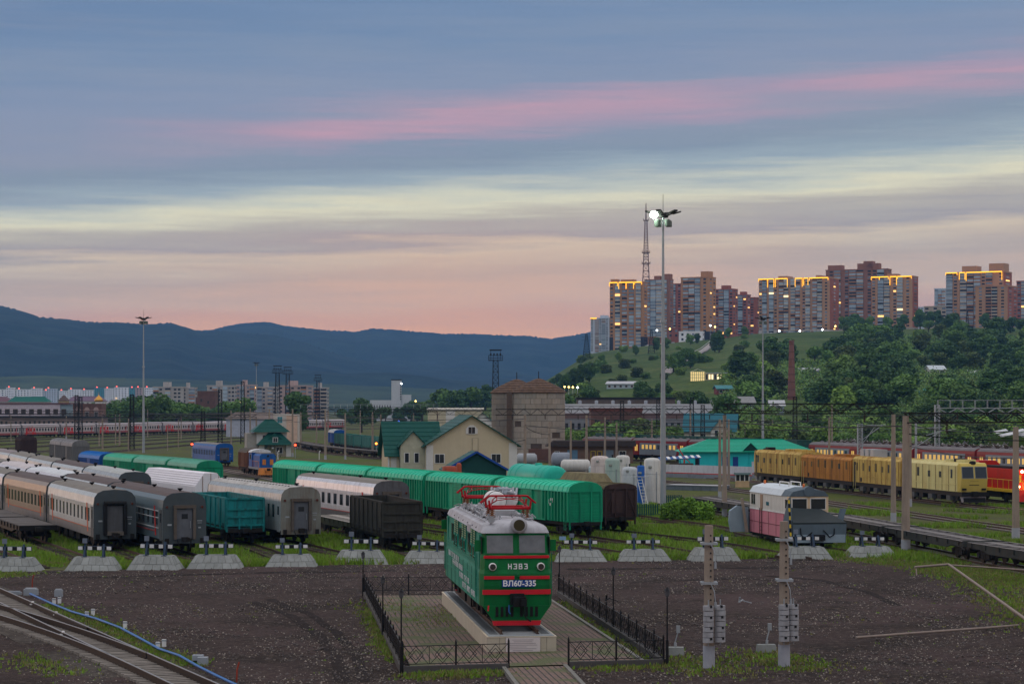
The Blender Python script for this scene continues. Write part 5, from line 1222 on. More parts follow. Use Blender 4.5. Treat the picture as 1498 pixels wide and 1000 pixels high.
# ------------------------------------------------------------------ buffer stops
STB = M('stop_concrete',(.27,.285,.275),.95,0,.18,1.5,.4,(.16,.16,.14),.3,30,inst=.12); STC = M('stop_joint',(.10,.10,.09),.95); STP = M('stop_post',(.03,.05,.085),.55,.2,.2)
def buffer_stop(detail=True):
 t = thing('buffer_stop','x','buffer stop'); b,tp,h = (1.80,1.35),(1.22,.62),.82
 lo = [(-b[0],-b[1],-.1),(b[0],-b[1],-.1),(b[0],b[1],-.1),(-b[0],b[1],-.1)]; hi = [(-tp[0],-tp[1],h),(tp[0],-tp[1],h),(tp[0],tp[1],h),(-tp[0],tp[1],h)]
 mb = MB(); mb.hexa(lo,hi); mb.build('core',STC,t)
 rng = random.Random(11)
 def face(A,B,C,D,n,m):        # A-B bottom, D-C top
  A,B,C,D = map(Vector,(A,B,C,D)); nn = (B - A).cross(D - A).normalized()
  for j in range(m):
   offs = 0 if j % 2 == 0 else .5
   cuts = [0] + [(i + offs) / n for i in range(1 if offs == 0 else 0,n + 1) if 0 < (i + offs) / n < 1] + [1]
   for u0,u1 in zip(cuts[:-1],cuts[1:]):
    v0,v1 = j / m,(j + 1) / m; g = .012
    def pt(u,v): return A.lerp(B,u).lerp(D.lerp(C,u),v)
    q = [pt(u0 + g / 3,v0 + g),pt(u1 - g / 3,v0 + g),pt(u1 - g / 3,v1 - g),pt(u0 + g / 3,v1 - g)]
    o = nn * (.022 + rng.uniform(0,.012)); mb = MB(); mb.hexa([p - nn * .01 for p in q],[p + o for p in q]); mb.build('tile',STB,t)
 face(lo[0],lo[1],hi[1],hi[0],6,2); face(lo[2],lo[3],hi[3],hi[2],6,2); face(lo[1],lo[2],hi[2],hi[1],3,2); face(lo[3],lo[0],hi[0],hi[3],3,2); face(hi[0],hi[1],hi[2],hi[3],4,2)
 for x in (-.62,.62):
  mb = MB(); mb.bar((x,-.35,h - .05),(x,.12,h + .85),.13,.16); mb.bar((x,.55,h - .05),(x,.15,h + .7),.1,.12); mb.cbox((x,-.32,h + .03),(.34,.3,.05)); mb.build('post',STP,t)
 mb = MB(); mb.box(-1.1,1.1,.14,.34,h + .46,h + .72); bm_ = mb.build('beam',STP,t)
 for i in range(7):
  x0 = -1.1 + i * 2.2 / 7; mb = MB(); mb.box(x0 + .01,x0 + 2.2/7 - .01,.10,.142,h + .48,h + .70); mb.build('stripe',WHITE if i % 2 == 0 else BLACK,bm_)
 mb = MB(); mb.box(-.16,.16,-.02,.02,0,.32); mb.build('sign_plate',M('plate_grey_blue',(.16,.19,.24),.5),t,(-.62,-.1,h + .92))
 mb = MB(); mb.bar((-.62,0,h + .7),(-.62,-.07,h + .95),.05); mb.build('sign_stem',STP,t)
 return t
bs = buffer_stop()
BSX = [(14,836,'flat wagon\'s neighbouring siding'),(132,835,'flat wagon siding'),(223,834,'siding of the pale silver passenger car'),(312,832,'siding of the slate grey passenger car'),(424,829.5,'siding of the teal open wagon'),(526,825,'siding of the weathered passenger car'),(625,824,'siding of the black open wagon'),(735,823,'siding hidden behind the monument locomotive'),
  (850,822,'siding just right of the monument locomotive'),(943,821,'short grassy siding beyond the monument'),(1046,821,'siding of the green boxcars behind the bare post'),(1180,818.5,'siding before the pink snow plough'),(1277,816,'siding beside the skeletal flat wagons')]
for i,(px,py,lb) in enumerate(BSX):
 o = bs if i == 0 else copy_tree(bs); X,D = at(px,py); o.location = (X,D + 1.35,0); jr = random.Random(i); o.rotation_euler = (R(jr.uniform(-1,1)),R(jr.uniform(-1.2,1.2)),R(3 + (i - 6) * .5 + jr.uniform(-3,3))); q_ = jr.uniform(.95,1.06); o.scale = (q_,1,jr.uniform(.9,1.08)); o['label'] = 'tiled concrete buffer stop on the ' + lb; o['group'] = 'row of buffer stops'
 for ch in [c for c in bpy.data.objects if c.parent == o and c.name.startswith('sign')] if i in (0,8,11) else []:
  pass
# ------------------------------------------------------------------ bare anchor posts with weights, small concrete blocks
WGT = M('weight_grey',(.36,.36,.38),.85,0,.15,3,.3); POSTP = M('post_paint',(.36,.37,.41),.85,0,.12,3)
def anchor_post(px,py,ptop,label,side):
 X,D = at(px,py); hgt = (py - ptop) * D / F; t = thing('anchor_post',label,'concrete post',(X,D,0))
 mb = MB(); mb.cyl((0,0,-.2),(0,0,hgt),.235,.17,16); ps = mb.build('post',POLE,t)
 mb = MB(); mb.cyl((0,0,.0),(0,0,.95),.246,.241,16); mb.build('painted_foot',POSTP,ps)
 hm = MB(); hm.cyl((0,-.03,0),(0,.03,0),.035,.035,8); hme = hm.mesh('hole',BLACK)
 for i in range(18): place('hole',hme,ps,(.06,-.235 + .055 * i / 18 + .012,1.4 + i * (hgt - 1.8) / 17))
 for z in (hgt * .6,hgt * .875):
  mb = MB(); mb.box(-.34,.34,-.32,-.20,z - .05,z + .05); mb.box(-.34,.34,.20,.32,z - .05,z + .05); mb.box(-.34,-.25,-.3,.3,z - .04,z + .04); mb.box(.25,.34,-.3,.3,z - .04,z + .04); cl = mb.build('clamp',GALV,t)
  mb = MB(); mb.tube([(.05,-.3,z),(.2,-.34,z - .35),(.24,-.34,z - .75)],.02,6); mb.cyl((.24,-.34,z - .75),(.24,-.34,z - 1.0),.05,.05,8); mb.build('rope_end',GALV,cl)
 wm = MB(); wm.cyl((0,0,.01),(0,0,.20),.215,.215,18); wme = wm.mesh('weight',WGT)
 sm = MB(); sm.box(.12,.225,-.05,.05,.07,.17); sme = sm.mesh('slot',BLACK)
 for (x,y) in ((-.06,-.50),(.44 * side,-.26)):
  for k in range(7):
   o = place('weight',wme,t,(x + random.uniform(-.015,.015),y,1.12 + k * .215),random.uniform(-.2,.2) - 1.2)
   if k % 2 == 0: place('slot',sme,o,(0,0,.05))
  mb = MB(); mb.cyl((x,y,1.0),(x,y,2.85),.025,.025,6); mb.build('rod',GALV,t)
anchor_post(1037,978,768,'bare concrete post hung with grey weights nearest the monument fence',1)
anchor_post(1147,976,762,'bare concrete post hung with grey weights in front of the pink snow plough',.8)
def block(px,py,label):
 X,D = at(px,py); t = thing('concrete_block',label,'concrete block',(X,D,0),R(random.uniform(-6,6)))
 mb = MB(); mb.hexa([(-.42,-.25,-.05),(.42,-.25,-.05),(.42,.25,-.05),(-.42,.25,-.05)],[(-.38,-.22,.36),(.38,-.22,.36),(.38,.22,.36),(-.38,.22,.36)]); mb.build('block',STB,t)
 mb = MB(); mb.tube([(0,0,.3),(.02,0,.55),(.14,0,1.0)],.03,6); mb.cbox((.15,0,1.12),(.16,.1,.3)); mb.cyl((.03,0,.4),(.03,0,.55),.06,.06,8); mb.build('anchor_rod',GALV,t)
block(987,958,'small concrete block with bent rod beside the monument fence'); block(1121,954,'small concrete block with bent rod between the two bare posts')
for px,py,lb in ((1090,885,'crumpled pale metal scrap lying on gravel between the posts'),(895,822 + 60,'dark scrap plate on the gravel beyond the fence')):
 X,D = at(px,py); mb = MB(); mb.bar((-.35,0,.12),(-.1,.1,.25),.12,.05); mb.bar((-.1,.1,.2),(.35,0,.08),.08,.04); mb.bar((-.3,.1,.1),(-.28,.0,.4),.1,.03); tag(mb.build('metal_scrap',GALV if px > 1000 else BLACK,None,(X,D,.05)),lb,'scrap')
# leaning rods and fallen rails right of the posts
PIPE = M('rusty_pipe',(.26,.21,.18),.7,.3,.2,3)
def pipe(pts,r,label,name='pipe'):
 p = [Vector((*at(a,b,z),z)) for a,b,z in pts]; o = p[0].copy(); o.z = 0
 mb = MB(); mb.tube([q - o for q in p],r,8); tag(mb.build(name,PIPE,None,o),label,'pipe')
pipe([(1252,932,.25),(1330,926,.3),(1440,918,.22),(1490,914,.1)],.06,'long thin rusty rail lying across the gravel')
pipe([(1338,829,.55),(1388,825,.7),(1440,862,.6),(1510,912,.5)],.075,'bent rusty pipe rail at the edge of the grass slope')
pipe([(1388,826,.7),(1440,829,.75),(1510,834,.8)],.05,'straight thin pale pipe along the grass slope below the flat wagons')
for k in range(3):
 pipe([(1340 + k * 50,829 + k * 22 * (k > 0),.5),(1341 + k * 50,842 + k * 22 * (k > 0),-.02)],.04,'short stake holding up the bent pipe rail') if k == 0 else None
# blue hose along the turnout
HOSE = M('hose_bright_blue',(.008,.14,.42),.4)
hp = [(44,868),(75,882),(105,894),(140,904),(175,917),(205,933),(232,948),(262,958),(290,974),(318,988),(352,1004)]
pp = [Vector((*at(a,b,.22),.22)) for a,b in hp]; mb = MB(); mb.tube(pp,.055,8); hz = tag(mb.build('blue_hose',HOSE,None),'bright blue hose running along the turnout across the gravel','hose')
for i,(a,b) in enumerate(((43,871),(79,885),(87,883),(127,905),(136,901),(183,920),(231,951),(240,947))):
 X,D = at(a,b); t = thing('hose_peg','small white peg holding the blue hose','peg',(X,D,0),group='white pegs along the blue hose'); mb = MB(); mb.box(-.09,.09,-.05,.05,-.05,.38); mb.build('peg',WHITE,t); mb = MB(); mb.box(-.10,.10,-.06,.06,.30,.36); mb.build('peg_cap',GALV,t)
X,D = at(293,973); t = thing('cable_box','grey metal cable box standing by the blue hose','cable box',(X,D,0)); mb = MB(); mb.box(-.35,.1,.1,.4,.2,.42); mb.build('box_lid',GALV,t); mb = MB(); mb.box(-.1,.32,-.2,.15,0,.36); mb.build('box_body',GALV,t); mb = MB(); mb.box(-.3,.05,.15,.35,0,.2); mb.build('base',BLACK,t)
for a,b,lb in ((47,860,'thin red rod sticking up by the point machine'),(346,998,'thin rusty rod sticking up at the end of the hose')):
 X,D = at(a,b); mb = MB(); mb.tube([(0,0,-.1),(.02,0,.5),(.1,0,.8)],.035,6); tag(mb.build('marker_rod',M('rod_red',(.3,.05,.03),.6),None,(X,D,0)),lb,'rod')
# ------------------------------------------------------------------ pink and grey snow plough wagon
def plough():
 t = thing('snow_plough','pink and white snow plough wagon with dark grey blades by the buffer stops','snow plough'); z = RAIL_Z; L = 13.5; w = 1.5
 PK = M('plough_pink',(.60,.20,.26),.7,0,.14,.6,.45,(.50,.26,.27),sf=1.5); WC = M('plough_white',(.62,.60,.56),.6,0,.1,.8,.35,(.4,.33,.26)); CR = M('plough_cream',(.68,.50,.32),.6,0,.1); GB = M('plough_grey',(.10,.135,.165),.6,0,.15,.8,.35,(.07,.09,.10)); DK = M('plough_dark',(.035,.045,.048),.6,0,.15); PB = M('plough_pale_blue',(.27,.34,.40),.6,0,.12)
 y0,y1 = -L/2 + 2.2,L/2 - .5
 mb = MB(); mb.box(-w,w,y0,y1,z + .55,z + 2.55); lo = mb.build('lower_body',PK,t)
 for s in (-1,1):
  mb = MB(); mb.box(-.012,.012,y0,y1,z + 1.48,z + 1.52); mb.build('seam',M('seam_dark',(.15,.05,.06),.8),lo,(s * (w + .008),0,0))
  for y in np.linspace(y0 + 1.4,y1 - 1.2,5): mb = MB(); mb.box(-.01,.01,y - .015,y + .015,z + .6,z + 2.5); mb.build('seam',MATS['seam_dark'],lo,(s * (w + .008),0,0))
  mb = MB(); mb.box(-.02,.02,y0,y1,z + 2.52,z + 2.62); mb.build('white_band',WHITE,lo,(s * (w + .012),0,0))
 mb = MB(); mb.box(-w,w,y0 + .02,y1,z + 2.56,z + 4.0); up = mb.build('upper_body',WC,t)
 mb = MB(); mb.box(-w - .02,w + .02,y0 - .04,y0 + .5,z + 2.58,z + 4.0); fc = mb.build('cab_front',CR,t)
 mb = MB(); mb.box(-w - .03,w + .03,y0 - .06,y0 + .1,z + 2.42,z + 2.6); mb.build('red_band',RED_ACC,fc)
 for s in (-1,1):
  for nm,mt,g in (('window_frame',WHITE,.06),('windscreen',GLASS,0)):
   mb = MB(); mb.box(s * .72 - .55 - g,s * .72 + .55 + g,-.02 - (.015 if g == 0 else 0),.02,z + 2.95 - g,z + 3.78 + g); mb.build(nm,mt,fc,(0,y0 - .055,0))
  mb = MB(); mb.box(-.02,.02,y0 + .15,y0 + .9,z + 3.0,z + 3.7); mb.build('side_window',GLASS,up,(s * (w + .03),0,0))
  for y in (y1 - .7,y1 - 1.3): mb = MB(); mb.box(-.02,.02,y - .2,y + .2,z + 2.95,z + 3.8); mb.build('side_window',GLASS,up,(s * (w + .012),0,0))
  mb = MB(); mb.box(-.02,.02,-.35,.35,z + 3.0,z + 3.3); mb.build('side_window',M('window_teal',(.03,.15,.2),.2),up,(s * (w + .012),1.2,0))
  mb = MB(); mb.box(-.025,.025,-.33,.33,z + 2.5,z + 3.85); mb.build('side_door',M('door_tan',(.34,.23,.16),.6),up,(s * (w + .01),2.9,0))
  mb = MB()
  for y in (2.55,3.2): mb.cyl((s * (w + .08),y,z + .2),(s * (w + .08),y,z + 2.7),.025,.025,6)
  for k in range(5): mb.bar((s * (w + .08),2.55,z + .25 + k * .3),(s * (w + .08),3.2,z + .25 + k * .3),.03)
  mb.build('ladder',BLACK,t)
 rp = [(-w - .06,z + 3.96),(-w + .25,z + 4.45),(-.5,z + 4.68),(.5,z + 4.68),(w - .25,z + 4.45),(w + .06,z + 3.96)]
 mb = MB(); mb.prism_y(rp[::-1],y0 + 1.9,y1); mb.build('roof',M('plough_roof',(.58,.64,.68),.5,0,.08,.8,.3,(.4,.45,.48)),t)
 vs = [(x * .98,y0 - .12,z + 3.98 + (zz - z - 3.96) * (.78 if abs(x) < 1.5 else 0)) for x,zz in rp] + [(x * 1.005,y0 + 1.92,zz + .004) for x,zz in rp]
 mb = MB(); mb.add(vs,[(0,1,2,3,4,5),(11,10,9,8,7,6)] + [(k,k + 6,(k + 1) % 6 + 6,(k + 1) % 6) for k in range(6)]); hd = mb.build('roof_visor',GB,t)
 mb = MB(); mb.lathe_y((0,0,0),[(.42,-.1),(.42,.5)],20); mb.build('searchlight',GB,hd,(0,y0 - .12,z + 4.38))
 for x,y in ((-.5,y1 - .8),(-.1,y0 + .9)): mb = MB(); mb.lathe((x,y,z + 4.66),[(.1,0),(.1,.12),(.08,.28),(.02,.32)],10); mb.build('beacon',M('beacon_orange',(.6,.16,.05),.4),t)
 mb = MB(); mb.tube([(-.6,1.0,z + 4.66),(-.6,1.0,z + 5.0),(-.6,-1.5,z + 5.0),(-.6,-1.5,z + 4.66)],.05,6); mb.tube([(.3,1.0,z + 4.66),(.3,1.0,z + 5.0),(.3,-1.5,z + 5.0),(.3,-1.5,z + 4.66)],.05,6); mb.build('roof_frame',WHITE,t)
 # front plough blade: high on the left wing, sloping deck, vertical front face
 f0 = -L/2 + .1
 mb = MB(); A = [(-1.85,f0,z + .35),(2.2,f0,z + .35),(1.6,y0,z + .35),(-1.6,y0,z + .35)]; B = [(-1.85,f0,z + 1.95),(2.28,f0,z + 1.95),(1.5,y0,z + 2.6),(-1.55,y0,z + 2.85)]
 mb.hexa(A,B); bl = mb.build('front_blade',GB,t)
 mb = MB(); q = [(-1.84,f0 - .03,z + 1.965),(2.27,f0 - .03,z + 1.965),(.9,f0 + 1.75,z + 2.95),(-1.6,f0 + 1.75,z + 3.1)]; mb.add(q + [(x,y + .02,zz - .12) for x,y,zz in q],[(0,1,2,3),(7,6,5,4),(0,4,5,1),(1,5,6,2),(2,6,7,3),(3,7,4,0)]); mb.build('blade_deck',DK,t)
 mb = MB(); mb.box(-1.8,2.16,f0 - .02,f0 + .1,z + .36,z + 1.0); mb.build('blade_foot',PB,t,(0,-.02,0))
 mb = MB(); mb.hexa([(-2.15,f0 - .1,z + .5),(-1.75,f0 + .1,z + .5),(-1.65,y0 + .6,z + .5),(-1.95,y0 + .7,z + .5)],[(-2.05,f0 + .5,z + 3.9),(-1.85,f0 + .5,z + 4.0),(-1.6,y0 + .5,z + 2.2),(-1.8,y0 + .6,z + 2.0)]); wg = mb.build('side_wing',GB,t)
 for k in range(9):
  a0 = k / 9; p = lambda a: Vector((-2.02 + .02 * a,f0 + .0 + .5 * a,z + .9 + 2.9 * a))
  mb = MB(); u,v = p(a0),p(a0 + .1); mb.bar(u,v,.14,.10); mb.build('hazard_stripe',M('hazard_yellow',(.55,.38,.03),.6) if k % 2 == 0 else BLACK,wg)
 mb = MB(); mb.hexa([(1.9,f0 + 1.2,z + 1.7),(2.25,f0 + 1.0,z + 1.7),(2.25,f0 + 1.3,z + 1.7),(1.9,f0 + 1.5,z + 1.7)],[(2.3,f0 + 1.4,z + 3.0),(2.65,f0 + 1.2,z + 3.0),(2.65,f0 + 1.5,z + 3.0),(2.3,f0 + 1.7,z + 3.0)]); mb.build('side_wing',GB,t)
 mb = MB(); mb.box(1.3,2.2,f0 + 1.4,f0 + 2.1,z + 1.7,z + 2.0); mb.build('wing_arm',PB,t)
 mb = MB(); mb.box(-.55,.55,f0 - .3,f0,z + .55,z + 1.0); mb.box(-.25,.35,f0 - .65,f0 - .3,z + .62,z + .95); mb.build('coupler',BLACK,t)
 for pts in ([(-1.3,1.55),(-1.25,1.0),(-.95,.75),(-.7,.95),(-.4,1.2)],[(1.3,1.5),(1.28,1.0),(.95,.8),(.7,1.1),(.45,1.35)]):
  mb = MB(); mb.tube([(x,f0 - .10,z + q) for x,q in pts],.045,6); mb.build('hose',BLACK,t)
 mb = MB(); mb.box(-1.3,1.3,f0 + .2,y1,z + .55 - .3,z + .54); mb.build('underframe',BLACK,t)
 # rear wings
 mb = MB(); mb.prism_y([(-1.6,z + .5),(-3.0,z + .5),(-3.15,z + 1.4),(-3.1,z + 2.3),(-2.5,z + 2.75),(-1.6,z + 2.6)],y1 + .1,y1 + .5); mb.build('rear_wing',PB,t)
 mb = MB(); mb.hexa([(-2.0,y1 - .5,z + .5),(-1.75,y1 - .5,z + .5),(-1.7,y1 - .2,z + .5),(-1.95,y1 - .2,z + .5)],[(-2.35,y1 - .4,z + 3.4),(-2.15,y1 - .4,z + 3.4),(-2.1,y1 - .1,z + 3.4),(-2.3,y1 - .1,z + 3.4)]); mb.build('rear_wing_post',M('wing_tan',(.3,.25,.2),.7),t)
 mb = MB(); mb.box(-1.5,1.5,y1,y1 + .6,z + .4,z + 2.2); mb.build('rear_blade',GB,t)
 bogies(t,L - 4.5); t.scale = (1,1,.92); return t
put(plough(),'k',s_of(LINE['k'],171.5) + 6.6)
# ------------------------------------------------------------------ yellow rail grinding train
YL = M('grinder_yellow',(.62,.56,.25),.55,0,.14,.7,.45,(.42,.26,.06),sf=1.6); YD = M('grinder_dirty',(.52,.37,.10),.7,0,.28,.5,1.0,(.26,.11,.025),sf=1.4); YO = M('grinder_orange',(.40,.17,.03),.7,0,.25,.5,.8,(.17,.065,.02),sf=1.4); YF = M('grinder_front_yellow',(.55,.42,.10),.5,0,.1)
def grinder_car(kind,label,L):
 t = thing('work_train_car',label,'work train',group='yellow rail grinding train'); z = RAIL_Z; w = 1.38; col = {'cab': YL,'mid': YD,'org': YO,'tail': YD}[kind]; top = 3.75 if kind != 'org' else 3.55
 zb = z + 1.15; y0 = -L/2 + (1.15 if kind == 'cab' else .25); y1 = L/2 - (.9 if kind == 'tail' else .2)
 pr = [(-w,zb),(-w,z + top - .25),(-w + .3,z + top),(w - .3,z + top),(w,z + top - .25),(w,zb)]
 mb = MB(); mb.prism_y(pr[::-1],y0,y1); bd = mb.build('body',col,t)
 mb = MB(); mb.box(-w + .1,w - .1,-L/2 + .2,L/2 - .2,z + .75,zb - .005); mb.build('underframe',BLACK,t)
 rng = random.Random(L * 10)
 for s in (-1,1):
  n = 9
  for i in range(n): mb = MB(); y = y0 + .5 + (y1 - y0 - 1) * i / (n - 1); mb.box(-.012,.012,y - .035,y + .035,zb + .05,z + top - .3); mb.build('panel_seam',M('seam_brown',(.10,.055,.02),.8),bd,(s * (w + .006),0,0))
  mb = MB(); mb.box(-.02,.02,y0 + .2,y1 - .2,zb + .62,zb + .66); mb.build('belt_rail',col,bd,(s * (w + .01),0,0))
  for i in range(7 if kind != 'cab' else 5):
   y = y0 + 1.6 + (y1 - y0 - 3.2) * i / (6 if kind != 'cab' else 4); tall = rng.choice((.55,.8)); wd = rng.choice((.22,.30))
   mt = GLASS if rng.random() < .55 or kind == 'cab' else M('grille_dark',(.12,.09,.04),.7)
   mb = MB(); mb.box(-.02,.02,y - wd,y + wd,z + 2.35,z + 2.35 + tall); mb.build('side_window' if mt == GLASS else 'vent_grille',mt,t,(s * (w + .012),0,0))
  if kind != 'cab': mb = MB(); mb.box(-.02,.02,y1 - 3.2,y1 - 2.7,zb + .1,zb + .5); mb.build('vent_grille',BLACK,t,(s * (w + .012),0,0))
  mb = MB(); mb.box(-.03,.03,y1 - 1.1,y1 - .5,zb,z + 3.2); mb.build('door',BLACK if kind in ('tail','mid') else col,t,(s * (w + .008),0,0))
  mb = MB(); mb.cyl((s * (w + .07),y1 - 1.2,z + .5),(s * (w + .07),y1 - 1.2,z + 2.9),.02,.02,5); mb.cyl((s * (w + .07),y1 - .4,z + .5),(s * (w + .07),y1 - .4,z + 2.9),.02,.02,5); mb.build('handrail',YL,t)
  for i in range(5): mb = MB(); y = -L/2 + 3.6 + i * (L - 7) / 4; mb.box(s * 1.15 - .28,s * 1.15 + .28,y - .55,y + .55,z + .32,z + .75); mb.build('equipment_box',BLACK if i % 2 else M('box_grey',(.10,.10,.10),.8),t)
 for i in range(3 if kind != 'cab' else 2):
  y = y1 - 1.2 - i * 1.7 if kind == 'mid' else y0 + 1.5 + i * 3.0; mt = GALV if kind in ('mid',) else col
  mb = MB(); mb.box(-.75,.75,y - .6,y + .6,z + top,z + top + (.75 if kind == 'mid' else .28)); mb.build('roof_unit',mt,t)
 mb = MB(); mb.box(-.9,-.75,y0 + .4,y1 - .4,z + top,z + top + .06); mb.box(.75,.9,y0 + .4,y1 - .4,z + top,z + top + .06); mb.build('roof_rail',col,t)
 if kind in ('cab','tail'):
  e = -1 if kind == 'cab' else 1; yb = y0 if e < 0 else y1
  def P(x,dy,zz): return (x,yb + e * dy,z + zz)
  sec = [(1.15,.55),(1.75,.72),(2.35,.85),(3.45,.62),(3.68,.42),(3.75,.0)]
  vs = [];
  for zz,dy in sec: vs += [P(-w,0,zz if zz < 3.6 else min(zz,3.5)),P(-w + .12,dy,zz),P(w - .12,dy,zz),P(w,0,zz if zz < 3.6 else min(zz,3.5))]
  fs = []
  for j in range(len(sec) - 1):
   for k in range(3): fs.append((j*4+k,j*4+k+1,(j+1)*4+k+1,(j+1)*4+k))
  fs.append((0,3,2,1)); mb = MB(); mb.add(vs,fs); cf = mb.build('cab_front',YF if kind == 'cab' else YD,t)
  for s in (-1,1):
   for nm,mt,g,o in (('window_frame',M('frame_grey',(.2,.22,.22),.6),.06,.02),('windscreen',GLASS,0,.04)):
    q = [(s * .64 - .52 - g,2.42 - g),(s * .64 + .52 + g,2.42 - g),(s * .64 + .52 + g,3.38 + g),(s * .64 - .52 - g,3.38 + g)]
    def dy(zz): return .85 - (zz - 2.35) * .209
    A = [P(x,dy(zz) + o,zz) for x,zz in q]; B = [P(x,dy(zz) - .05,zz) for x,zz in q]; mb = MB(); mb.hexa(A,B); mb.build(nm,mt,cf)
  # lower grey skirt with coupler
  A = [P(-w + .1,.62,1.14),P(w - .1,.62,1.14),P(w - .1,0,1.14),P(-w + .1,0,1.14)]; B = [P(-w + .35,.8,.2),P(w - .35,.8,.2),P(w - .35,.2,.2),P(-w + .35,.2,.2)]; mb = MB(); mb.hexa(B,A); sk_ = mb.build('skirt',M('skirt_lilac',(.40,.37,.42),.6,0,.15,1,.3),t)
  mb = MB(); mb.box(-1.05,1.05,min(yb + e*.7,yb + e*.84),max(yb + e*.7,yb + e*.84),z + .22,z + .62); mb.build('grille',BLACK,sk_)
  mb = MB(); mb.cbox((0,yb + e * .95,z + .95),(.5,.5,.5)); mb.build('coupler',BLACK,t)
  for s in (-1,1): mb = MB(); mb.box(s * .95 - .2,s * .95 + .2,min(yb + e*.5,yb + e*.76),max(yb + e*.5,yb + e*.76),z + 1.3,z + 1.48); mb.build('headlamp',BLACK,cf)
  for zz,hw_ in ((2.13,.42),(1.78,.48)): mb = MB(); mb.box(-hw_,hw_,min(yb + e*.7,yb + e*(.80 if zz > 2 else .735)),max(yb + e*.7,yb + e*(.82 if zz > 2 else .76)),z + zz - .03,z + zz + .03); mb.build('stencil',BLACK,cf)
  mb = MB(); mb.lathe((0,0,0),[(.3,0),(.32,.2),(.2,.3),(.02,.32)],14); mb.build('searchlight',BLACK,t,(0,yb + e * .25,z + 3.62)); mb = MB(); mb.box(-.6,.3,yb - e * 2.6 - .6,yb - e * 2.6 + .6,z + 3.75,z + 4.1); mb.build('roof_unit',BLACK,t)
 bogies(t,L - 5.5); t.scale = (1.14,1,1.16); return t
s = s_of(LINE['n'],242.5)
for kind,L,lb in (('cab',17.5,'pale yellow work train cab car with two big windscreens'),('mid',16.5,'yellow work train car with grey roof boxes behind the cab car'),('org',19.5,'orange brown sooty work train car in the middle'),('tail',20.5,'dirty yellow work train car with rear cab near the turquoise building')):
 put(grinder_car(kind,lb,L),'n',s + L/2); s += L + .25
# ------------------------------------------------------------------ red diesel locomotive with lit lamps
def red_loco():
 t = thing('diesel_locomotive','red diesel locomotive with yellow handrails and glowing headlamps by the frame edge','locomotive'); z = RAIL_Z; RL = M('loco_bright_red',(.50,.018,.012),.45,0,.12,1,.2); YE = M('loco_yellow',(.62,.40,.03),.5); L = 17.0
 mb = MB(); mb.box(-1.5,1.5,-L/2 + .3,L/2 - .3,z + 1.15,z + 1.45); mb.build('frame',YE,t)
 mb = MB(); mb.box(-.95,.95,-L/2 + .9,2.5,z + 1.45,z + 3.6); hd = mb.build('hood',RL,t); mb = MB(); mb.box(-.7,.7,-L/2 + 1.4,2.2,z + 3.6,z + 3.85); mb.build('hood_roof',DARKM,hd)
 mb = MB(); mb.prism_y([(-1.4,z + 1.45),(1.4,z + 1.45),(1.4,z + 3.9),(1.0,z + 4.3),(-1.0,z + 4.3),(-1.4,z + 3.9)],2.5,5.2); cb = mb.build('cab',RL,t); mb = MB(); mb.box(-1.3,1.3,5.2,L/2 - .6,z + 1.45,z + 3.2); mb.build('rear_hood',RL,t)
 for x in (-1.1,1.1): mb = MB(); mb.box(x - .22,x + .22,-.02,.02,z + 2.9,z + 3.7); mb.build('cab_window',GLASS,cb,(0,2.485,0))
 for s in (-1,1): mb = MB(); mb.box(-.02,.02,3.0,4.7,z + 2.8,z + 3.6); mb.build('cab_window',GLASS,cb,(s * 1.41,0,0))
 mb = MB(); mb.hexa([(-1.6,-L/2 - .5,z + .2),(1.6,-L/2 - .5,z + .2),(1.6,-L/2 - .1,z + .2),(-1.6,-L/2 - .1,z + .2)],[(-1.45,-L/2 - .05,z + 1.45),(1.45,-L/2 - .05,z + 1.45),(1.45,-L/2 + .3,z + 1.45),(-1.45,-L/2 + .3,z + 1.45)]); mb.build('plough',RL,t); mb = MB(); mb.cbox((0,-L/2 - .5,z + 1.05),(.4,.7,.4)); mb.build('coupler',BLACK,t)
 mb = MB()
 for s in (-1,1):
  mb.tube([(s * 1.45,-L/2 + .4,z + 1.45),(s * 1.45,-L/2 + .4,z + 2.45),(s * 1.45,2.4,z + 2.45)],.035,6); mb.tube([(s * 1.45,-L/2 + .4,z + 2.4),(s * .5,-L/2 + .3,z + 2.4),(s * .45,-L/2 + .3,z + 1.45)],.035,6)
  for k in range(6): mb.cyl((s * 1.45,-L/2 + 1.8 + k * 1.5,z + 1.45),(s * 1.45,-L/2 + 1.8 + k * 1.5,z + 2.45),.03,.03,5)
 mb.build('handrail',YE,t)
 LH = M('headlamp_lit',(1,.8,.5),.4,0,0,emit=(1.0,.66,.30),estr=14)
 LA = M('marker_lit',(1,.4,.2),.4,0,0,emit=(1.0,.14,.03),estr=1.2)
 for x,zz,r,m in ((-.35,3.35,.14,LH),(.75,1.75,.15,LH),(-.75,1.75,.15,LH)):
  mb = MB(); mb.cyl((x,-L/2 + .86,z + zz),(x,-L/2 + .74,z + zz),r,r * .9,14); mb.build('headlamp',m,hd)
 for x in (-.6,.6): mb = MB(); mb.box(x - .16,x + .16,-L/2 + .84,-L/2 + .9,z + 2.2,z + 3.0); mb.build('panel',YE,hd)
 mb = MB(); mb.box(-1.3,1.3,-4,4,z + .5,z + 1.14); mb.build('fuel_tank',BLACK,t); bogies(t,L - 6,2.2); coupler(t,L + .4)
 lp = bpy.data.lights.new('headlamp_glow','POINT'); lp.energy = 120; lp.color = (1,.55,.22); lp.shadow_soft_size = .2; lo = bpy.data.objects.new('headlamp_glow',lp); COL.objects.link(lo); lo.parent = t; lo.location = (.75,-L/2 - .5,z + 1.75)
 return t
put(red_loco(),'o',s_of(LINE['o'],247) + 8.5)
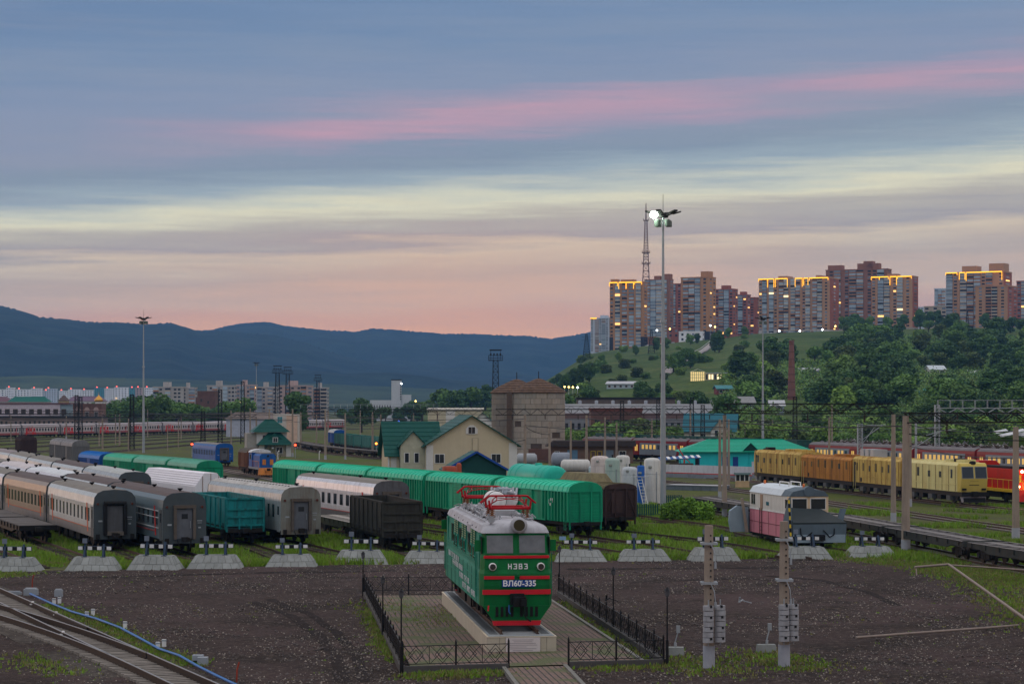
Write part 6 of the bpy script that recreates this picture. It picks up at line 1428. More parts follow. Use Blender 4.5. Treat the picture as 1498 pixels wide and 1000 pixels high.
# ------------------------------------------------------------------ electric trains
ER = M('emu_red',(.22,.018,.022),.5,0,.12,.6,.25,(.16,.03,.03)); EG = M('emu_grey',(.21,.235,.275),.5,0,.1,.6,.25,(.14,.15,.17)); ERF = M('emu_roof',(.16,.145,.15),.7,0,.2,.6,.4,(.08,.07,.07)); ELW = M('train_window_lit',(.35,.25,.1),.4,0,.0,emit=(1.0,.58,.12),estr=.45)
def emu_car(label,cab=False,group='electric train'):
 t = thing('electric_train_car',label,'electric train',group=group); z = RAIL_Z; L = 19.6; w = 1.62; zb,zw,zt = z + 1.0,z + 3.3,z + 4.15
 pr = coach_profile(w,zb,zw,zt); mb = MB(); mb.prism_y(pr[::-1],-L/2,L/2); bd = mb.build('body',ER,t)
 inner = [(x * 1.006,zz + .012) for x,zz in pr[2:-2]]; low = [(x,zz - .25) for x,zz in pr[2:-2]][::-1]; mb = MB(); mb.prism_y((inner + low)[::-1],-L/2 + .02,L/2 - .02); mb.build('roof',ERF,t)
 rng = random.Random(label)
 for s in (-1,1):
  mb = MB(); mb.hexa([(-.015,-L/2 + 3.6,zb + .05),(.015,-L/2 + 3.6,zb + .05),(.015,L/2 - 2.6,zb + .05),(-.015,L/2 - 2.6,zb + .05)],[(-.015,-L/2 + 2.8,zw - .02),(.015,-L/2 + 2.8,zw - .02),(.015,L/2 - 2.8,zw - .02),(-.015,L/2 - 2.8,zw - .02)]); pn = mb.build('grey_panel',EG,t,(s * (w + .012),0,0))
  for i in range(9):
   y = -L/2 + 4.2 + i * (L - 8.2) / 8; m = ELW if rng.random() < .65 else GLASS; mb = MB(); mb.box(-.02,.02,y - .38,y + .38,z + 2.15,z + 2.95); wo_ = mb.build('window',m,t,(s * (w + .024),0,0)); mb = MB(); mb.box(-.03,.03,y - .02,y + .02,z + 2.15,z + 2.95); mb.build('mullion',EG,wo_);
  for y in (-L/2 + 1.5,L/2 - 1.5):
   mb = MB(); mb.box(-.02,.02,y - .62,y + .62,zb + .02,z + 3.05); d = mb.build('door',ER,t,(s * (w + .01),0,0))
   for k in (-.3,.3): mb = MB(); mb.box(-.015,.015,y + k - .2,y + k + .2,z + 1.75,z + 2.95); mb.build('door_window',ELW,d,(s * .02,0,0))
 for e in (-1,1): mb = MB(); mb.box(-.7,.7,e * (L/2 + .2) - .2,e * (L/2 + .2) + .2,zb + .05,zb + 2.1); mb.build('gangway',BLACK,t)
 mb = MB(); mb.lathe((0,0,zt - .06),[(.35,0),(.35,.2),(.1,.28)],10); vme = mb.mesh('roof_vent',ERF)
 for i in range(7): place('roof_vent',vme,t,(0,-L/2 + 2 + i * 2.6,0))
 mb = MB(); mb.box(-1.3,1.3,-L/2 + .5,L/2 - .5,z + .75,zb - .005); [mb.box(-1.35,1.35,y - 1.2,y + 1.2,z + .35,z + .75) for y in (-2,1.5)]; mb.build('underframe',BLACK,t)
 if cab:
  mb = MB(); vs = []
  for zz,dy in ((1.0,.5),(2.0,.75),(3.2,.35),(4.1,-.1)): vs += [(-w * .99,-L/2,z + zz),(-w * .8,-L/2 - dy,z + zz),(w * .8,-L/2 - dy,z + zz),(w * .99,-L/2,z + zz)]
  fs = [(j*4+k,j*4+k+1,(j+1)*4+k+1,(j+1)*4+k) for j in range(3) for k in range(3)] + [(12,13,14,15),(0,1,2,3)]; mb.add(vs,fs); cf = mb.build('cab_front',ER,t)
  for s in (-1,1): A = [(s*.62 - .5,-L/2 - .70,z + 2.1),(s*.62 + .5,-L/2 - .70,z + 2.1),(s*.62 + .5,-L/2 - .40,z + 3.05),(s*.62 - .5,-L/2 - .40,z + 3.05)]; mb = MB(); mb.hexa([(x,y - .05,q) for x,y,q in A],[(x,y + .05,q) for x,y,q in A]); mb.build('windscreen',GLASS,cf)
 bogies(t,13.3,2.4); return t
for i in range(5):
 put_ends(emu_car('red and grey electric train car behind the yellow work train' + [', hidden by the red locomotive',', above the yellow cab',', in the middle',', next to last',', last by the turquoise roof'][i],group='electric train behind the yellow work train'),'p',s_of(LINE['p'],340) - 31 + 20.3 * i,13.3)
for i in range(3):
 put_ends(emu_car('red electric train car with lit doors beyond the turquoise building' + [', with the cab',', second',', third'][i],group='electric train beyond the turquoise building',cab=False),'q',s_of(LINE['q'],445) - 10 + 20.3 * (1 - i),13.3)
scr = gondola('open_wagon',M('scrap_wagon',(.07,.05,.045),.85,0,.3,1,.5),'x',load=3)
LINE['sc'] = smooth_line([(100,330),(78,402),(62,455),(50,500),(36,550)])
for i in range(9):
 o = scr if i == 0 else copy_tree(scr); o['label'] = 'dark open wagon heaped with scrap behind the lit electric train'; o['group'] = 'wagons heaped with scrap'; put(o,'sc',8 + 13.9 * i)
TLAB['sc'] = 'track under the wagons heaped with scrap'; make_track('sc')
# ================================================================== BUILDINGS IN THE YARD
TILE_G = M('roof_tile_green',(.006,.075,.060),.5,.0,.15,.8,.3,(.006,.05,.042)); CRM = M('siding_cream',(.54,.46,.32),.7,0,.06,.8,.15,(.4,.33,.22)); WPN = M('siding_white',(.62,.60,.58),.7,0,.06); BRICK = None
def brick_mat(name,c1,c2,mortar,sc=1.0):
 m = bpy.data.materials.new(name); m.use_nodes = True; N = m.node_tree.nodes; L = m.node_tree.links; b = N['Principled BSDF']; b.inputs['Roughness'].default_value = .9
 t = N.new('ShaderNodeTexCoord'); sp = N.new('ShaderNodeSeparateXYZ'); L.new(t.outputs['Object'],sp.inputs[0]); ad = N.new('ShaderNodeMath'); ad.operation = 'ADD'; L.new(sp.outputs[0],ad.inputs[0]); L.new(sp.outputs[1],ad.inputs[1]); cb = N.new('ShaderNodeCombineXYZ'); L.new(ad.outputs[0],cb.inputs[0]); L.new(sp.outputs[2],cb.inputs[1])
 br = N.new('ShaderNodeTexBrick'); L.new(cb.outputs[0],br.inputs[0]); br.inputs['Color1'].default_value = (*c1,1); br.inputs['Color2'].default_value = (*c2,1); br.inputs['Mortar'].default_value = (*mortar,1); br.inputs['Scale'].default_value = sc; br.inputs['Brick Width'].default_value = .25; br.inputs['Row Height'].default_value = .075; br.inputs['Mortar Size'].default_value = .01
 n = N.new('ShaderNodeTexNoise'); L.new(t.outputs['Object'],n.inputs[0]); n.inputs['Scale'].default_value = .6; n.inputs['Detail'].default_value = 6; mx = N.new('ShaderNodeMix'); mx.data_type = 'RGBA'; mx.blend_type = 'MULTIPLY'; mx.inputs[0].default_value = .7; L.new(br.outputs[0],mx.inputs[6]); mr = N.new('ShaderNodeMapRange'); L.new(n.outputs[0],mr.inputs[0]); mr.inputs[1].default_value = .2; mr.inputs[2].default_value = .7; mr.inputs[3].default_value = .4; cc = N.new('ShaderNodeCombineXYZ'); [L.new(mr.outputs[0],cc.inputs[i]) for i in range(3)]; L.new(cc.outputs[0],mx.inputs[7]); L.new(mx.outputs[2],b.inputs['Base Color']); return m
BRK = brick_mat('brick_red_brown',(.24,.115,.07),(.19,.09,.06),(.16,.14,.12)); BRK_D = brick_mat('brick_dark',(.20,.075,.05),(.15,.06,.045),(.1,.09,.08))
def gable_roof(par,x0,x1,y0,y1,ze,zr,mat,axis='y',over=.5,th=.14,name='roof',slats=0):
 """two roof slopes; ridge along axis"""
 for s in (-1,1):
  mb = MB()
  if axis == 'y':
   xm = (x0 + x1) / 2; hw = (x1 - x0) / 2; k = (zr - ze) / hw; xe = xm + s * (hw + over); zz = ze - over * k
   mb.hexa([(xm,y0 - over,zr),(xe,y0 - over,zz),(xe,y1 + over,zz),(xm,y1 + over,zr)],[(xm,y0 - over,zr + th),(xe,y0 - over,zz + th),(xe,y1 + over,zz + th),(xm,y1 + over,zr + th)])
  else:
   ym = (y0 + y1) / 2; hw = (y1 - y0) / 2; k = (zr - ze) / hw; ye = ym + s * (hw + over); zz = ze - over * k
   mb.hexa([(x0 - over,ym,zr),(x0 - over,ye,zz),(x1 + over,ye,zz),(x1 + over,ym,zr)],[(x0 - over,ym,zr + th),(x0 - over,ye,zz + th),(x1 + over,ye,zz + th),(x1 + over,ym,zr + th)])
  rf = mb.build(name,mat,par)
  for i in range(slats):
   f = (i + .5) / slats; mb = MB()
   if axis == 'y': mb.bar((xm + s * (hw + over) * f,y0 - over,zr + th - (zr - zz) * f + .01),(xm + s * (hw + over) * f,y1 + over,zr + th - (zr - zz) * f + .01),.08,.05)
   else: mb.bar((x0 - over,ym + s * (hw + over) * f,zr + th - (zr - zz) * f + .01),(x1 + over,ym + s * (hw + over) * f,zr + th - (zr - zz) * f + .01),.08,.05)
   mb.build('tile_course',mat,rf)
def gable_wall(par,x0,x1,y0,y1,ze,zr,mat,axis='y',name='wall'):
 mb = MB()
 if axis == 'y': mb.prism_y([(x0,-.1),(x1,-.1),(x1,ze),((x0 + x1)/2,zr),(x0,ze)],y0,y1)
 else: mb.prism_x([(y0,-.1),(y1,-.1),(y1,ze),((y0 + y1)/2,zr),(y0,ze)],x0,x1)
 return mb.build(name,mat,par)
def hip_roof(par,x0,x1,y0,y1,ze,zr,mat,over=.7,inset=None,name='roof'):
 x0 -= over; x1 += over; y0 -= over; y1 += over; ym = (y0 + y1)/2; ins = inset if inset is not None else (y1 - y0)/2
 a = [(x0,y0,ze),(x1,y0,ze),(x1,y1,ze),(x0,y1,ze)]; r = [(x0 + ins,ym,zr),(x1 - ins,ym,zr)]
 mb = MB(); mb.add(a + r,[(0,1,5,4),(1,2,5),(2,3,4,5),(3,0,4),(3,2,1,0)]); o = mb.build(name,mat,par)
 for i in range(1,9):
  f = i / 9; mb = MB(); p = Vector(a[0]).lerp(Vector(r[0]),f); q = Vector(a[1]).lerp(Vector(r[1]),f); mb.bar(p + Vector((0,0,.01)),q + Vector((0,0,.01)),.07,.05); mb.build('roof_seam',mat,o)
 mb = MB(); mb.bar((x0 + ins,ym,zr + .04),(x1 - ins,ym,zr + .04),.2,.12); mb.build('ridge_cap',mat,o); return o
# ---- cream house with green roof
def house():
 D = 330.0; t = thing('gabled_house','cream two storey house with green tiled roof and attic window behind the boxcars','house',(gx(690,D),D,0),R(9)); w = 6.5
 gable_wall(t,-w,w,0,13,5.05,9.1,CRM); gable_roof(t,-w,w,0,13,5.05,9.1,TILE_G,'y',.55,slats=10)
 for x0,x1 in ((-w - .02,-w + 1.0),(w - 1.15,w + .02)): mb = MB(); mb.box(x0,x1,-.05,.02,-.05,5.0 if x0 < 0 else 5.3); mb.build('corner_panel',WPN,t)
 mb = MB(); mb.prism_y([(-.85,6.6),(.85,6.6),(.85,7.3),(.25,7.85),(-.25,7.85),(-.85,7.3)][::1],-.08,.0); mb.build('window_surround',WPN,t,(-.0,0,0))
 window(t,0,-.06,7.1,1.0,.9,mull=1); window(t,.5,0,5.1,.75,1.7,mull=0,glass=CRM,frame=M('boarded_trim',(.35,.3,.22),.8)); window(t,-4.6,0,3.1,1.3,1.2,mull=1); window(t,3.5,0,3.1,1.3,1.2)
 # lower wing on the left with its own gable dormer
 gable_wall(t,-11.6,-w + .05,3.0,12.0,3.9,8.2,CRM,'x','wing_wall'); gable_roof(t,-11.6,-w + 2.2,3.0,12.0,3.9,8.2,TILE_G,'x',.6,slats=8,name='wing_roof')
 mb = MB(); mb.box(-10.0,-w + .0,1.4,3.2,-.1,5.0); mb.build('bay_wall',M('siding_sage',(.43,.42,.32),.7),t)
 gable_wall(t,-10.0,-w + .1,1.45,3.2,5.0,6.85,MATS['siding_sage'],'y','bay_gable'); gable_roof(t,-10.0,-w + .1,1.4,8.0,5.0,6.9,TILE_G,'y',.3,slats=5,name='bay_roof')
 window(t,-9.1,1.4,3.2,.6,1.3,mull=0); window(t,-7.7,1.4,3.2,.6,1.3,mull=0)
 for x0,x1,m in ((-11.2,-10.4,WPN),(-11.62,-11.4,TRIM)): mb = MB(); mb.box(x0,x1,2.96,3.02,-.05,3.7); mb.build('wall_panel',m,t)
 for x in (-w + .1,-11.5): mb = MB(); mb.cyl((x,-.08 if x > -7 else 2.9,0),(x,-.08 if x > -7 else 2.9,3.8 if x < -7 else 4.8),.06,.06,8); mb.build('drainpipe',TRIM,t)
house()
def shed():
 D = 285.0; t = thing('gabled_shed','dark green shed with blue roof edge in front of the cream house','shed',(gx(697,D),D,0),R(6)); w = 3.7
 gable_wall(t,-w,w,0,7,2.75,4.85,M('shed_green',(.012,.06,.055),.7)); gable_roof(t,-w,w,0,7,2.75,4.85,TILE_G,'y',.35,slats=6)
 BE = M('edge_blue',(.015,.07,.32),.5)
 for s in (-1,1): mb = MB(); mb.bar((0,-.42,4.95),(s * 4.1,-.42,2.62),.06,.24); mb.build('barge_board',BE,t)
shed()
def signal_house():
 D = 479.0; t = thing('signal_house','small cream signal house with two tiered green roof beside the blue coach','house',(gx(398,D),D,0),R(12))
 mb = MB(); mb.box(-2.6,3.9,.0,6,-.1,2.5); mb.build('wall',CRM,t); mb = MB(); mb.box(-3.0,3.2,1.5,7,2.5,5.1); mb.build('upper_wall',WPN,t); mb = MB(); mb.box(-5.0,-2.7,2,7,-.1,4.9); mb.build('stair_block',M('stair_grey',(.35,.33,.30),.8),t)
 hip_roof(t,-3.6,3.4,1.0,7,5.1,7.6,TILE_G,.5,3.0); gable_wall(t,-2.2,3.4,-.0,1.6,2.6,4.9,TILE_G,'y','porch_gable'); hip_roof(t,-2.7,4.0,-.6,3.4,2.5,4.9,TILE_G,.4,2.4,'porch_roof')
 window(t,1.5,0,1.35,1.3,1.2); window(t,.6,-.62,3.5,.9,.9); mb = MB(); mb.box(2.9,3.92,-.04,.02,0,2.45); mb.build('corner_panel',WPN,t); mb = MB(); mb.box(-2.62,-1.6,-.04,.02,0,2.45); mb.build('corner_panel',WPN,t); window(t,-1.5,1.5,4.0,.6,.9,mull=0)
 mb = MB(); mb.box(-.1,.35,-.25,-.02,1.7,2.0); mb.build('air_conditioner',TRIM,t)
signal_house()
# ---- concrete silos
def silo(px,D,r,label,seed,dk=1.0):
 t = thing('concrete_silo',label,'silo',(gx(px,D),D,0)); PM = [M('silo_panel_%d_%d' % (seed,k),tuple(q * dk for q in c),.9,0,.12,.4,.35,(.22,.17,.12),inst=.1) for k,c in enumerate(((.34,.295,.245),(.31,.28,.24),(.365,.315,.26)))]
 mb = MB(); mb.lathe((0,0,0),[(r - .12,-.2),(r - .12,13.0)],32); mb.build('core',M('silo_joint',(.10,.075,.06),.95),t)
 n = 15; rows = 12; rh = 13.0 / rows; rng = random.Random(seed)
 for nn in (n,):
  ms = []
  for k in range(3):
   mb = MB(); da = 2 * math.pi / nn - .012
   for q in range(3):
    a0 = -da/2 + da * q / 3; a1 = -da/2 + da * (q + 1) / 3
    lo = [((r - .15) * math.cos(a0),(r - .15) * math.sin(a0),.03),(r * math.cos(a0),r * math.sin(a0),.03),(r * math.cos(a1),r * math.sin(a1),.03),((r - .15) * math.cos(a1),(r - .15) * math.sin(a1),.03)]
    mb.hexa(lo,[(x,y,rh - .02) for x,y,z in lo])
   ms.append(mb.mesh('wall_panel',PM[k]))
  for j in range(rows):
   for i in range(nn):
    if rng.random() < .04: continue
    place('wall_panel',rng.choice(ms),t,(0,0,j * rh),2 * math.pi * (i + .5 * (j % 2)) / nn + rng.uniform(-.004,.004))
 RF = M('silo_roof',(.13,.082,.058),.95,0,.4,1.2,.6,(.06,.04,.03),.5,6,sf=1.2); prof = [];
 rr = r + .25; z = 13.0
 for k in range(6): prof += [(rr * (1 - k / 6.2),13.0 + k * .48),(rr * (1 - k / 6.2),13.0 + k * .48 + .2)]
 prof += [(.3,16.0),(.05,16.1)]
 for k in range(6): mb = MB(); a = rr * (1 - (k / 6.2) ** 1.35); b = rr * (1 - ((k + 1) / 6.2) ** 1.35); mb.lathe((0,0,13.0 + k * .46),[(a,0),(a + .06,.14),(b + .1,.5),(b,.5)],28,False); mb.build('roof_tier',RF,t)
 mb = MB(); mb.cyl((0,0,15.8),(0,0,17.2),.08,.08,6); mb.build('finial',DARKM,t)
silo(788,450,5.1,'round concrete silo with stepped brown roof, the fuller one beside the brick shed',1); silo(756,461,5.0,'round concrete silo with stepped brown roof half hidden behind its twin',2,.68)
X,D = gx(748,452),452
mb = MB(); mb.box(-.5,.5,-.5,.5,-.1,13.2); tag(mb.build('silo_shaft',M('shaft_brown',(.12,.085,.065),.9),None,(gx(745,448),449,0)),'narrow dark brown shaft between the two round silos','shaft')
def brick_shed():
 D = 428.0; t = thing('brick_shed','low brown brick shed with dark overhanging roof before the silos','shed',(gx(866,D),D,0),0); w = 7.6
 mb = MB(); mb.box(-w,w,0,8,-.1,3.1); mb.build('wall',BRK,t); mb = MB(); mb.hexa([(-w - 1.0,-.9,3.1),(w + .5,-.9,3.1),(w + .5,8.6,3.1),(-w - 1.0,8.6,3.1)],[(-w + .6,-.7,4.1),(w + .4,-.7,4.1),(w + .4,8.4,4.1),(-w + .6,8.4,4.1)]); mb.build('roof',M('tar_roof',(.045,.035,.033),.9),t)
 for x,m in ((-3.6,M('door_blue',(.12,.22,.32),.6)),(3.0,M('door_blue2',(.16,.2,.25),.6))): mb = MB(); mb.box(x - .95,x + .95,-.06,0,0,2.4); mb.build('door',m,t)
 mb = MB(); [mb.tube([(x,-.3,0),(x,-.3,2.2),(x + .8,-.3,2.2),(x + .8,-.3,0)],.06,6) for x in (-.2,1.0)]; mb.build('pipe_frame',M('pipe_yellow',(.5,.36,.03),.6),t)
 window(t,-6.4,0,1.7,.8,.8); window(t,5.6,0,1.8,1.2,.8)
brick_shed()
X,D = at(777,672); mb = MB(); mb.prism_z([(-2.2,0),(2.2,0),(2.2,3),(-2.2,3)],-.1,2.3); tag(mb.build('brick_outhouse',BRK_D,None,(gx(790,443),443,0)),'small orange brown brick block at the foot of the fuller silo','brick block')
# ---- tanks
def vtank(px,wpx,ytop,ybase,label,col,legs=False):
 D = F * H / (ybase - HY); r = wpx / 2 * D / F; h = (ybase - ytop) * D / F; t = thing('upright_tank',label,'tank',(gx(px,D),D,0))
 z0 = .0; mb = MB(); mb.lathe((0,0,0),[(r,z0),(r,h - r * .45),(r * .92,h - r * .25),(r * .7,h - r * .08),(.05,h)],24); b = mb.build('shell',col,t)
 for z in (h * .33,h * .66): mb = MB(); mb.lathe((0,0,z),[(r + .004,-.03),(r + .02,-.02),(r + .02,.02),(r + .004,.03)],24); mb.build('weld_band',col,b)
 mb = MB(); mb.lathe((-r * .3,-r * .9,h * .78),[(.2,0),(.2,.22),(.02,.25)],10); mb.build('manhole',M('manhole_grey',(.2,.22,.2),.7),b); mb = MB(); mb.tube([(r * .5,-r * .9,.1),(r * .5,-r * .95,h * .7)],.05,6); mb.build('pipe',GALV,t); mb = MB(); mb.cyl((0,0,h - .02),(0,0,h + .35),.09,.09,8); mb.build('vent',DARKM,b)
TW = M('tank_white',(.58,.57,.54),.55,0,.1,.6,.35,(.34,.33,.28)); TGN = M('tank_sage',(.30,.40,.35),.55,0,.1,.6,.4,(.42,.45,.41)); TP = M('tank_pinkish',(.60,.52,.48),.55,0,.1,.6,.3)
vtank(954,24,669,737,'tall white upright tank with greenish patch beside the lit mast',TW); vtank(896,22,669,724,'sage green upright tank among the white tanks',TGN); vtank(878,28,666,708,'wide pinkish white upright tank beside the brown wagon',TP); vtank(911,21,665,706,'slim white upright tank behind the sage green one',TW); vtank(921,24,682,716,'low wide pale grey upright tank beside the blue one',M('tank_pale',(.45,.48,.50),.6)); vtank(937.5,11,680,738,'narrow bright blue upright tank beside the tall white one',M('tank_blue',(.015,.10,.38),.5)); vtank(868,14,681,704,'small pale blue upright tank next to the pinkish one',M('tank_pale2',(.42,.52,.55),.6))
def htank(px0,px1,yc,D,r,label,col):
 L = (px1 - px0) * D / F; t = thing('lying_tank',label,'tank',(gx((px0 + px1)/2,D),D,0),R(90)); zc = zat(yc,D); mb = MB(); mb.lathe_y((0,0,zc),[(.05,-L/2),(r * .7,-L/2 + .12),(r,-L/2 + .45),(r,L/2 - .45),(r * .7,L/2 - .12),(.05,L/2)],20); mb.build('shell',col,t)
 for y in (-L/3,L/3): mb = MB(); mb.box(-r * .7,r * .7,y - .15,y + .15,-.05,zc - r * .5); mb.build('saddle',CONC,t)
htank(806,836,672,398,1.25,'grey lying tank with rounded top before the brick shed',M('tank_slate',(.25,.28,.33),.6)); htank(755,786,671,405,1.0,'pale grey lying tank at the foot of the silo',M('tank_pale3',(.35,.37,.39),.6)); htank(820,864,681,360,1.0,'white lying tank behind the turquoise tank wagon',TW)
def ladder_obj(px,ybase,ytop,label):
 D = F * H / (ybase - HY); h = (ybase - ytop) * D / F; t = thing('steel_ladder',label,'ladder',(gx(px,D),D,0)); mb = MB(); [mb.bar((x,0,0),(x - .7,.5,h),.06) for x in (-.25,.25)]; [mb.bar((-.25 - .7 * k / 9,.5 * k / 9,h * k / 9),(.25 - .7 * k / 9,.5 * k / 9,h * k / 9),.05) for k in range(1,10)]; mb.build('ladder',WHITE,t); mb = MB(); mb.box(-1.5,.3,.3,1.2,h - .05,h); mb.build('platform',GALV,t)
ladder_obj(945,740,697,'white steel ladder leaning at the tall white tank')
# ---- turquoise office
def office():
 D = 395.0; TQ = M('wall_turquoise',(.03,.56,.58),.65,0,.06,.6,.2,(.03,.42,.44)); RG_ = M('roof_emerald',(.012,.36,.23),.5,0,.14,.5,.35,(.015,.19,.12)); t = thing('turquoise_office','long low turquoise building with emerald hipped roof and small dormer','building',(gx(1094,D),D,0)); w = 11.0
 mb = MB(); mb.box(-w,w,0,10,-.1,2.75); mb.build('wall',TQ,t); hip_roof(t,-w,w,0,10,2.75,4.75,RG_,.8,5.2)
 mb = MB(); mb.prism_y([(-1.25,2.9),(1.25,2.9),(0,4.2)],-.1,3.0); dm = mb.build('dormer',M('dormer_dark',(.012,.05,.04),.8),t,(.45,-.3,0));
 for s in (-1,1): mb = MB(); mb.hexa([(0,-.3,4.22),(s * 1.4,-.3,2.85),(s * 1.4,4.0,2.85),(0,4.0,4.22)],[(0,-.3,4.32),(s * 1.4,-.3,2.95),(s * 1.4,4.0,2.95),(0,4.0,4.32)]); mb.build('dormer_roof',RG_,dm)
 for x,ww in ((-8.6,.7),(-3.9,1.0),(-2.1,.9)): mb = MB(); mb.box(x - ww/2,x + ww/2,-.05,.02,0,2.0 if ww < .9 else 1.9); mb.build('door',M('door_navy',(.02,.06,.25),.5) if ww >= .9 else BLACK,t)
 for x in (2.8,5.0,7.2,9.2): window(t,x,0,1.4,.5,1.2,mull=0,frame=TQ)
 for x in (-5.2,.2,6.2): mb = MB(); mb.cyl((x,-.08,0),(x,-.08,2.7),.06,.06,8); mb.build('drainpipe',TQ,t)
office()
def wall_line(a,b,label,h=1.9):
 a,b = Vector((*a,0)),Vector((*b,0)); d = b - a; n = max(1,int(d.length / 3.0)); l = d.length / n; u = d.normalized(); t = thing('concrete_wall',label,'wall',a,math.atan2(u.y,u.x)); mb = MB(); mb.box(.02,l - .02,-.07,.07,.75,h); m1 = mb.mesh('wall_panel',M('wall_white',(.55,.56,.60),.8,0,.08,1,.2,inst=.06)); mb = MB(); mb.box(.02,l - .02,-.09,.09,-.1,.62); m2 = mb.mesh('wall_base',M('wall_base_grey',(.20,.22,.25),.9,inst=.1)); mb = MB(); mb.box(.02,l - .02,-.085,.085,.62,.75); m3 = mb.mesh('red_line',RED_ACC)
 for i in range(n): place('wall_panel',m1,t,(i * l,0,0)); place('wall_base',m2,t,(i * l,0,0)); place('red_line',m3,t,(i * l,0,0))
wall_line(at(962,697),at(1100,702),'white panel wall with red line and grey base before the turquoise building'); wall_line(at(1100,699),at(1132,700),'short higher white panel wall at the rear of the yellow work train',2.4)
def canopy():
 D = 366.0; t = thing('open_canopy','small canopy with blue and white striped roof beside the turquoise building','canopy',(gx(994,D),D,0)); mb = MB(); mb.hexa([(-3.2,-1.6,2.0),(3.3,-1.6,2.35),(3.3,2.5,2.6),(-3.2,2.5,2.3)],[(-3.2,-1.6,2.12),(3.3,-1.6,2.47),(3.3,2.5,2.72),(-3.2,2.5,2.42)]); rf = mb.build('roof',M('canopy_blue',(.02,.08,.25),.6),t)
 for i in range(7): x = -2.9 + i * .95; mb = MB(); mb.hexa([(x,-1.62,2.16 + i * .05),(x + .45,-1.62,2.16 + i * .05),(x + .45,2.52,2.45 + i * .05),(x,2.52,2.45 + i * .05)],[(x,-1.62,2.20 + i * .05),(x + .45,-1.62,2.20 + i * .05),(x + .45,2.52,2.49 + i * .05),(x,2.52,2.49 + i * .05)]); mb.build('roof_stripe',WHITE,rf)
 for x in (-3,0,3): mb = MB(); mb.cyl((x,-1.4,-.1),(x,-1.4,2.1 + x * .05),.07,.07,8); mb.build('post',M('post_blue',(.02,.07,.22),.6),t)
 mb = MB(); mb.box(-1.5,2.2,0,2,-.1,1.5); mb.build('stacked_goods',M('goods_brown',(.2,.15,.12),.9),t); mb = MB(); mb.box(.8,2.9,-.8,.2,-.1,.9); mb.build('red_crate',M('crate_red',(.35,.03,.03),.6),t)
canopy()
X,D = at(1001,689); t = thing('small_crane','thin red boom crane beside the striped canopy','crane',(X,D,0)); mb = MB(); mb.bar((0,0,-.1),(0,0,2.4),.22); mb.build('column',RED_ACC,t); mb = MB(); mb.bar((0,0,2.2),(-1.2,0,4.2),.16); mb.bar((0,0,2.3),(.9,0,1.4),.14); mb.build('boom',RED_ACC,t)
def booth():
 X,D = at(1086,712); t = thing('guard_booth','tiny cream guard booth with glazed sides on white stand','booth',(X,D,0),R(-6)); mb = MB(); mb.box(-.9,.9,-.7,.7,-.05,.85); mb.build('base',M('booth_cream',(.60,.42,.24),.7),t); mb = MB(); mb.box(-.86,.86,-.66,.66,.85,1.62); mb.build('glazing',GLASS,t)
 for x in (-.86,-.3,.3,.86):
  for y in (-.68,.68): mb = MB(); mb.box(x - .06,x + .06,y - .05,y + .05,.8,1.65); mb.build('mullion',WHITE,t)
 mb = MB(); mb.prism_x([(-1.0,1.62),(1.0,1.62),(.8,1.86),(-.8,1.86)],-1.1,1.1); mb.build('roof',M('booth_roof',(.08,.12,.12),.7),t)
booth()
# ---- green palisade, platform edge, little signs
def palisade(a,b,label):
 a,b = Vector((*a,0)),Vector((*b,0)); d = b - a; u = d.normalized(); t = thing('palisade_fence',label,'fence',a,math.atan2(u.y,u.x)); PG = M('palisade_green',(.02,.075,.06),.6); n = int(d.length / .22); mb = MB(); mb.box(-.07,.07,-.015,.015,0,1.25); me = mb.mesh('pale',PG)
 for i in range(n): place('pale',me,t,(i * .22,0,random.uniform(-.02,.02)))
 for z in (.3,1.0): mb = MB(); mb.bar((0,.04,z),(d.length,.04,z),.06); mb.build('rail',PG,t)
palisade(at(884,757),at(968,756),'dark green palisade fence between the brown wagon and the mast'); palisade(at(972,741),at(1000,741),'short dark green palisade behind the bright bush')
def platform_edge():
 a,b = Vector((*at(974,716),0)),Vector((*at(1052,718),0)); d = b - a; u = d.normalized(); t = thing('loading_platform','low grey platform with pale edge before the white wall','platform',a,math.atan2(u.y,u.x)); n = 6; l = d.length / n
 for i in range(n): mb = MB(); mb.box(i * l + .02,(i + 1) * l - .02,0,2.5,-.1,.6); mb.build('block',M('platform_grey',(.13,.15,.17),.9,inst=.1),t)
 mb = MB(); mb.box(-.05,d.length + .05,-.08,2.5,.6,.68); mb.build('edge_slab',M('platform_pale',(.42,.42,.44),.85),t)
platform_edge()
for px,py,c,lb in ((922,770,(.5,.06,.03),'small red plate sign on a post in the grass'),(823,800,(.25,.4,.6),'small blue and white plate sign by the buffer stop')):
 X,D = at(px,py); t = thing('plate_sign',lb,'sign',(X,D,0)); mb = MB(); mb.cyl((0,0,-.1),(0,0,.75),.03,.03,6); mb.build('post',DARKM,t); mb = MB(); mb.box(-.25,.25,-.03,.0,.55,.82); mb.build('plate',M('sign_%d' % px,c,.5),t)
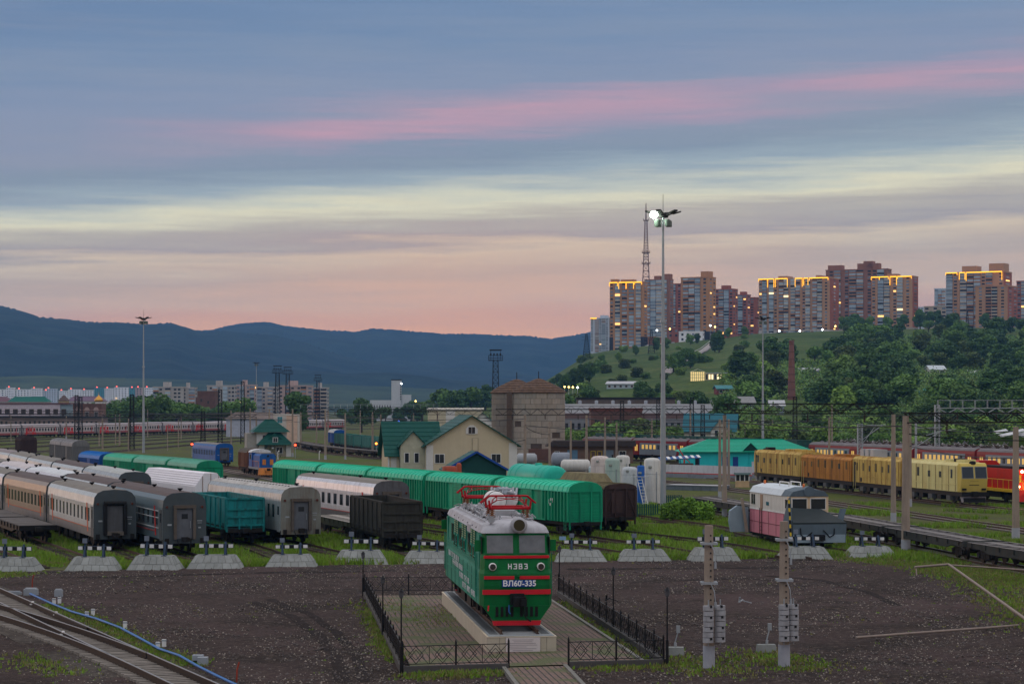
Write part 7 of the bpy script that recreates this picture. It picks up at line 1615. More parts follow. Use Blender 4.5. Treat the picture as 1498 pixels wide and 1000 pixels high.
# ---- blue-roofed house and works behind
def blue_house():
 D = 600.0; t = thing('blue_roofed_house','large cream house with blue mansard roof among the trees','house',(gx(1038,D),D,0),R(-10)); w = 6.6; BR = M('roof_steel_blue',(.02,.13,.17),.5,0,.12); CW = M('house_cream',(.50,.46,.38),.8,0,.08)
 gable_wall(t,-w,w,0,9,4.2,8.4,CW,'x'); gable_roof(t,-w,w,0,9,4.2,8.4,BR,'x',.5); gable_wall(t,.6,5.2,-1.2,3,4.2,6.9,CW,'y','gable_wall'); gable_roof(t,.6,5.2,-1.2,4,4.2,6.9,BR,'y',.4)
 for x in (-4.6,-1.6): window(t,x,0,2.6,1.2,1.6)
 for x in (1.9,3.9): window(t,x,-1.2,3.4,.9,1.5,mull=0)
 mb = MB(); mb.box(.4,1.2,-1.26,-1.2,0,4.2); mb.build('corner_panel',WPN,t)
blue_house()
def works():
 D = 700.0; t = thing('factory_hall','long white factory hall behind the silos','factory',(gx(815,D),D,0)); L = (1052 - 815) * D / F; mb = MB(); mb.box(0,L,0,22,-.1,11.0); mb.build('wall',M('hall_white',(.56,.56,.60),.8,0,.1,.2,.3,(.3,.29,.3)),t); mb = MB(); mb.box(-.2,L + .2,-.3,.0,6.6,8.2); mb.build('lower_band',M('hall_brown',(.16,.10,.095),.9),t); mb = MB(); mb.box(-.2,L + .2,-.35,.0,0,6.58); mb.build('plinth_wall',M('hall_grey',(.22,.22,.24),.9),t)
 for i in range(26): x = 1 + i * (L - 2) / 25; mb = MB(); mb.box(x - .45,x + .45,-.4,-.34,3.4,5.2); mb.build('window',GLASS,t)
 for i in range(10): x = 2 + i * (L - 4) / 9; mb = MB(); mb.lathe((x,3,11.0),[(.5,0),(.5,.8),(.6,.9),(.1,1.1)],10); mb.build('roof_vent',GALV,t)
 t2 = thing('brick_hall','red brown brick hall in front of the white factory hall','factory',(gx(902,660),660,0)); mb = MB(); mb.box(-7.3,7.3,0,14,-.1,9.0); mb.build('wall',BRK_D,t2); mb = MB(); mb.box(-7.5,7.5,-.2,14.2,9.0,9.8); mb.build('parapet',M('parapet_red',(.20,.065,.05),.9),t2); [window(t2,x,0,5.5,1.4,2.0,frame=BRK_D) for x in (-5.5,-2.7,0,2.7,5.5)]
 D = 760; t3 = thing('works_annex','low grey brown flat roofed annex above the factory hall','building',(gx(925,D),D,0)); mb = MB(); mb.box(-18,14,0,10,0,12.6); mb.build('wall',M('annex_brown',(.13,.10,.09),.9),t3); mb = MB(); mb.box(-18.3,14.3,-.3,10.3,12.6,13.2); mb.build('roof_edge',DARKM,t3)
 D = 640; t4 = thing('low_warehouse','cream low warehouse with flat roof left of the silos','building',(gx(663,D),D,0)); mb = MB(); mb.box(-7,8,0,14,-.1,9.2); mb.build('wall',M('ware_cream',(.52,.46,.33),.8),t4); mb = MB(); mb.box(-2,.5,-.06,0,3.5,9.0); mb.build('white_panel',WPN,t4); mb = MB(); mb.prism_x([(-.3,9.2),(14.3,9.2),(14.3,9.9),(-.3,9.5)],-7.3,8.3); mb.build('roof',M('ware_roof',(.45,.42,.36),.8),t4)
 D = 620; t5 = thing('small_gabled_hut','small white gabled hut with green roof left of the silos','hut',(gx(706,D),D,0)); gable_wall(t5,-3.4,3.4,0,6,5.5,8.6,WPN); gable_roof(t5,-3.4,3.4,0,6,5.5,8.6,TILE_G)
 X,D = at(577,656); t6 = thing('signal_hut','tiny tan hut with white gable among the signals','hut',(X,D,0)); gable_wall(t6,-1.6,1.6,0,3,2.2,3.3,M('hut_tan',(.42,.33,.2),.8)); gable_roof(t6,-1.6,1.6,0,3,2.2,3.3,M('hut_roof',(.3,.3,.31),.7),'y',.3); mb = MB(); mb.prism_y([(-1.7,2.25),(1.7,2.25),(0,3.35)],-.12,-.02); mb.build('gable_board',WHITE,t6); mb = MB(); mb.box(-.1,.7,-.06,0,0,1.9); mb.build('door',BLUE_B,t6)
 X,D = gx(418,640),640; t7 = thing('tall_kiosk','narrow building with pale teal glazing behind the signal house','building',(X,D,0)); mb = MB(); mb.box(-3.4,3.4,0,5,-.1,8.2); mb.build('wall',M('kiosk_white',(.55,.5,.45),.8),t7); [window(t7,-1.6,0,z,1.4,1.7,glass=M('glass_teal',(.05,.22,.26),.2)) for z in (1.6,4.2,6.6)]; mb = MB(); mb.box(.2,3.2,-.1,0,.4,7.8); mb.build('panel',M('panel_peach',(.6,.42,.32),.8),t7)
works()
# ================================================================== MASTS, POLES, GANTRIES, WIRES
def lattice(mb,h,w0,w1,n,r=.05,x0=0,y0=0,z0=0):
 c = [(-1,-1),(1,-1),(1,1),(-1,1)]
 def p(k,z): w = (w0 + (w1 - w0) * z / h) / 2; return (x0 + c[k][0] * w,y0 + c[k][1] * w,z0 + z)
 for k in range(4): mb.bar(p(k,0),p(k,h),r * 1.4)
 for i in range(n):
  za,zb = h * i / n,h * (i + 1) / n
  for k in range(4):
   mb.bar(p(k,za),p((k + 1) % 4,zb),r); mb.bar(p(k,zb),p((k + 1) % 4,zb),r)
 return mb
def floodlight_mast(px,D,h,label,lit=None):
 t = thing('floodlight_mast',label,'light mast',(gx(px,D),D,0)); mb = MB(); mb.cyl((0,0,-.2),(0,0,h * .32),.31,.26,12); mb.cyl((0,0,h * .32),(0,0,h * .64),.24,.17,12); mb.cyl((0,0,h * .64),(0,0,h),.16,.10,12); mb.build('mast',GALV,t)
 for z in (h * .32,h * .64): mb = MB(); mb.cyl((0,0,z - .15),(0,0,z + .15),.3,.3,12); mb.build('flange',GALV,t)
 mb = MB(); mb.lathe((0,0,h - .35),[(.5,0),(.55,.3),(.2,.5)],12); mb.cyl((0,0,h + .1),(0,0,h + 2.0),.03,.02,6); mb.build('head',DARKM,t)
 n = 6
 for k in range(n):
  a = 2 * math.pi * k / n + .2; u = Vector((math.cos(a),math.sin(a),0)); v = Vector((-u.y,u.x,0)); on = lit and k in lit
  hd = MB(); A = Vector((0,0,h - .05)) + u * .5; hd.bar(A - Vector((0,0,.1)),A + u * .5 + Vector((0,0,.15)),.1);
  c = A + u * 1.05 + Vector((0,0,.12)); q = [c - u * .5 - v * .25 - Vector((0,0,.1)),c + u * .25 - v * .25 + Vector((0,0,.12)),c + u * .25 + v * .25 + Vector((0,0,.12)),c - u * .5 + v * .25 - Vector((0,0,.1))]
  hd.hexa(q,[p + Vector((0,0,.16)) for p in q]); o = hd.build('floodlight',DARKM,t)
  if on: g = MB(); g.hexa([p - Vector((0,0,.05)) for p in q],[p - Vector((0,0,.012)) for p in q]); g.build('lamp',M('floodlight_lit',(1,1,1),.4,0,0,emit=(.78,1.0,.84),estr=40),o)
 mb = MB()
 for k in range(4): a = 1.57 * k + .6; mb.lathe((.75 * math.cos(a),.75 * math.sin(a),h - 1.25),[(.3,0),(.3,.55),(.15,.7)],10)
 for k in range(4): a = 1.57 * k + .6; mb.bar((0,0,h - .6),(.75 * math.cos(a),.75 * math.sin(a),h - .6),.08)
 mb.build('lower_lamps',M('lamp_housing',(.10,.12,.10),.5),t)
 if lit:
  M('floodlight_lit',(1,1,1),.4,0,0,emit=(.78,1.0,.84),estr=40); mb = MB(); mb.lathe((-.95,-.55,h - .1),[(.1,-.38),(.34,-.2),(.40,.05),(.3,.25),(.1,.36)],16); mb.build('lamp',MATS['floodlight_lit'],t)
  lp = bpy.data.lights.new('floodlight_glow','POINT'); lp.energy = 90; lp.color = (.75,1.0,.8); lp.shadow_soft_size = .4; lo = bpy.data.objects.new('floodlight_glow',lp); COL.objects.link(lo); lo.parent = t; lo.location = (-1.3,-1.1,h - .6)
 return t
floodlight_mast(970,233,29.8,'tall steel floodlight mast with one bright lamp lit beside the tanks',lit=(99,)); floodlight_mast(210,520,30,'tall slim floodlight mast, unlit, behind the blue boxcar'); floodlight_mast(1116,521,30,'tall slim floodlight mast, unlit, behind the turquoise building'); floodlight_mast(375,1076,30,'small far slim floodlight mast before the grey apartment block')
def old_tower(px,D,h,label):
 t = thing('lattice_light_tower',label,'light tower',(gx(px,D),D,0)); mb = MB(); lattice(mb,h,2.6,1.5,14,.13); mb.build('lattice',DARKM,t)
 mb = MB(); mb.box(-2.2,2.2,-2.2,2.2,h,h + .2); [mb.bar((x,y,h),(x,y,h + 1.6),.1) for x in (-2.2,-.7,.7,2.2) for y in (-2.2,2.2)]; [mb.bar((-2.2,y,h + z),(2.2,y,h + z),.1) for y in (-2.2,2.2) for z in (.8,1.6)]; mb.build('platform',DARKM,t)
 mb = MB(); [mb.bar((x,0,h),(x,0,h + 3.4),.12) for x in (-1.5,1.5)]; mb.box(-1.9,1.9,-.3,.3,h + 3.1,h + 3.5); [mb.cbox((x,-.4,h + 2.0),(.5,.5,.5)) for x in (-1.5,-.5,.5,1.5)]; mb.build('lamp_row',DARKM,t)
for px,D,h,lb in ((725,726,24.5,'dark lattice light tower rising behind the silos'),(406,1050,25,'dark lattice light tower, first of a pair above the apartment block'),(421,1089,25,'dark lattice light tower, second of a pair above the big tree'),(465,1337,24.5,'dark lattice light tower before the end of the apartment block')): old_tower(px,D,h,lb)
for px,D,h,lb in ((112,640,13.2,'dark lattice catenary mast before the white office'),(118,700,13,'thin dark lattice mast beside the white office'),(355,640,17,'dark lattice catenary mast before the brick ruin'),(322,600,14.5,'dark lattice mast beside the brick ruin'),(297,560,9,'short dark lattice mast over the far passenger train'),(193,560,13,'dark lattice mast close behind the slim floodlight mast'),(1163,560,12.5,'dark lattice mast before the wood, right of the turquoise building'),(1012,560,12.3,'dark lattice mast before the blue roofed house'),(1028,585,10.5,'short dark lattice mast before the blue roofed house'),(910,560,11.5,'dark lattice mast before the brick hall'),(963,600,12.0,'dark lattice mast behind the lit floodlight mast')):
 t = thing('lattice_mast',lb,'lattice mast',(gx(px,D),D,0)); mb = MB(); lattice(mb,h,1.1,.8,16,.075); mb.build('lattice',DARKM,t); mb = MB(); mb.cbox((0,0,h + .1),(1.0,1.0,.2)); mb.build('cap',DARKM,t)
POLES = []
def cpole(px,yb,yt,label,r=.19,band=True,bandcol=None):
 D = F * H / (yb - HY); h = (yb - yt) * D / F; X = gx(px,D); t = thing('concrete_pole',label,'pole',(X,D,0)); mb = MB(); mb.cyl((0,0,-.2),(0,0,h),r * 1.25,r * .85,12); p = mb.build('post',POLE,t)
 if band: mb = MB(); mb.cyl((0,0,.02),(0,0,.85),r * 1.30,r * 1.27,12); mb.build('painted_foot',POSTP,p)
 POLES.append((X,D,h)); return t
PL = [(1053,729,613,'slim concrete pole left of the thick pole by the skeletal wagons',.16),(1060,757,607,'concrete gantry pole beside the bright green bush',.2),(1066,715,613,'slim concrete pole behind the gantry pole by the booth',.15),(1307,763,606,'brown concrete pole behind the skeletal flat wagon',.21),(1325,806,608,'thick concrete gantry pole with painted foot standing before the skeletal wagons',.27),(1331,741,618,'greyish concrete pole in front of the yellow work train',.19),(1486,787,624,'concrete pole in front of the red locomotive',.26),
  (1213,690,610,'thin concrete pole behind the yellow work train',.17),(1217,668,592,'thin far concrete pole before the wood',.17),(858,690,607,'concrete pole under the gantry right of the silos',.2),(768,695,606,'concrete pole in front of the fuller silo',.22),(804,690,617,'slim concrete pole between silo and brick shed',.17),(835,684,615,'slim concrete pole before the brick shed',.17),(885,680,610,'concrete pole at the end of the brick shed',.18),(902,682,618,'slim concrete pole behind the upright tanks',.17),(953.5,672,612,'concrete pole beside the far red electric train',.17),(731,668,607,'thin pole with insulators left of the silos',.16),
  (476,672,600,'concrete pole beside the far black flat wagons',.2),(505,672,604,'thin concrete pole before the far teal wagons',.17),(557,668,606,'concrete pole behind the far teal wagons',.17),(428,668,598,'concrete pole right of the signal house',.19),(394,662,598,'concrete pole in front of the signal house',.19),(366,660,597,'concrete pole left of the signal house',.19),(338,656,600,'pale concrete pole beside the blue coach',.17),(463,660,606,'thin concrete pole among the yard tracks right of the signal house',.15),(188,660,612,'thin concrete pole beside the slim floodlight mast',.15),(169,650,606,'pale thin pole before the long passenger train',.13),(16,645,606,'pale concrete pole at the left end of the long passenger train',.15),(97,642,608,'brown concrete pole in front of the long passenger train',.2),(145,652,616,'short pale pole beside the far black open wagon',.13),(261,655,613,'short pale pole before the blue coach',.12),(245,658,622,'thin pale pole behind the green boxcars',.11),(216,640,598,'thin brown pole before the long train by the floodlight mast',.15),(265,642,606,'thin brown pole before the long train, below the apartment block',.15),(527,650,600,'thin grey pole right of the far black flat wagons',.15),(545,650,602,'thin grey pole beside the signal hut',.15),(605,645,604,'thin grey pole behind the cream house',.15),(1090,655,620,'short thin pole above the turquoise roof',.13),(1130,652,614,'thin pole above the end of the turquoise roof',.14)]
for px,yb,yt,lb,r in PL: cpole(px,yb,yt,lb,r,r >= .16)
# portal gantries: truss beam on two poles
def gantry(px0,px1,D0,D1,z,label,h=.7,pole=True,col=None,walk=False):
 a = Vector((gx(px0,D0),D0,0)); b = Vector((gx(px1,D1),D1,0)); d = b - a; L = d.length; u = d.normalized(); t = thing('catenary_gantry',label,'gantry',a,math.atan2(u.y,u.x)); col = col or DARKM; w = .28
 mb = MB()
 for y in (-w,w):
  for zz in (z,z + h): mb.bar((0,y,zz),(L,y,zz),.10)
  n = max(4,int(L / 1.2))
  for i in range(n):
   x0,x1 = L * i / n,L * (i + 1) / n; mb.bar((x0,y,z if i % 2 else z + h),(x1,y,z + h if i % 2 else z),.06)
 for i in range(max(4,int(L / 2.4)) + 1): x = L * i / max(4,int(L / 2.4)); mb.bar((x,-w,z + h),(x,w,z + h),.06); mb.bar((x,-w,z),(x,w,z),.06)
 mb.build('truss_beam',col,t)
 if walk: mb = MB(); [mb.bar((0,y,z + h + 1.0),(L,y,z + h + 1.0),.06) for y in (-w,w)]; [mb.bar((x,y,z + h),(x,y,z + h + 1.0),.05) for x in np.arange(0,L,1.6) for y in (-w,w)]; mb.build('railing',GALV,t)
 if pole:
  for x in (0,L): mb = MB(); mb.cyl((x,0,-.2),(x,0,z),.25,.18,10); mb.build('pole',POLE,t)
 im = MB(); im.cyl((0,0,-.8),(0,0,0),.05,.05,6); [im.cyl((0,0,-.7 + k * .16),(0,0,-.62 + k * .16),.12,.12,8) for k in range(4)]; ime = im.mesh('insulator',M('insulator_dark',(.06,.04,.035),.5))
 n = max(2,int(L / 5))
 for i in range(n): place('insulator',ime,t,(L * (i + .5) / n,0,z))
 return t
gantry(1325,1560,170,176,9.4,'dark truss gantry running out of frame from the thick pole',pole=False); gantry(1060,1307,220,213,9.9,'dark truss gantry between the bush pole and the brown pole',.9,pole=False)
gantry(725,1062,400,402,9.0,'long dark truss gantry across the silos',1.0,pole=False)
gantry(1372,1600,300,300,9.6,'grey truss gantry with railing above the lit electric train',.7,False,GALV,True)
gantry(440,640,560,560,9.0,'dark truss gantry with railing across the middle of the yard',.8,True,DARKM,True); gantry(545,735,480,480,8.7,'dark truss gantry between the signal hut and the silos',.8); gantry(480,720,640,640,9.3,'far dark truss gantry beyond the signals',.8,True)
gantry(-60,175,600,610,8.4,'dark truss gantry before the far white office',.7); gantry(150,375,560,575,7.7,'dark truss gantry before the apartment blocks',.6); gantry(820,1010,540,540,9.6,'far dark truss gantry before the factory hall',.8)
def silver_mast(px,yb,yt,label):
 D = F * H / (yb - HY); h = (yb - yt) * D / F; t = thing('steel_mast',label,'mast',(gx(px,D),D,0)); mb = MB(); lattice(mb,h,.75,.75,16,.06); mb.box(-.42,-.30,-.42,.42,0,h); mb.box(.30,.42,-.42,.42,0,h); mb.build('lattice',GALV,t); return t,h
t,h = silver_mast(1371,685,592,'silver steel mast behind the yellow work train'); t,h = silver_mast(1258,690,620,'striped silver mast with cantilever arms behind the work train')
mb = MB(); mb.bar((0,0,h - .2),(4.2,0,h - .1),.12); mb.bar((.2,0,1.6 + h * .45),(3.6,0,h - .15),.10); mb.bar((.2,0,h * .55),(2.6,0,h - .1),.08); mb.build('cantilever',GALV,t)
X,D = gx(1340,290),290; t = thing('cantilever_pole','grey pole with long slanting cantilever arms above the work train','pole',(X,D,0)); mb = MB(); mb.cyl((0,0,-.1),(0,0,8.6),.17,.14,8); mb.build('post',GALV,t); mb = MB(); mb.bar((-.8,0,5.0),(3.2,0,7.5),.09); mb.bar((.3,0,6.6),(3.2,0,7.5),.07); mb.bar((3.2,0,7.5),(5.0,0,7.7),.09); mb.bar((0,0,7.8),(3.3,0,7.9),.08); mb.build('cantilever',GALV,t)
# overhead wires: one object for each run
WIRE = M('wire_dark',(.016,.016,.018),.6,.3,0)
def wire(a,b,sag,r,label,n=10):
 a,b = Vector(a),Vector(b); pts = []
 for i in range(n + 1): f = i / n; p = a.lerp(b,f); p.z -= sag * 4 * f * (1 - f); pts.append(p - a)
 mb = MB(); mb.tube(pts,r,4); tag(mb.build('overhead_wire',WIRE,None,a,fix=False),label,'wire','overhead wires')
def G3(px,D,z): return (gx(px,D),D,z)
WL_ = 'thin dark overhead wire strung across the %s'
for i,(p0,D0,z0,p1,D1,z1,w_) in enumerate([(1060,220,9.2,1325,170,9.2,'flat wagon track'),(1060,220,10.3,1307,213,10.6,'space above the work train'),(1325,170,8.6,1600,165,8.4,'red locomotive'),(768,353,7.6,1053,266,7.4,'upright tanks'),(858,371,8.6,1060,220,8.6,'turquoise roof'),(768,353,5.4,690,330,5.2,'cream house'),(804,371,6.0,768,353,7.4,'silo'),(1053,266,8.6,1213,371,8.6,'turquoise building'),(1213,371,8.4,1331,244,8.4,'yellow work train'),(1331,244,6.4,1486,187,6.4,'cab of the work train'),(1331,244,8.6,1486,187,8.6,'windscreens of the work train'),
 (428,479,8.9,476,455,9.2,'yard right of the signal house'),(476,455,9.0,557,479,8.4,'far teal wagons'),(394,520,9.0,366,535,9.4,'signal house roof'),(366,535,8.8,97,727,7.9,'long passenger train'),(0,690,8.0,216,757,9.0,'far left train'),(0,690,6.6,366,535,8.0,'yard tracks on the left'),(216,757,8.0,428,479,7.6,'middle of the long train'),(476,455,7.6,731,478,8.2,'signals'),(557,479,7.2,768,353,8.6,'house roof'),(0,600,7.0,210,520,7.2,'curved train'),(905,420,7.9,1060,400,7.9,'lit mast'),(858,371,7.3,953,454,7.2,'far electric train'),(1090,577,8.6,1371,391,9.0,'wood edge'),(1130,606,6.0,1371,391,6.4,'scrap wagons'),(1371,391,7.8,1560,360,7.8,'scrap heap')]):
 wire(G3(p0,D0,z0),G3(p1,D1,z1),.35,.028 + .00006 * (D0 + D1) / 2,WL_ % w_)
for k,s in (('r',6.2),('u',6.2),('v',6.1),('w',6.3),('x',6.2),('s',6.3),('t',6.4),('p',6.3),('q',6.3)):
 ln = LINE[k]
 for zz,wd in ((s,'contact wire'),(s + 1.5,'carrier wire')):
  mb = MB(); o = ln[0]; mb.tube([p - o + Vector((0,0,zz)) for p in ln[::2]],.05 if ln[0].y > 380 else .035,4); tag(mb.build('overhead_wire',WIRE,None,o,fix=False),'thin dark %s above the %s' % (wd,TLAB[k].replace('track under the ','track of the ')),'wire','overhead wires')
# signal lamps
def signal(px,D,z,label,col,r=.22):
 t = thing('signal_lamp',label,'signal',(gx(px,D),D,0)); mb = MB(); mb.cyl((0,0,-.1),(0,0,z + .4),.07,.07,8); mb.build('post',GALV,t); mb = MB(); mb.box(-.25,.25,-.1,.15,z - .45,z + .45); mb.build('head',BLACK,t); mb = MB(); mb.cyl((0,-.16,z),(0,-.10,z),r,r,12); mb.build('lamp',col,t)
BLUEL = M('blue_lamp',(.05,.1,.8),.4,0,0,emit=(.1,.2,1),estr=5); ORGL = M('orange_lamp',(.8,.2,.02),.4,0,0,emit=(1,.22,.03),estr=6)
for px,D,z,lb,c in ((281,480,2.6,'red signal light behind the blue coach',REDL),(432,470,2.6,'red signal light beside the signal house',REDL),(589.5,500,5.4,'red signal light above the signal hut',REDL),(583.5,520,7.0,'blue signal light above the signal hut',BLUEL),(573.5,530,5.8,'small blue signal light left of the red one',BLUEL),(550.5,470,2.9,'orange signal light beside the far teal wagons',ORGL),(568,470,2.4,'orange signal light left of the signal hut',ORGL),(1165.5,398,3.3,'red signal light at the end of the turquoise roof',REDL),(917.5,470,2.9,'small red signal light behind the brick shed',REDL)): signal(px,D,z,lb,c)
for px,py,lb in ((406.5,672,'short pale post lamp before the boxcars'),(467,672,'short white bollard lamp behind the boxcars')):
 X,D = at(px,py); mb = MB(); mb.cyl((0,0,-.1),(0,0,1.5),.07,.07,8); mb.cyl((0,0,1.5),(.25,0,1.75),.09,.11,8); tag(mb.build('bollard_lamp',WHITE,None,(X,D,0)),lb,'lamp')
# ================================================================== TOWER BLOCKS ON THE HILL
def fac(n,c,**k): return M(n,c,.8,0,.08,.08,.2,tuple(x * .7 for x in c),**k)
B_OR = fac('facade_orange_brick',(.46,.24,.12)); B_RB = fac('facade_red_brick',(.34,.12,.085)); B_DK = fac('facade_dark_brick',(.30,.14,.095)); B_BR = fac('facade_brown_brick',(.47,.27,.165)); B_BL = fac('facade_pale_blue',(.55,.61,.70)); B_NV = fac('facade_navy',(.035,.035,.045)); B_BG = fac('facade_beige',(.45,.38,.31)); B_GY = fac('facade_panel_grey',(.42,.39,.37)); B_PK = fac('facade_panel_pink',(.46,.34,.31)); B_WH = fac('facade_white_panel',(.85,.85,.88))
GL = [M('loggia_glass_blue',(.16,.22,.29),.15,0,.3,.3,spec=.8),M('loggia_glass_pale',(.40,.49,.57),.25,0,.2,.3),M('loggia_dark',(.03,.035,.045),.3),M('loggia_glass_mid',(.22,.28,.34),.2,0,.3,.3)]
PAR = [M('parapet_cream',(.52,.44,.36),.8),M('parapet_brick',(.40,.20,.11),.85),M('parapet_blue',(.34,.41,.48),.6)]
LED = M('led_strip',(1,.6,.05),.4,0,0,emit=(1.0,.44,.02),estr=1.7)
WT = {'b': 1.7,'w': 1.2,'g': 1.9,'d': 1.6,'.': .7,'o': .55}
def tower(name,label,px0,pxc,px1,yt,yb,D,spec,floors,body,arel=22.0,side='w.w',sidebody=None,base=None,basef=0,led=None,lit=.05,blocks=(),depth=None,cat='apartment block',drop=8.0,palette=(0,1,2,3),group=None):
 th = math.atan2(pxc - 749,F); a = R(arel); rz = -(a + th)
 W = (pxc - px0) * D / F / math.cos(a); dp = depth or max(6.0,(px1 - pxc) * D / F / math.sin(a))
 zt,zb = zat(yt,D),zat(yb,D); h = zt - zb; t = thing(name,label,cat,(gx(px0,D),D,zb),rz,group); rng = random.Random(label)
 mb = MB(); mb.box(0,W,0,dp,-drop,h); bo = mb.build('wall',body,t)
 if sidebody: mb = MB(); mb.box(W - .02,W + .12,.02,dp - .02,-drop,h - .2); mb.build('side_wall',sidebody,t)
 mb = MB(); mb.box(-.25,W + .25,-.25,dp + .25,h,h + .8); mb.build('roof_parapet',body,t)
 if base: mb = MB(); mb.box(-.15,W + .15,-.15,dp + .15,-drop,h * basef); mb.build('plinth',base,t)
 fh = h / floors; tot = sum(WT[c] for c in spec); x = 0.0; cnt = 0
 for c in spec:
  w = WT[c] * W / tot; xc = x + w / 2; x += w
  if c == '.': continue
  if c == 'o': mb = MB(); mb.box(xc - w/2,xc + w/2,-.7,0,-drop,h + .3); mb.build('pilaster',body,t); continue
  if c == 'w':
   m1 = MB(); m1.box(-w * .32,w * .32,-.08,.05,fh * .30,fh * .78); me = [m1.mesh('window',m) for m in (GL[2],GL[0],LITW)]
   for f in range(floors):
    if cnt >= 290: break
    place('window',me[2] if rng.random() < lit * .35 else me[0] if rng.random() < .7 else me[1],t,(xc,0,f * fh)); cnt += 1
  else:
   pr = MB(); pr.box(-w * .46,w * .46,-.95,0,0.05,fh * .40); pmes = [pr.mesh('balcony',m) for m in PAR]
   gm = MB(); gm.box(-w * .45,w * .45,-.88 if c != 'd' else -.1,0,fh * .40,fh * (.97 if c == 'g' else .92)); gmes = [gm.mesh('glazing',m) for m in GL] + [gm.mesh('glazing',LITW2 if rng.random() < .5 else LITW)]
   pk = rng.choice((0,1,2))
   for f in range(floors):
    if cnt >= 290: break
    p = place('balcony',pmes[pk if rng.random() < .8 else rng.choice((0,1,2))],t,(xc,0,f * fh)); cnt += 1
    q = 4 if rng.random() < lit * .12 else (2 if c == 'd' else rng.choice(palette)); place('glazing',gmes[q],p)
 # right-hand side face
 tot = sum(WT[c] for c in side); y = 0.0
 for c in side:
  w = WT[c] * dp / tot; yc = y + w/2; y += w
  if c in '.o': continue
  m1 = MB(); m1.box(0,.22,-w * .22,w * .22,fh * .34,fh * .74); me = [m1.mesh('window',m) for m in (GL[2],GL[0],LITW)]
  for f in range(floors): place('window',me[2] if rng.random() < lit * .7 else me[rng.choice((0,1))],t,(W,yc,f * fh))
 for (u0,u1,hh) in blocks: mb = MB(); mb.box(W * u0,W * u1,dp * .2,dp * .8,h + .8,h + .8 + hh); mb.build('roof_block',body,t)
 if led:
  for (u0,u1,drop_) in led:
   mb = MB(); mb.box(W * u0,W * u1,-1.1,-.85,h - .1,h + .65); mb.build('light_strip',LED,t)
   for u in ([u0,u1] if drop_ else []): mb = MB(); mb.box(W * u - .18,W * u + .18,-1.1,-.9,h - drop_ * .55,h - .1); mb.build('light_strip',LED,t)
 return t
tower('tower_block','orange brick tower with glowing roof edge and navy lower floors',892,941,947,414,509,1880,'wobobobob.',18,B_OR,18,'w',None,B_NV,.17,[(0,.24,5),(.28,.5,9),(.5,.72,9),(.74,.96,3)],blocks=[(.0,.2,2.4),(.3,.7,2.0)],lit=.10)
tower('tower_block','pale bluish slab block beside the orange tower at the hill edge',864,890,894,466,514,1960,'w.bwbw',16,B_BL,15,'w',None,None,0,[(0,.35,0)],blocks=[(.5,.9,2)],lit=.03,cat='apartment block',palette=(0,1,3))
tower('tower_block','dark red tower with blue glazed balconies behind the orange tower',943,979,985,410,494,2010,'gggb.',19,B_DK,18,'w',None,None,0,None,blocks=[(.35,.6,3),(.7,1.0,4.5)],lit=.03,palette=(0,1,3,1))
tower('tower_block','slim stepped dark tower beside the blue glazed one',979,996,999,416,488,2060,'.b.w',17,B_RB,18,'w',None,None,0,None,lit=.06)
tower('tower_block','brown brick tower with sunlit side windows and roof box',996,1037,1047,407,492,1900,'.bgb.w.',17,B_OR,24,'ww',B_OR,B_NV,.08,None,blocks=[(.66,.95,4.5)],lit=.09)
tower('tower_block','dark red brick tower right of the brown one',1046,1072,1079,424,490,2000,'wbbw',15,B_RB,24,'ww',B_RB,None,0,None,blocks=[(.3,.7,3)],lit=.08)
tower('tower_block','smaller dark red tower partly hidden behind the other dark red one',1074,1092,1098,432,488,2080,'wbw',14,B_RB,24,'w',B_RB,None,0,None,blocks=[(.4,.8,2.5)],lit=.10)
tower('tower_block','low dark red block squeezed beside the long glowing block',1097,1107,1112,436,490,2030,'w.',14,B_RB,22,'w',None,None,0,None,lit=.06)
tower('tower_block','long brown block with glowing roof edge and shop fronts at its foot',1110,1213,1226,409,489,1900,'wb.bwobb.bbowb.bb.w.',17,B_BR,17,'.w.',B_RB,M('shop_white',(.5,.48,.46),.7),.07,[(0,.13,3),(.13,.22,12),(.24,.41,12),(.52,.62,12),(.64,.70,10),(.72,.98,3)],blocks=[(.25,.38,2),(.78,.85,2)],lit=.04)
tower('tower_block','tall brown stepped block behind the long glowing block',1208,1297,1303,396,478,2060,'.wb.wbb.wwb.',18,B_DK,15,'w',None,M('stone_pale',(.38,.33,.26),.8),.10,None,blocks=[(.02,.25,4),(.5,.85,5),(.6,.75,7)],lit=.05)
tower('tower_block','brown block with glowing roof edge standing before the tall stepped one',1275,1334,1342,406,484,1890,'wobb.wb.w.',17,B_BR,18,'w',B_RB,M('stone_pale',(.38,.33,.26),.8),.06,[(0,.2,4),(.2,.42,3),(.46,.62,12),(.64,.98,3)],blocks=[(.35,.6,2)],lit=.07)
tower('tower_block','large brown block with glowing roof edge at the right of the hill',1384,1466,1478,400,482,1900,'bwobbbwb..w',17,B_BR,18,'w',B_RB,None,0,[(0,.2,3),(.24,.34,10),(.36,.98,12)],blocks=[(.25,.5,5),(.72,.98,6.5)],lit=.05)
tower('tower_block','lower wing with dark open balconies before the large glowing block',1427,1473,1487,420,480,1870,'.w.dd.w.',13,B_BR,22,'ww',B_RB,None,0,None,lit=.03)
tower('tower_block','tall tower with pinkish side at the far right of the hill',1487,1520,1530,412,478,2000,'wbbw',15,B_RB,20,'w',None,None,0,None,lit=.04)
tower('office_block','pale blue office block with white bands between the brown blocks',1367,1383,1388,423,465,2150,'ggg',9,B_BL,15,'w',None,None,0,None,cat='office block',lit=.0,palette=(1,3))
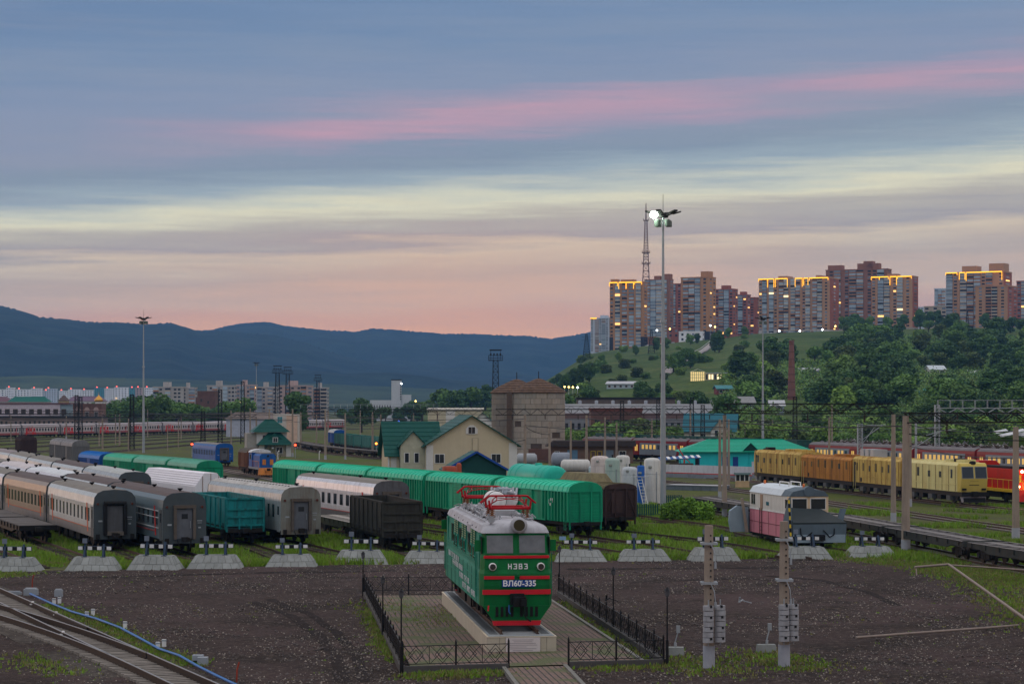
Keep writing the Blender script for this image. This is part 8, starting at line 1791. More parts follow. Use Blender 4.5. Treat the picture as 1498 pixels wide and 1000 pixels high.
tower('low_block','low beige block between the brown blocks among the trees',1352,1384,1390,449,476,2100,'w.w.w',5,B_BG,12,'w',None,None,0,None,cat='building',lit=.05)
tower('low_block','white two storey building at the foot of the brown tower',993,1027,1030,486,500,1830,'.w.w.w.w.',2,B_WH,10,'w',None,None,0,None,cat='building',lit=.0,drop=5)
tower('low_block','far pale block seen between the glowing blocks',1342,1351,1353,450,470,2300,'ww',6,B_BL,10,'w',None,None,0,None,lit=.0)
tower('low_block','small dark red kiosk building at the foot of the towers',978,992,995,481,494,1900,'w.w',2,B_RB,14,'w',None,None,0,None,cat='building',lit=.1)
def tv_tower():
 D = 2150.0; zb = 60.0; t = thing('lattice_tv_tower','tall slender red and white lattice television tower rising behind the orange tower','television tower',(gx(945,D),D,zb)); zt = zat(297,D) - zb; RW = M('tv_red_brown',(.20,.12,.11),.7)
 mb = MB(); h1 = zt * .62; lattice(mb,h1,11.0,4.4,16,.30); mb.build('lower_lattice',RW,t); mb = MB(); lattice(mb,zt * .26,4.4,2.2,14,.28,0,0,h1); mb.build('upper_lattice',RW,t); mb = MB(); mb.cyl((0,0,zt * .88),(0,0,zt),.7,.35,8); mb.build('antenna',RW,t)
 for z,w in ((h1 - 4,7.5),(h1 + 6,7.0),(zt * .88,4.5)): mb = MB(); mb.box(-w/2,w/2,-w/2,w/2,z,z + .7); [mb.bar((x,y,z),(x,y,z + 2.2),.25) for x in (-w/2,0,w/2) for y in (-w/2,w/2)]; mb.build('platform',RW,t)
 mb = MB(); mb.cbox((1.2,-1.5,h1 * .45),(1.0,1.0,1.0)); mb.build('obstruction_light',REDL,t)
tv_tower()
# street lamps and small things on the hill
for px,py,D,c,lb in ((1140,484,1860,'w','first white street light below the long glowing block'),(1170,484,1860,'w','second white street light below the long glowing block'),(1203,482,1860,'w','third white street light below the long glowing block'),(1222,477,1860,'y','yellow street light at the corner of the long glowing block'),(961,483,1840,'w','white street light beside the orange tower'),(980,481,1840,'y','yellow street light behind the tall mast'),(1039,476,1850,'w','white street light beside the brown tower'),(1046,478,1850,'y','yellow street light at the brown tower'),(1379,465,2000,'y','yellow street light before the beige block'),(845,566.5,900,'w','white lamp at the end of the row by the hillside path'),(838,566,900,'y','yellow lamp in the middle of the row by the hillside path'),(832,566,900,'y','yellow lamp in the row on the hillside'),(826,565.5,900,'y','yellow lamp starting the row on the hillside'),(587,561,1500,'w','bright white lamp on the white silo tower'),(608,586.5,1400,'y','yellow lit sign below the white silo tower'),(641,588,1300,'y','small yellow lamp beside the round white building'),(659,588,1300,'w','white lamp below the round white building')):
 z = zat(py,D); m = M('lamp_white_lit',(1,1,1),.5,0,0,emit=(.85,.95,1.0),estr=9) if c == 'w' else M('lamp_yellow_lit',(1,.8,.3),.5,0,0,emit=(1.0,.62,.14),estr=6); zg = max(0,hill_z(gx(px,D),D)); t = thing('street_light',lb,'street light',(gx(px,D),D,min(zg,z - 1))); mb = MB(); s = .55 * D / 1500; zz = z - t.location.z; mb.lathe((0,0,zz),[(.1,-s),(s,-s * .3),(s,s * .3),(.1,s)],10); mb.build('lamp',m,t); mb = MB(); mb.cyl((0,.3,-1),(0,.3,zz),.12,.1,6); mb.build('post',GALV,t)
taken0 = []
def simple_house(px,D,w,h,hr,dep,wallm,roofm,label,rz=0,zb=None,wins=3,lit=None,cat='house'):
 py = HY - (zb - H) * F / D; D0 = D; D = hillD(px,py); z = hill_z(gx(px,D),D) - .4; t = thing('hillside_house',label,cat,(gx(px,D),D,z),rz); sc_ = D / D0; t.scale = (sc_,sc_,sc_); taken0.append((gx(px,D),D)); gable_wall(t,-w/2,w/2,0,dep,h,h + hr,wallm,'x'); gable_roof(t,-w/2,w/2,0,dep,h,h + hr,roofm,'x',.5)
 for i in range(wins): window(t,-w/2 + w * (i + .5) / wins,0,h * .55,w / wins * .45,h * .4,glass=lit or GLASS,mull=0)
 return t
PB_ = M('house_pale_blue',(.40,.48,.52),.8); RPG = M('roof_pale_grey',(.45,.46,.48),.7)
simple_house(908,930,11.5,2.2,.9,6,PB_,RPG,'pale blue single storey house on the grassy hillside',R(-14),zat(568,930),5)
simple_house(1372,1000,7,2.6,1.6,6,WPN,M('roof_silver',(.5,.55,.58),.5),'house with bright silver roof among the hillside trees',R(12),zat(548,1000) ,2)
simple_house(1060,780,5,2.2,1.0,5,M('hut_maroon',(.16,.035,.04),.7),M('roof_teal',(.05,.2,.22),.6),'small maroon hut with white end on the hillside',R(8),zat(577,780),2); simple_house(1087,700,7,4.0,1.6,6,M('house_mint',(.30,.38,.34),.8),M('roof_grey2',(.25,.25,.25),.8),'mint green gabled house half hidden by trees',R(6),zat(606,700),2); simple_house(1137,690,4,3,1.4,5,PB_,RPG,'pale blue gable between the trees right of the tall mast',0,zat(606,690),1); simple_house(1185,1150,10,1.5,1.2,6,PB_,RPG,'low pale roofed house hidden in the wood',R(5),zat(545,1150),3); simple_house(1425,1050,4.5,1.6,1.0,5,WPN,RPG,'tiny white house between dark trees at the right',0,zat(549,1050),1)
def gazebo():
 D = hillD(1357,580); z = hill_z(gx(1357,D),D) + .5; t = thing('hip_roof_gazebo','teal pyramid roof standing among the trees','gazebo',(gx(1357,D),D,z)); mb = MB(); mb.add([(-3.6,-3.6,1.0),(3.6,-3.6,1.0),(3.6,3.6,1.0),(-3.6,3.6,1.0),(0,0,3.2)],[(0,1,4),(1,2,4),(2,3,4),(3,0,4),(3,2,1,0)]); mb.build('roof',M('roof_bright_teal',(.02,.25,.27),.5),t); mb = MB(); mb.box(-2.4,2.4,-2.4,2.4,-1.5,1.0); mb.build('wall',M('gazebo_wall',(.25,.22,.18),.8),t)
gazebo()
def glass_hall():
 D = hillD(1020,557); z = hill_z(gx(1020,D),D); t = thing('lit_glass_hall','glowing glazed hall with silver roof on the hillside','glass hall',(gx(1010,D),D,z),R(-6)); w = 7.0; sc_ = D / 1150; t.scale = (sc_,sc_,sc_); taken0.append((gx(1020,D),D)); taken0.append((gx(1045,D),D))
 mb = MB(); mb.box(0,w,0,6,-3,4.3); mb.build('core',M('hall_inner',(.3,.27,.16),.8,0,0,emit=(1.0,.75,.30),estr=.6),t);
 for i in range(8): mb = MB(); mb.box(w * i / 7 - .1,w * i / 7 + .1,-.15,.05,-3,4.3); mb.build('mullion',M('mullion_green',(.10,.16,.12),.6),t)
 for zz in (1.4,2.9): mb = MB(); mb.box(0,w,-.12,.05,zz - .08,zz + .08); mb.build('transom',MATS['mullion_green'],t)
 gable_roof(t,0,w,0,6,4.3,5.6,M('roof_silver',(.5,.55,.58),.5),'y',.3)
 mb = MB(); mb.box(w,w + 13,1,5,0,3.6); mb.build('wing',M('wing_pale',(.45,.42,.33),.8),t); mb = MB(); mb.box(w - .2,w + 13.3,.7,5.3,3.6,3.9); mb.build('wing_roof',MATS['roof_silver'],t)
 for i in range(9): mb = MB(); mb.box(w + .6 + i * 1.4,w + 1.4 + i * 1.4,.92,1.0,.6,3.0); mb.build('window',LITW2 if i % 3 else GL[2],t)
glass_hall()
def chimney():
 D = 900.0; z = zat(582,D) - 4; h = zat(498,D) - z; t = thing('brick_chimney','tall tapered red brick chimney standing in the wood','chimney',(gx(1158,D),D,z)); mb = MB(); mb.lathe((0,0,0),[(1.75,-3),(.9,h)],18); sh_ = mb.build('shaft',M('chimney_brick',(.23,.105,.085),.9,0,.12,.2,.2),t)
 for k in range(9): f = k / 9 + .06; r = 1.72 - .82 * f; mb = MB(); mb.lathe((0,0,h * f),[(r + .02,-.15),(r + .12,-.12),(r + .10,.12),(r + .02,.15)],18); mb.build('iron_band',M('chimney_band',(.15,.075,.065),.9),sh_)
 mb = MB(); mb.lathe((0,0,h),[(1.05,-.6),(1.05,.0),(.85,.1)],18); mb.build('crown',MATS['chimney_band'],t)
chimney()
def pylon(px,D,yt,yb,label,w=4.5):
 zb = zat(yb,D); h = zat(yt,D) - zb; t = thing('power_pylon',label,'pylon',(gx(px,D),D,zb)); mb = MB(); lattice(mb,h,w,w * .2,9,.16); [mb.bar((-w * .7,0,h * f),(w * .7,0,h * f),.2) for f in (.72,.86)]; mb.build('lattice',DARKM,t)
pylon(953,1600,482,517,'small lattice pylon below the orange tower'); pylon(858,1500,488,522,'lattice pylon on the hill edge beside the pale slab'); pylon(1415,1700,455,490,'thin lattice pylon at the foot of the large glowing block',3)
# stairway path up the hill
def stairs():
 pts = [(975,545,1180),(985,537,1250),(998,527,1330),(1012,518,1430),(1030,508,1560),(1046,499,1700)]; t = thing('hillside_stairway','pale stairway with railing climbing the hill towards the brown tower','stairway',(0,0,0)); prev = None
 STC_ = M('stair_concrete',(.34,.30,.29),.9)
 for (a,y,D),(a2,y2,D2) in zip(pts[:-1],pts[1:]):
  p = Vector((gx(a,D),D,hill_z(gx(a,D),D) + .8)); q = Vector((gx(a2,D2),D2,hill_z(gx(a2,D2),D2) + .8)); mb = MB(); mb.bar(p,q,4.5,.6); mb.build('flight',STC_,t); mb = MB(); mb.bar(p + Vector((-2.2,0,1.4)),q + Vector((-2.2,0,1.4)),.25); mb.bar(p + Vector((2.2,0,1.4)),q + Vector((2.2,0,1.4)),.25); mb.build('railing',M('rail_pale',(.42,.42,.44),.6),t)
stairs()
# parked cars below the towers, too small to show parts
for i in range(16):
 px = 948 + i * 5.2 if i < 8 else 1128 + (i - 8) * 10; D = 1845; zz = hill_z(gx(px,D),D); c = [(.5,.5,.52),(.1,.1,.12),(.3,.05,.05),(.4,.42,.45)][i % 4]; mb = MB(); mb.box(-2.1,2.1,-.9,.9,.3,.95); mb.prism_y([(-1.2,.95),(1.3,.95),(.9,1.5),(-.7,1.5)],-.8,.8); mb.cyl((-1.3,-.95,.35),(-1.3,.95,.35),.35,.35,10); mb.cyl((1.3,-.95,.35),(1.3,.95,.35),.35,.35,10)
 tag(mb.build('parked_car',M('car_paint_%d' % (i % 4),c,.3),None,(gx(px,D),D,zz),R(random.uniform(-20,20))),'tiny car parked at the foot of the hilltop towers','car','cars parked below the towers')
# ================================================================== CITY ON THE LEFT
for i,(x0,x1,yt,m) in enumerate([(-14,8,570,B_WH),(9,22,567.5,B_WH),(24,45,570,B_WH),(46,62,568.5,B_WH),(63,66,572,B_BL),(67,84,569,B_BL),(86,99,572,B_WH),(100,118,570,B_WH),(119,137,571,B_WH),(138,152,568,M('facade_teal',(.08,.28,.33),.7)),(153,166,568.5,B_WH),(167,188,567,B_WH),(189,197,568,MATS['facade_teal']),(198,210,567.5,B_PK),(211,226,567.5,B_WH)]):
 D = 3300 + (i % 4) * 60; t = tower('city_block',['white','pale','white and teal','pale blue','white'][i % 5] + ' far city block with red roof lamp under the mountains',x0,x1 - 1.5,x1,yt,601,D,'.w.w.w.w.' if x1 - x0 > 12 else '.w.w.',10,m,18,'w',None,None,0,None,lit=.03,group='far white city blocks')
 mb = MB(); mb.cbox((3,3,zat(yt,D) - zat(601,D) + 2.0),(1.5,1.5,1.5)); mb.build('roof_lamp',M('roof_lamp_red',(.8,.1,.08),.4,0,0,emit=(1,.12,.08),estr=2.0),t)
AB = [(224,268,274,567,'B_GY','grey nine storey panel block with stacked balconies beside the brick ruin','bw.b.ww.'),(266,285,288,568,'B_GY','narrow grey panel block joined beside the brick ruin','w.b'),(303,343,346,565,'B_GY','wide grey panel block right of the brick ruin with balcony stacks','.wbw.bww'),(346,372,376,564,'B_PK','pinkish panel block before the thin far mast','wb.wb'),(376,404,408,567,'B_GY','grey panel block with dark balcony stacks behind the light towers','bw.bw'),(408,448,458,565,'B_PK','pinkish grey panel block behind the big tree','w.bw.wb'),(459,478,481,568,'B_GY','end grey panel block with open dark balconies','dd')]
for x0,xc,x1,yt,m,lb,sp in AB: tower('panel_block',lb,x0,xc,x1,yt,616,1500 + (x0 % 7) * 9,sp,9,MATS[{'B_GY': 'facade_panel_grey','B_PK': 'facade_panel_pink'}[m]],14,'w',None,None,0,None,lit=.012,blocks=[(.3,.5,3)],cat='apartment block')
def ruin():
 D = 1150.0; t = thing('brick_ruin','roofless brown brick building standing before the grey panel blocks','building',(gx(286,D),D,0),R(-8)); w = 10; mb = MB(); mb.box(0,w,0,7,-.1,14.5); mb.build('wall',BRK_D,t); mb = MB(); mb.box(.8,w - .4,.5,7,14.5,17.6); mb.build('upper_wall',BRK_D,t); [window(t,x,0,z,1.0,1.4,frame=BRK_D) for x,z in ((3,9),(6.5,12),(7,5),(3,13))]
ruin()
def white_office():
 D = 880.0; t = thing('white_office','long white two storey office with square windows behind the long train','building',(gx(-30,D),D,0)); L = (88 + 30) * D / F; mb = MB(); mb.box(0,L,0,12,4.5,11.0); mb.build('wall',M('office_white',(.52,.46,.50),.8),t); mb = MB(); mb.box(-.3,L + 5.5,-.3,12,11.0,11.5); mb.build('roof_edge',M('edge_maroon',(.16,.08,.09),.8),t)
 for i in range(11): window(t,1.4 + i * 3.05,0,8.1,1.7,2.0,frame=M('frame_brown',(.2,.17,.14),.8),mull=2)
 mb = MB(); mb.box(L,L + 5.2,.6,12,4.5,10.9); mb.build('blue_annex',M('annex_blue',(.32,.42,.46),.8),t); window(t,L + 1.0,.6,7.0,.9,3.0,mull=0)
 D = 860; t = thing('brown_low_block','brown lower building with rows of small windows below the white office','building',(gx(-30,D),D,0)); L = (148 + 30) * D / F; mb = MB(); mb.box(0,L,0,14,-.1,6.0); mb.build('wall',M('block_brown',(.25,.18,.17),.85),t); mb = MB(); mb.box(-.2,L + .2,-.4,14,6.0,6.5); mb.build('roof_edge',DARKM,t); [window(t,1.2 + i * 1.75,0,4.0,.9,1.4,mull=0,frame=M('frame_tan',(.35,.28,.24),.8)) for i in range(25)]
 D = 870; t = thing('arched_brick_house','red brick building with three arched gables before the golden dome','building',(gx(107,D),D,0)); L = 41 * D / F; mb = MB(); mb.box(0,L,0,10,5,11.0); mb.build('wall',M('brick_rose',(.26,.15,.12),.85),t); mb = MB(); mb.box(-.1,L + .1,-.1,10,9.0,11.2); mb.build('brick_band',BRK_D,t)
 for i in range(3): x = 1.8 + i * 3.4; mb = MB(); mb.prism_y([(1.0 * math.cos(math.pi * k / 8),8.6 + 1.3 * math.sin(math.pi * k / 8)) for k in range(9)],-.25,0); mb.build('arch',M('arch_pale',(.38,.28,.25),.8),t,(x,0,0)); window(t,x,0,7.2,1.3,1.8,mull=1)
 D = 1000; t = thing('golden_dome','small golden onion dome on a white drum','dome',(gx(144.5,D),D,0)); mb = MB(); mb.lathe((0,0,0),[(1.5,0),(1.5,12.0)],16); mb.build('drum',WPN,t); mb = MB(); mb.lathe((0,0,12.0),[(1.5,0),(1.85,.5),(1.8,1.0),(1.2,1.8),(.4,2.5),(.05,3.2)],18); mb.build('dome',M('gold_leaf',(.62,.32,.06),.3,.7,.1),t); mb = MB(); mb.cyl((0,0,15),(0,0,16.2),.06,.06,6); mb.bar((-.3,0,15.8),(.3,0,15.8),.08); mb.build('cross',MATS['gold_leaf'],t)
white_office()
for x0,x1,yt,D,wm,rm,lb in ((12,70,580,1300,'WPN',(.012,.13,.10),'long building with dark green roof behind the white office'),(-20,14,580,1320,'WPN',(.16,.08,.10),'building with maroon roof at the left edge'),(98,152,579.5,1350,'WPN',(.17,.11,.16),'building with purple roof behind the golden dome'),(152,186,585,1250,'WPN',(.22,.21,.20),'low building with grey brown roof below the city blocks'),(188,226,590,1150,'WPN',(.2,.2,.21),'low grey roofed building before the panel blocks')):
 w = (x1 - x0) * D / F; zt = zat(yt,D); t = thing('roofed_building',lb,'building',(gx((x0 + x1)/2,D),D,0)); mb = MB(); mb.box(-w/2,w/2,0,10,-.1,zt - 2.8); mb.build('wall',WPN,t); hip_roof(t,-w/2,w/2,0,10,zt - 2.8,zt,M('roof_' + lb[-12:].replace(' ','_'),rm,.6),.5,3.0); [window(t,-w/2 + w * (k + .5) / 8,0,zt - 4.4,1.2,1.4,mull=0) for k in range(8)]
X,D = gx(92,1280),1280; t = thing('small_brown_house','small brown roof house beside the purple roof','house',(X,D,0)); mb = MB(); mb.box(-2.4,2.4,0,6,-.1,13.0); mb.build('wall',M('wall_tan',(.40,.29,.17),.8),t); hip_roof(t,-2.4,2.4,0,6,13,16.0,M('roof_dark_brown',(.12,.08,.07),.8),.4,2.4)
def white_silo():
 D = 1500.0; t = thing('white_silo_tower','white concrete elevator tower below the mountains','tower',(gx(580,D),D,0)); mb = MB(); mb.box(-3.3,3.0,0,6,-.1,zat(556,D)); mb.build('shaft',M('elevator_white',(.55,.57,.60),.8,0,.06,.1,.2,(.35,.34,.34)),t); mb = MB(); mb.box(-3.5,3.2,-.2,6.2,zat(556,D),zat(554.5,D)); mb.build('cap',DARKM,t); mb = MB(); mb.box(3.0,9.2,1,8,-.1,zat(577,D)); mb.build('annex',MATS['elevator_white'],t); mb = MB(); mb.box(-17,-3.3,1,9,-.1,zat(585,D)); mb.build('low_hall',MATS['elevator_white'],t); [window(t,-16 + k * 1.7,1,9.5,.6,2.2,mull=0) for k in range(8)]
 mb = MB(); [mb.box(2.4,3.1,-.3,.0,z,z + .8) for z in np.arange(14,25,1.6)]; mb.build('stair_boxes',DARKM,t)
 D = 1300.0; t = thing('round_white_building','round white building with domed roof among dark trees','building',(gx(661,D),D,0)); mb = MB(); mb.lathe((0,0,0),[(6.5,-.1),(6.5,zat(581,D))],20,False); mb.build('drum',MATS['elevator_white'],t); mb = MB(); mb.lathe((0,0,zat(581,D)),[(7.0,0),(4.5,1.5),(1.5,2.3),(.1,2.5)],20); mb.build('roof',RPG,t); [window(t,6.5 * math.sin(a),-6.5 * math.cos(a),12.5,.9,2.2,a,mull=0) for a in (-.9,-.45,0,.45,.9)]
white_silo()
X,D = gx(370,780),780; t = thing('long_low_shed','long low shed with pale blue sides behind the signal house','shed',(X,D,0)); mb = MB(); mb.box(-9,8,0,10,-.1,6.0); mb.build('wall',M('shed_pale_blue',(.42,.44,.52),.8),t); hip_roof(t,-9,8,0,10,6.0,8.2,M('shed_roof_brown',(.20,.16,.14),.8),.6,3)
# collapsed white roof sheets at the right
D = 470.0; t = thing('fallen_roof_sheets','heap of bent white roofing sheets at the foot of the wood','scrap heap',(gx(1468,D),D,zat(640,D)));
for k in range(7): mb = MB(); rng = random.Random(k); a = Vector((rng.uniform(-2,5),rng.uniform(-1,2),rng.uniform(-.5,1.2))); mb.hexa([a,a + Vector((2.4,.3,.5)),a + Vector((2.2,1.5,.9)),a + Vector((-.3,1.3,.4))],[p + Vector((0,0,.1)) for p in (a,a + Vector((2.4,.3,.5)),a + Vector((2.2,1.5,.9)),a + Vector((-.3,1.3,.4)))]); mb.build('roof_sheet',M('sheet_white',(.55,.56,.58),.6),t)
mb = MB(); mb.box(-2.5,6.5,0,3,-4.5,.1); mb.build('mound',HILLM,t)
# ================================================================== VEGETATION
def leaf_mat(name,c,inst=.3): return M(name,c,.75,0,.35,.25,inst=inst,spec=.25)
LEAF = [leaf_mat('leaf_dark',(.062,.130,.036)),leaf_mat('leaf_mid',(.10,.19,.040)),leaf_mat('leaf_light',(.145,.24,.042)),leaf_mat('leaf_olive',(.085,.125,.034))]
BARK = M('bark',(.06,.047,.036),.95,0,.3,2)
def crown_mesh(seed,hgt,rad,n,leaf,mat,base=.22,tall=1.0):
 rng = np.random.default_rng(seed); nb = 11
 cz = hgt * (base + (1 - base) * rng.random(nb) * .86); ca = rng.random(nb) * 6.283; env = np.sin(np.pi * np.clip((cz / hgt - base * .6) / (1.05 - base * .6),0,1)) ** .7
 cr = rad * .62 * env * np.sqrt(rng.random(nb)); C = np.stack([cr * np.cos(ca),cr * np.sin(ca),cz],-1); br = rad * (.34 + .30 * rng.random(nb)) * (.6 + .4 * env)
 C = np.concatenate([C,[[0,0,hgt * .62]]]); br = np.concatenate([br,[rad * .6]])
 k = rng.integers(0,len(C),n); d = rng.normal(size=(n,3)); d /= np.linalg.norm(d,axis=1)[:,None]; rr = br[k] * (.55 + .5 * rng.random(n) ** .5)
 P = C[k] + d * rr[:,None] * np.array([1,1,.8 * tall]); P[:,2] = np.clip(P[:,2],hgt * base * .5,None)
 nn = d + .8 * rng.normal(size=(n,3)); nn /= np.linalg.norm(nn,axis=1)[:,None]
 a = np.cross(nn,rng.normal(size=(n,3))); a /= np.linalg.norm(a,axis=1)[:,None]; b = np.cross(nn,a); s = leaf * (.6 + .8 * rng.random(n))[:,None]
 V = np.stack([P - a * s - b * s * .5,P + a * s * .3 - b * s,P + a * s + b * s * .4,P - a * s * .2 + b * s],1).reshape(-1,3)
 return np_mesh('crown',V,np.arange(4 * n).reshape(-1,4),mat)
def trunk_mesh(seed,hgt,rad):
 rng = random.Random(seed); mb = MB(); r = .035 * hgt; mb.cyl((0,0,-.5),(0,0,hgt * .35),r,r * .75,8); mb.cyl((0,0,hgt * .35),(rng.uniform(-.3,.3),rng.uniform(-.3,.3),hgt * .75),r * .75,r * .3,8)
 for k in range(5): a = rng.uniform(0,6.28); z = hgt * rng.uniform(.25,.5); mb.cyl((0,0,z),(rad * .6 * math.cos(a),rad * .6 * math.sin(a),z + hgt * .22),r * .45,r * .15,6)
 return mb.mesh('trunk',BARK)
PROTO = []
for i,(h_,r_,n_,lf,m,b_) in enumerate([(11,4.6,3400,.33,0,.16),(10,4.2,3200,.32,1,.16),(12.5,4.4,3400,.33,0,.18),(8.5,4.2,3000,.30,2,.12),(9.5,3.8,3000,.30,3,.16),(13,4.0,3400,.32,1,.18)]):
 PROTO.append((crown_mesh(40 + i,h_,r_,n_,lf,LEAF[m],b_),trunk_mesh(i,h_,r_),h_,r_))
BUSH = [crown_mesh(80 + i,3.2,2.3,1500,.2,LEAF[m],.02) for i,m in enumerate((1,2,3))]
KIND = ['dark round crowned','mid green broad','tall dark','light green low','olive green','tall mid green']
def tree(x,y,z,k,s,label,group,name='tree',rz=None,wide=1.0):
 cr,tr,h_,r_ = PROTO[k]; t = thing(name,label,'tree',(x,y,z),random.uniform(0,6.28) if rz is None else rz,group); t.scale = (s * wide,s * wide,s); place('trunk',tr,t); place('crown',cr,t); return t
rnd = random.Random(21); cnt = 0; taken = []
def try_tree(px,D,s,k,where,group,mind=5.0,sink=0.3,wide=1.0):
 X = gx(px,D)
 for (a,b) in taken:
  if (a - X) ** 2 + ((b - D) * .35) ** 2 < mind * mind: return False
 taken.append((X,D)); z = hill_z(X,D) - sink; tree(X,D,z,k,s,KIND[k] + ' tree ' + where,group + ' (%s)' % KIND[k],wide=wide); return True
n = 0
while n < 172 and cnt < 9000:           # wooded slope on the right
 cnt += 1; px = rnd.uniform(1035,1560); D = 600 + 1150 * rnd.random() ** 1.25
 X = gx(px,D); y = HY - (hill_z(X,D) - H) * F / D
 if px < 1100 and y < 545: continue
 if px < 1230 and y < 522 + (1230 - px) * .12: continue
 if y < 497 and rnd.random() < .55: continue
 if 1128 < px < 1188 and D < 905 and D > 625: continue
 if any(abs(px - 749 - a * F / b) < 34 and D < b + 10 and D > b * .78 for a,b in taken0): continue
 k = rnd.choices(range(6),(4,3,3,2,2,2))[0]; far_ = min(1.35,.8 + D / 3000); s = rnd.uniform(.7,1.2) * (.75 if D < 750 else 1 if D < 1450 else .8) * far_
 if D > 1380: wh = 'below the long glowing block' if px < 1226 else 'below the tall stepped block' if px < 1342 else 'below the large glowing block'
 elif D > 800: wh = 'around the brick chimney' if px < 1210 else 'left of the silver roofed house' if px < 1340 else 'around the silver roofed house' if px < 1410 else 'beyond the tiny white house'
 else: wh = 'behind the turquoise roof' if px < 1200 else 'left of the teal pyramid roof' if px < 1340 else 'around the teal pyramid roof' if px < 1400 else 'above the fallen roof sheets'
 if try_tree(px,D,s,k,'in the wood ' + wh,'hillside wood ' + wh,5.2 * far_,.5,1.4): n += 1
n2 = 0; cnt = 0
while n2 < 42 and cnt < 4000:           # belt of trees above the factory
 cnt += 1; px = rnd.uniform(795,1110); D = rnd.uniform(765,940)
 if any(abs(px - 749 - a * F / b) < 30 and D < b + 10 and D > b * .85 for a,b in taken0): continue
 if 880 < px < 936 and D > 880: continue
 k = rnd.choice((1,3,3,4,0));
 if try_tree(px,D,rnd.uniform(.5,.85),k,'in the green belt above the factory hall','green belt',4.2,.6,1.35): n2 += 1
for px,D,k,s in ((826,1180,0,.9),(838,1190,0,1.0),(850,1180,2,.9),(862,1185,0,.9),(818,1350,0,.7),(808,1400,0,.6),(1000,1250,0,1.0),(1010,1240,0,1.0),(1052,1500,2,1.2),(1046,1520,0,1.1),(960,1640,0,.9),(975,1650,1,.8),(930,1600,1,.7),(985,1200,1,.9),(992,1210,0,.9),(1090,1750,1,.8),(1065,1800,1,.8),(1010,1700,1,.8),(1020,1720,0,.7),(880,1500,1,.6),(905,1550,3,.7),(1346,1800,2,1.3),(1360,1820,0,1.3),(1372,1810,2,1.2),(1396,1780,0,1.2),(1440,1790,0,1.1),(1235,1760,1,1.2),(1255,1750,0,1.3),(1270,1755,1,1.2),(1300,1770,1,1.1),(1320,1760,0,1.2)):
 wq = 'above the row of hillside lamps' if px < 870 else 'beside the pale stairway' if px < 1030 else 'near the lit glass hall' if px < 1100 else 'at the feet of the tall stepped block' if px < 1330 else 'around the low beige block'; try_tree(px,D,s,k,'on the open slope ' + wq,'open slope trees ' + wq,2.0)
for i in range(26):                     # trees behind the long passenger train
 px = 150 + i * 8.4 + rnd.uniform(-4,4); D = rnd.uniform(930,1060); k = rnd.choice((0,1,2,5)); hgt = 14.0 if (190 < px < 290 or px > 340) else 11.5
 tree(gx(px,D),D,-.2,k,hgt / PROTO[k][2] * rnd.uniform(.75,1.1),KIND[k] + ' tree behind the long grey and red passenger train','trees behind the long train (%s)' % KIND[k],wide=1.25)
for i in range(20):
 px = 500 + i * 11 + rnd.uniform(-4,4); D = rnd.uniform(1120,1400); k = rnd.choice((0,2,5)); X = gx(px,D)
 tree(X,D,hill_z(X,D) - .3,k,(1.0 if px < 630 else 1.35) * rnd.uniform(.75,1.1) * (.85 if px < 600 else 1),KIND[k] + ' tree in the dark grove left of the silos','grove left of the silos (%s)' % KIND[k],wide=1.2)
bigt = thing('big_tree','single big dark tree with rounded crown before the panel blocks','tree',(gx(436,760),760,0),.5); place('trunk',trunk_mesh(99,15.5,5),bigt); place('crown',crown_mesh(123,15.5,5.0,3600,.42,LEAF[0],.28),bigt)
t = thing('big_tree','wide round dark tree standing left of the white elevator tower','tree',(gx(529,900),900,0),.5); place('trunk',trunk_mesh(98,12.5,5),t); place('crown',crown_mesh(124,12.8,5.0,2600,.45,LEAF[0],.3),t)
t = thing('big_tree','dark bushy tree top rising beside the gantry pole','tree',(gx(1060,640),640,0),.5); place('trunk',trunk_mesh(97,11,4),t); place('crown',crown_mesh(125,14.5,4.5,2600,.4,LEAF[0],.3),t)
# bright bush in front of the lit mast
BRT = leaf_mat('leaf_bright',(.12,.24,.022),.1)
for px,py,s,lb in ((1000,762,1.0,'bright green leafy bush in front of the tall lit mast'),(1030,763,.8,'smaller bright green bush beside the gantry pole'),(978,761,.75,'bright green bush leaning against the mast foot')):
 X,D = at(px,py); t = thing('leafy_bush',lb,'bush',(X,D,0)); t.scale = (s,s,s); place('stem',trunk_mesh(5,2,1.4),t); place('foliage',crown_mesh(int(px),2.1,1.9,2400,.12,BRT,.05),t)
nb = 0
for i in range(120):                    # shrubs at the foot of the wood and between the tracks
 px = rnd.uniform(1085,1540) if i < 80 else rnd.uniform(830,985); D = rnd.uniform(560,640) if i < 80 else rnd.uniform(545,640); X = gx(px,D); k = rnd.choice((0,1,1,2)); s = rnd.uniform(.8,1.7)
 t = thing('shrub',['mid green','light green','olive'][k] + ' shrub ' + (wq := 'before the factory hall' if px < 1000 else 'behind the turquoise roof' if px < 1200 else 'behind the middle of the lit electric train' if px < 1340 else 'beside the fallen roof sheets'),'shrub',(X,D,hill_z(X,D) - .2),rnd.uniform(0,6),'shrubs %s (%d)' % (wq,k)); t.scale = (s * 1.2,s * 1.2,s); place('foliage',BUSH[k],t)
for i in range(40):                     # shrubs on the open slope
 px = rnd.uniform(800,1090); D = rnd.uniform(1050,1750); X = gx(px,D); k = rnd.choice((0,1,2)); s = rnd.uniform(.7,1.6); t = thing('shrub',['mid green','light green','olive'][k] + ' shrub on the open grassy slope below the towers','shrub',(X,D,hill_z(X,D) - .2),rnd.uniform(0,6),'shrubs on the open slope (%d)' % k); t.scale = (s * 1.4,s * 1.4,s); place('foliage',BUSH[k],t)
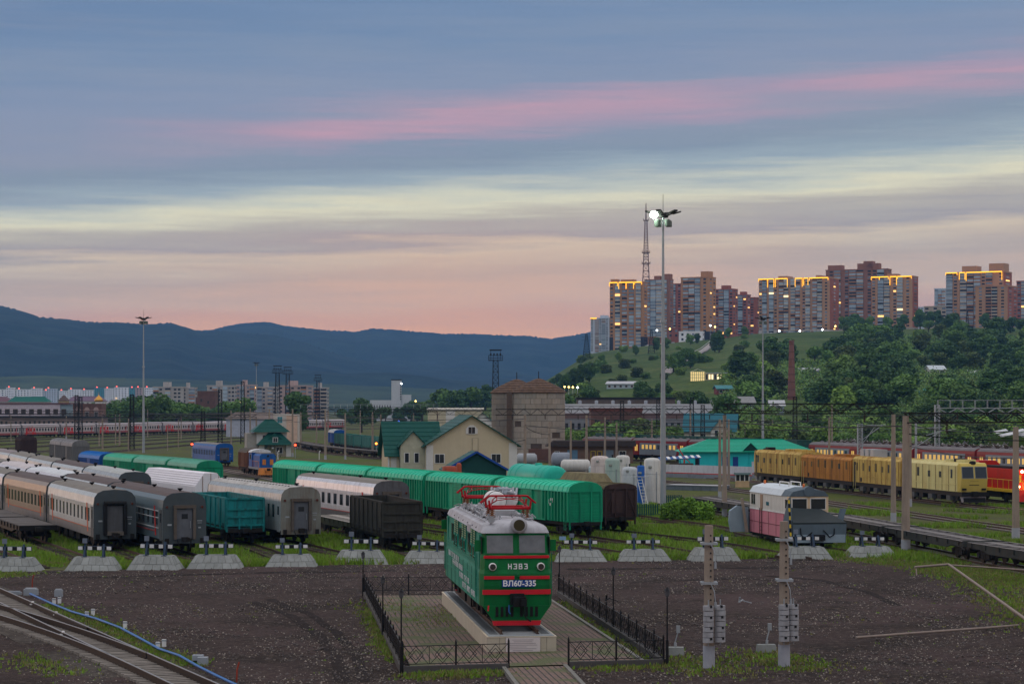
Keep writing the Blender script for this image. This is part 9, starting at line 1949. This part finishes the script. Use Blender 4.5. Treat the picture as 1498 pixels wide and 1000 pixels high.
# undergrowth filling the wood
def undergrowth():
 rng = np.random.default_rng(31); V = []; n = 0; P = []
 while n < 9000:
  px = rng.uniform(1060,1570); D = 590 + 1130 * rng.random() ** 1.3; X = gx(px,D); zz = hill_z(X,D); y = HY - (zz - H) * F / D
  if (px < 1110 and y < 550) or (1134 < px < 1182 and 640 < D < 905) or (px < 1240 and y < 524 + (1240 - px) * .12) or y < 496: continue
  P.append((X,D,zz)); n += 1
 P = np.repeat(np.array(P),26,0); m = len(P); s = (.2 + .22 * rng.random(m))[:,None] * (.4 + P[:,1:2] / 1300); C = P + rng.normal(0,1.3,(m,3)) * np.array([1,1,.8]) + np.array([0,0,1.2])
 nn = rng.normal(size=(m,3)) + np.array([0,-.6,.8]); nn /= np.linalg.norm(nn,axis=1)[:,None]; a = np.cross(nn,rng.normal(size=(m,3))); a /= np.linalg.norm(a,axis=1)[:,None]; b = np.cross(nn,a)
 V = np.stack([C - a * s - b * s * .5,C + a * s * .3 - b * s,C + a * s + b * s * .4,C - a * s * .2 + b * s],1).reshape(-1,3)
 me = np_mesh('undergrowth',V,np.arange(4 * m).reshape(-1,4),[LEAF[0],LEAF[1],LEAF[2],LEAF[3]],np.repeat(rng.integers(0,4,m // 26),26)); tag(place('undergrowth',me),'low undergrowth covering the ground of the hillside wood','undergrowth',kind='stuff')
undergrowth()
# ------------------------------------------------------------------ grass
GR = [M('grass_green',(.155,.265,.024),.8,0,.4,.12,spec=.2),M('grass_dry',(.20,.19,.065),.85,0,.3,.2,spec=.2)]
SEG = np.array([[(a.x,a.y,b.x,b.y)] for k in LINE for a,b in zip(LINE[k][:-1],LINE[k][1:]) if a.y < 300]).reshape(-1,4)
def tdist(x,y):
 out = np.full(len(x),1e9)
 for ax,ay,bx,by in SEG:
  dx,dy = bx - ax,by - ay; l2 = dx*dx + dy*dy; t = np.clip(((x - ax) * dx + (y - ay) * dy) / l2,0,1); out = np.minimum(out,(x - ax - t * dx) ** 2 + (y - ay - t * dy) ** 2)
 return np.sqrt(out)
def grass(name,x,y,hgt,label,seed,dry=.12,z=0.0):
 rng = np.random.default_rng(seed); n = len(x); nb = 4; X = np.repeat(x,nb) + rng.normal(0,.07,n * nb); Y = np.repeat(y,nb) + rng.normal(0,.07,n * nb); hh = np.repeat(hgt,nb) * (.6 + .7 * rng.random(n * nb)); a = rng.random(n * nb) * 6.28; w = .035 + .03 * rng.random(n * nb); lx = rng.normal(0,.35,n * nb) * hh; ly = rng.normal(0,.35,n * nb) * hh
 V = np.empty((n * nb,3,3)); V[:,0] = np.stack([X - np.cos(a) * w,Y - np.sin(a) * w,np.full(n * nb,z - .03)],-1); V[:,1] = np.stack([X + np.cos(a) * w,Y + np.sin(a) * w,np.full(n * nb,z - .03)],-1); V[:,2] = np.stack([X + lx,Y + ly,z + hh],-1)
 mi = (np.repeat(rng.random(n) < dry,nb)).astype(int); me = np_mesh(name,V.reshape(-1,3),np.arange(3 * n * nb).reshape(-1,3),GR,mi); return tag(place(name,me),label,'grass',kind='stuff')
rng = np.random.default_rng(8); N = 95000
y = 150 + 100 * rng.random(N) ** 1.3; x = (rng.random(N) - .5) * y * .46
e = 158.2 + x * np.where(x < 0,.27,.19) - np.where(x > 24,(x - 24) * 1.35,0) + .3; d = tdist(x,y); lo = np.array([mnoise.noise(Vector((a * .12,b * .12,0))) for a,b in zip(x,y)])
keep = (y > e) & (d > .25) & (lo > -.35) & ~((x > 30 + (200 - y) * .17) & (y > 175) & (lo < .15)); x,y,d,lo = x[keep],y[keep],d[keep],lo[keep]
grass('yard_grass',x,y,np.where(d < 1.1,.11,.20 + .26 * np.clip(lo + .3,0,1)) * (1 + .3 * rng.random(len(x))),'green grass growing between the sidings',1)
def strip(pts,w,n,seed):
 r = np.random.default_rng(seed); P = np.array([at(a,b) for a,b in pts]); seg = r.integers(0,len(P) - 1,n); f = r.random(n); c = P[seg] * (1 - f)[:,None] + P[seg + 1] * f[:,None]; return c[:,0] + r.normal(0,w,n),c[:,1] + r.normal(0,w * 1.6,n)
xs,ys = [],[]
for pts,w,n_ in (([(540,895),(560,930),(580,965)],.3,1500),([(600,990),(660,986),(735,986)],.45,420),([(850,978),(910,976),(960,974)],.45,420),([(975,968),(1035,975),(1060,985)],1.1,420),([(1105,955),(1150,968),(1185,980)],.9,460),([(60,887),(110,902),(160,922),(215,950),(280,975)],.45,1500),([(20,960),(70,975),(95,990)],.7,220),([(660,890),(690,920),(712,950)],.12,350),([(560,885),(600,893),(640,900),(620,910),(650,925)],1.1,1700),([(822,880),(880,925),(940,965)],.22,420),([(0,840),(30,842)],.6,350),([(1250,818),(1330,825),(1400,838),(1480,880),(1520,920)],1.1,3200),([(1400,830),(1450,842),(1520,862)],1.5,3000),([(900,812),(1000,812),(1100,812),(1230,810)],.5,1600),([(20,826),(130,826),(300,823),(520,817),(640,815)],.5,1600)):
 a,b = strip(pts,w,n_,int(w * 100 + n_)); xs.append(a); ys.append(b)
x = np.concatenate(xs); y = np.concatenate(ys); grass('tuft_grass',x,y,.07 + .11 * np.random.default_rng(4).random(len(x)),'grass tufts along the fence, hose and gravel edge',2,.5,.03)
# weeds scattered on the gravel
P = gravel_region(np.random.default_rng(77),700); grass('gravel_weeds',P[:,0],P[:,1],np.full(len(P),.07),'small weeds scattered over the gravel',5,.6,.04)
# ================================================================== AIR
mb = MB(); mb.box(-9000,9000,-280,9600,-30,420)
hz_ = mb.build('haze',None); hm = bpy.data.materials.new('haze_air'); hm.use_nodes = True; hn_ = hm.node_tree.nodes; hn_.clear(); pv = hn_.new('ShaderNodeVolumePrincipled'); pv.inputs['Color'].default_value = (.20,.48,.95,1); pv.inputs['Density'].default_value = 6.5e-5; pv.inputs['Anisotropy'].default_value = .0; ho = hn_.new('ShaderNodeOutputMaterial'); hm.node_tree.links.new(pv.outputs[0],ho.inputs['Volume']); hz_.data.materials.append(hm); hz_['kind'] = 'stuff'; hz_['label'] = 'thin blue evening haze over the valley'; hz_['category'] = 'haze'
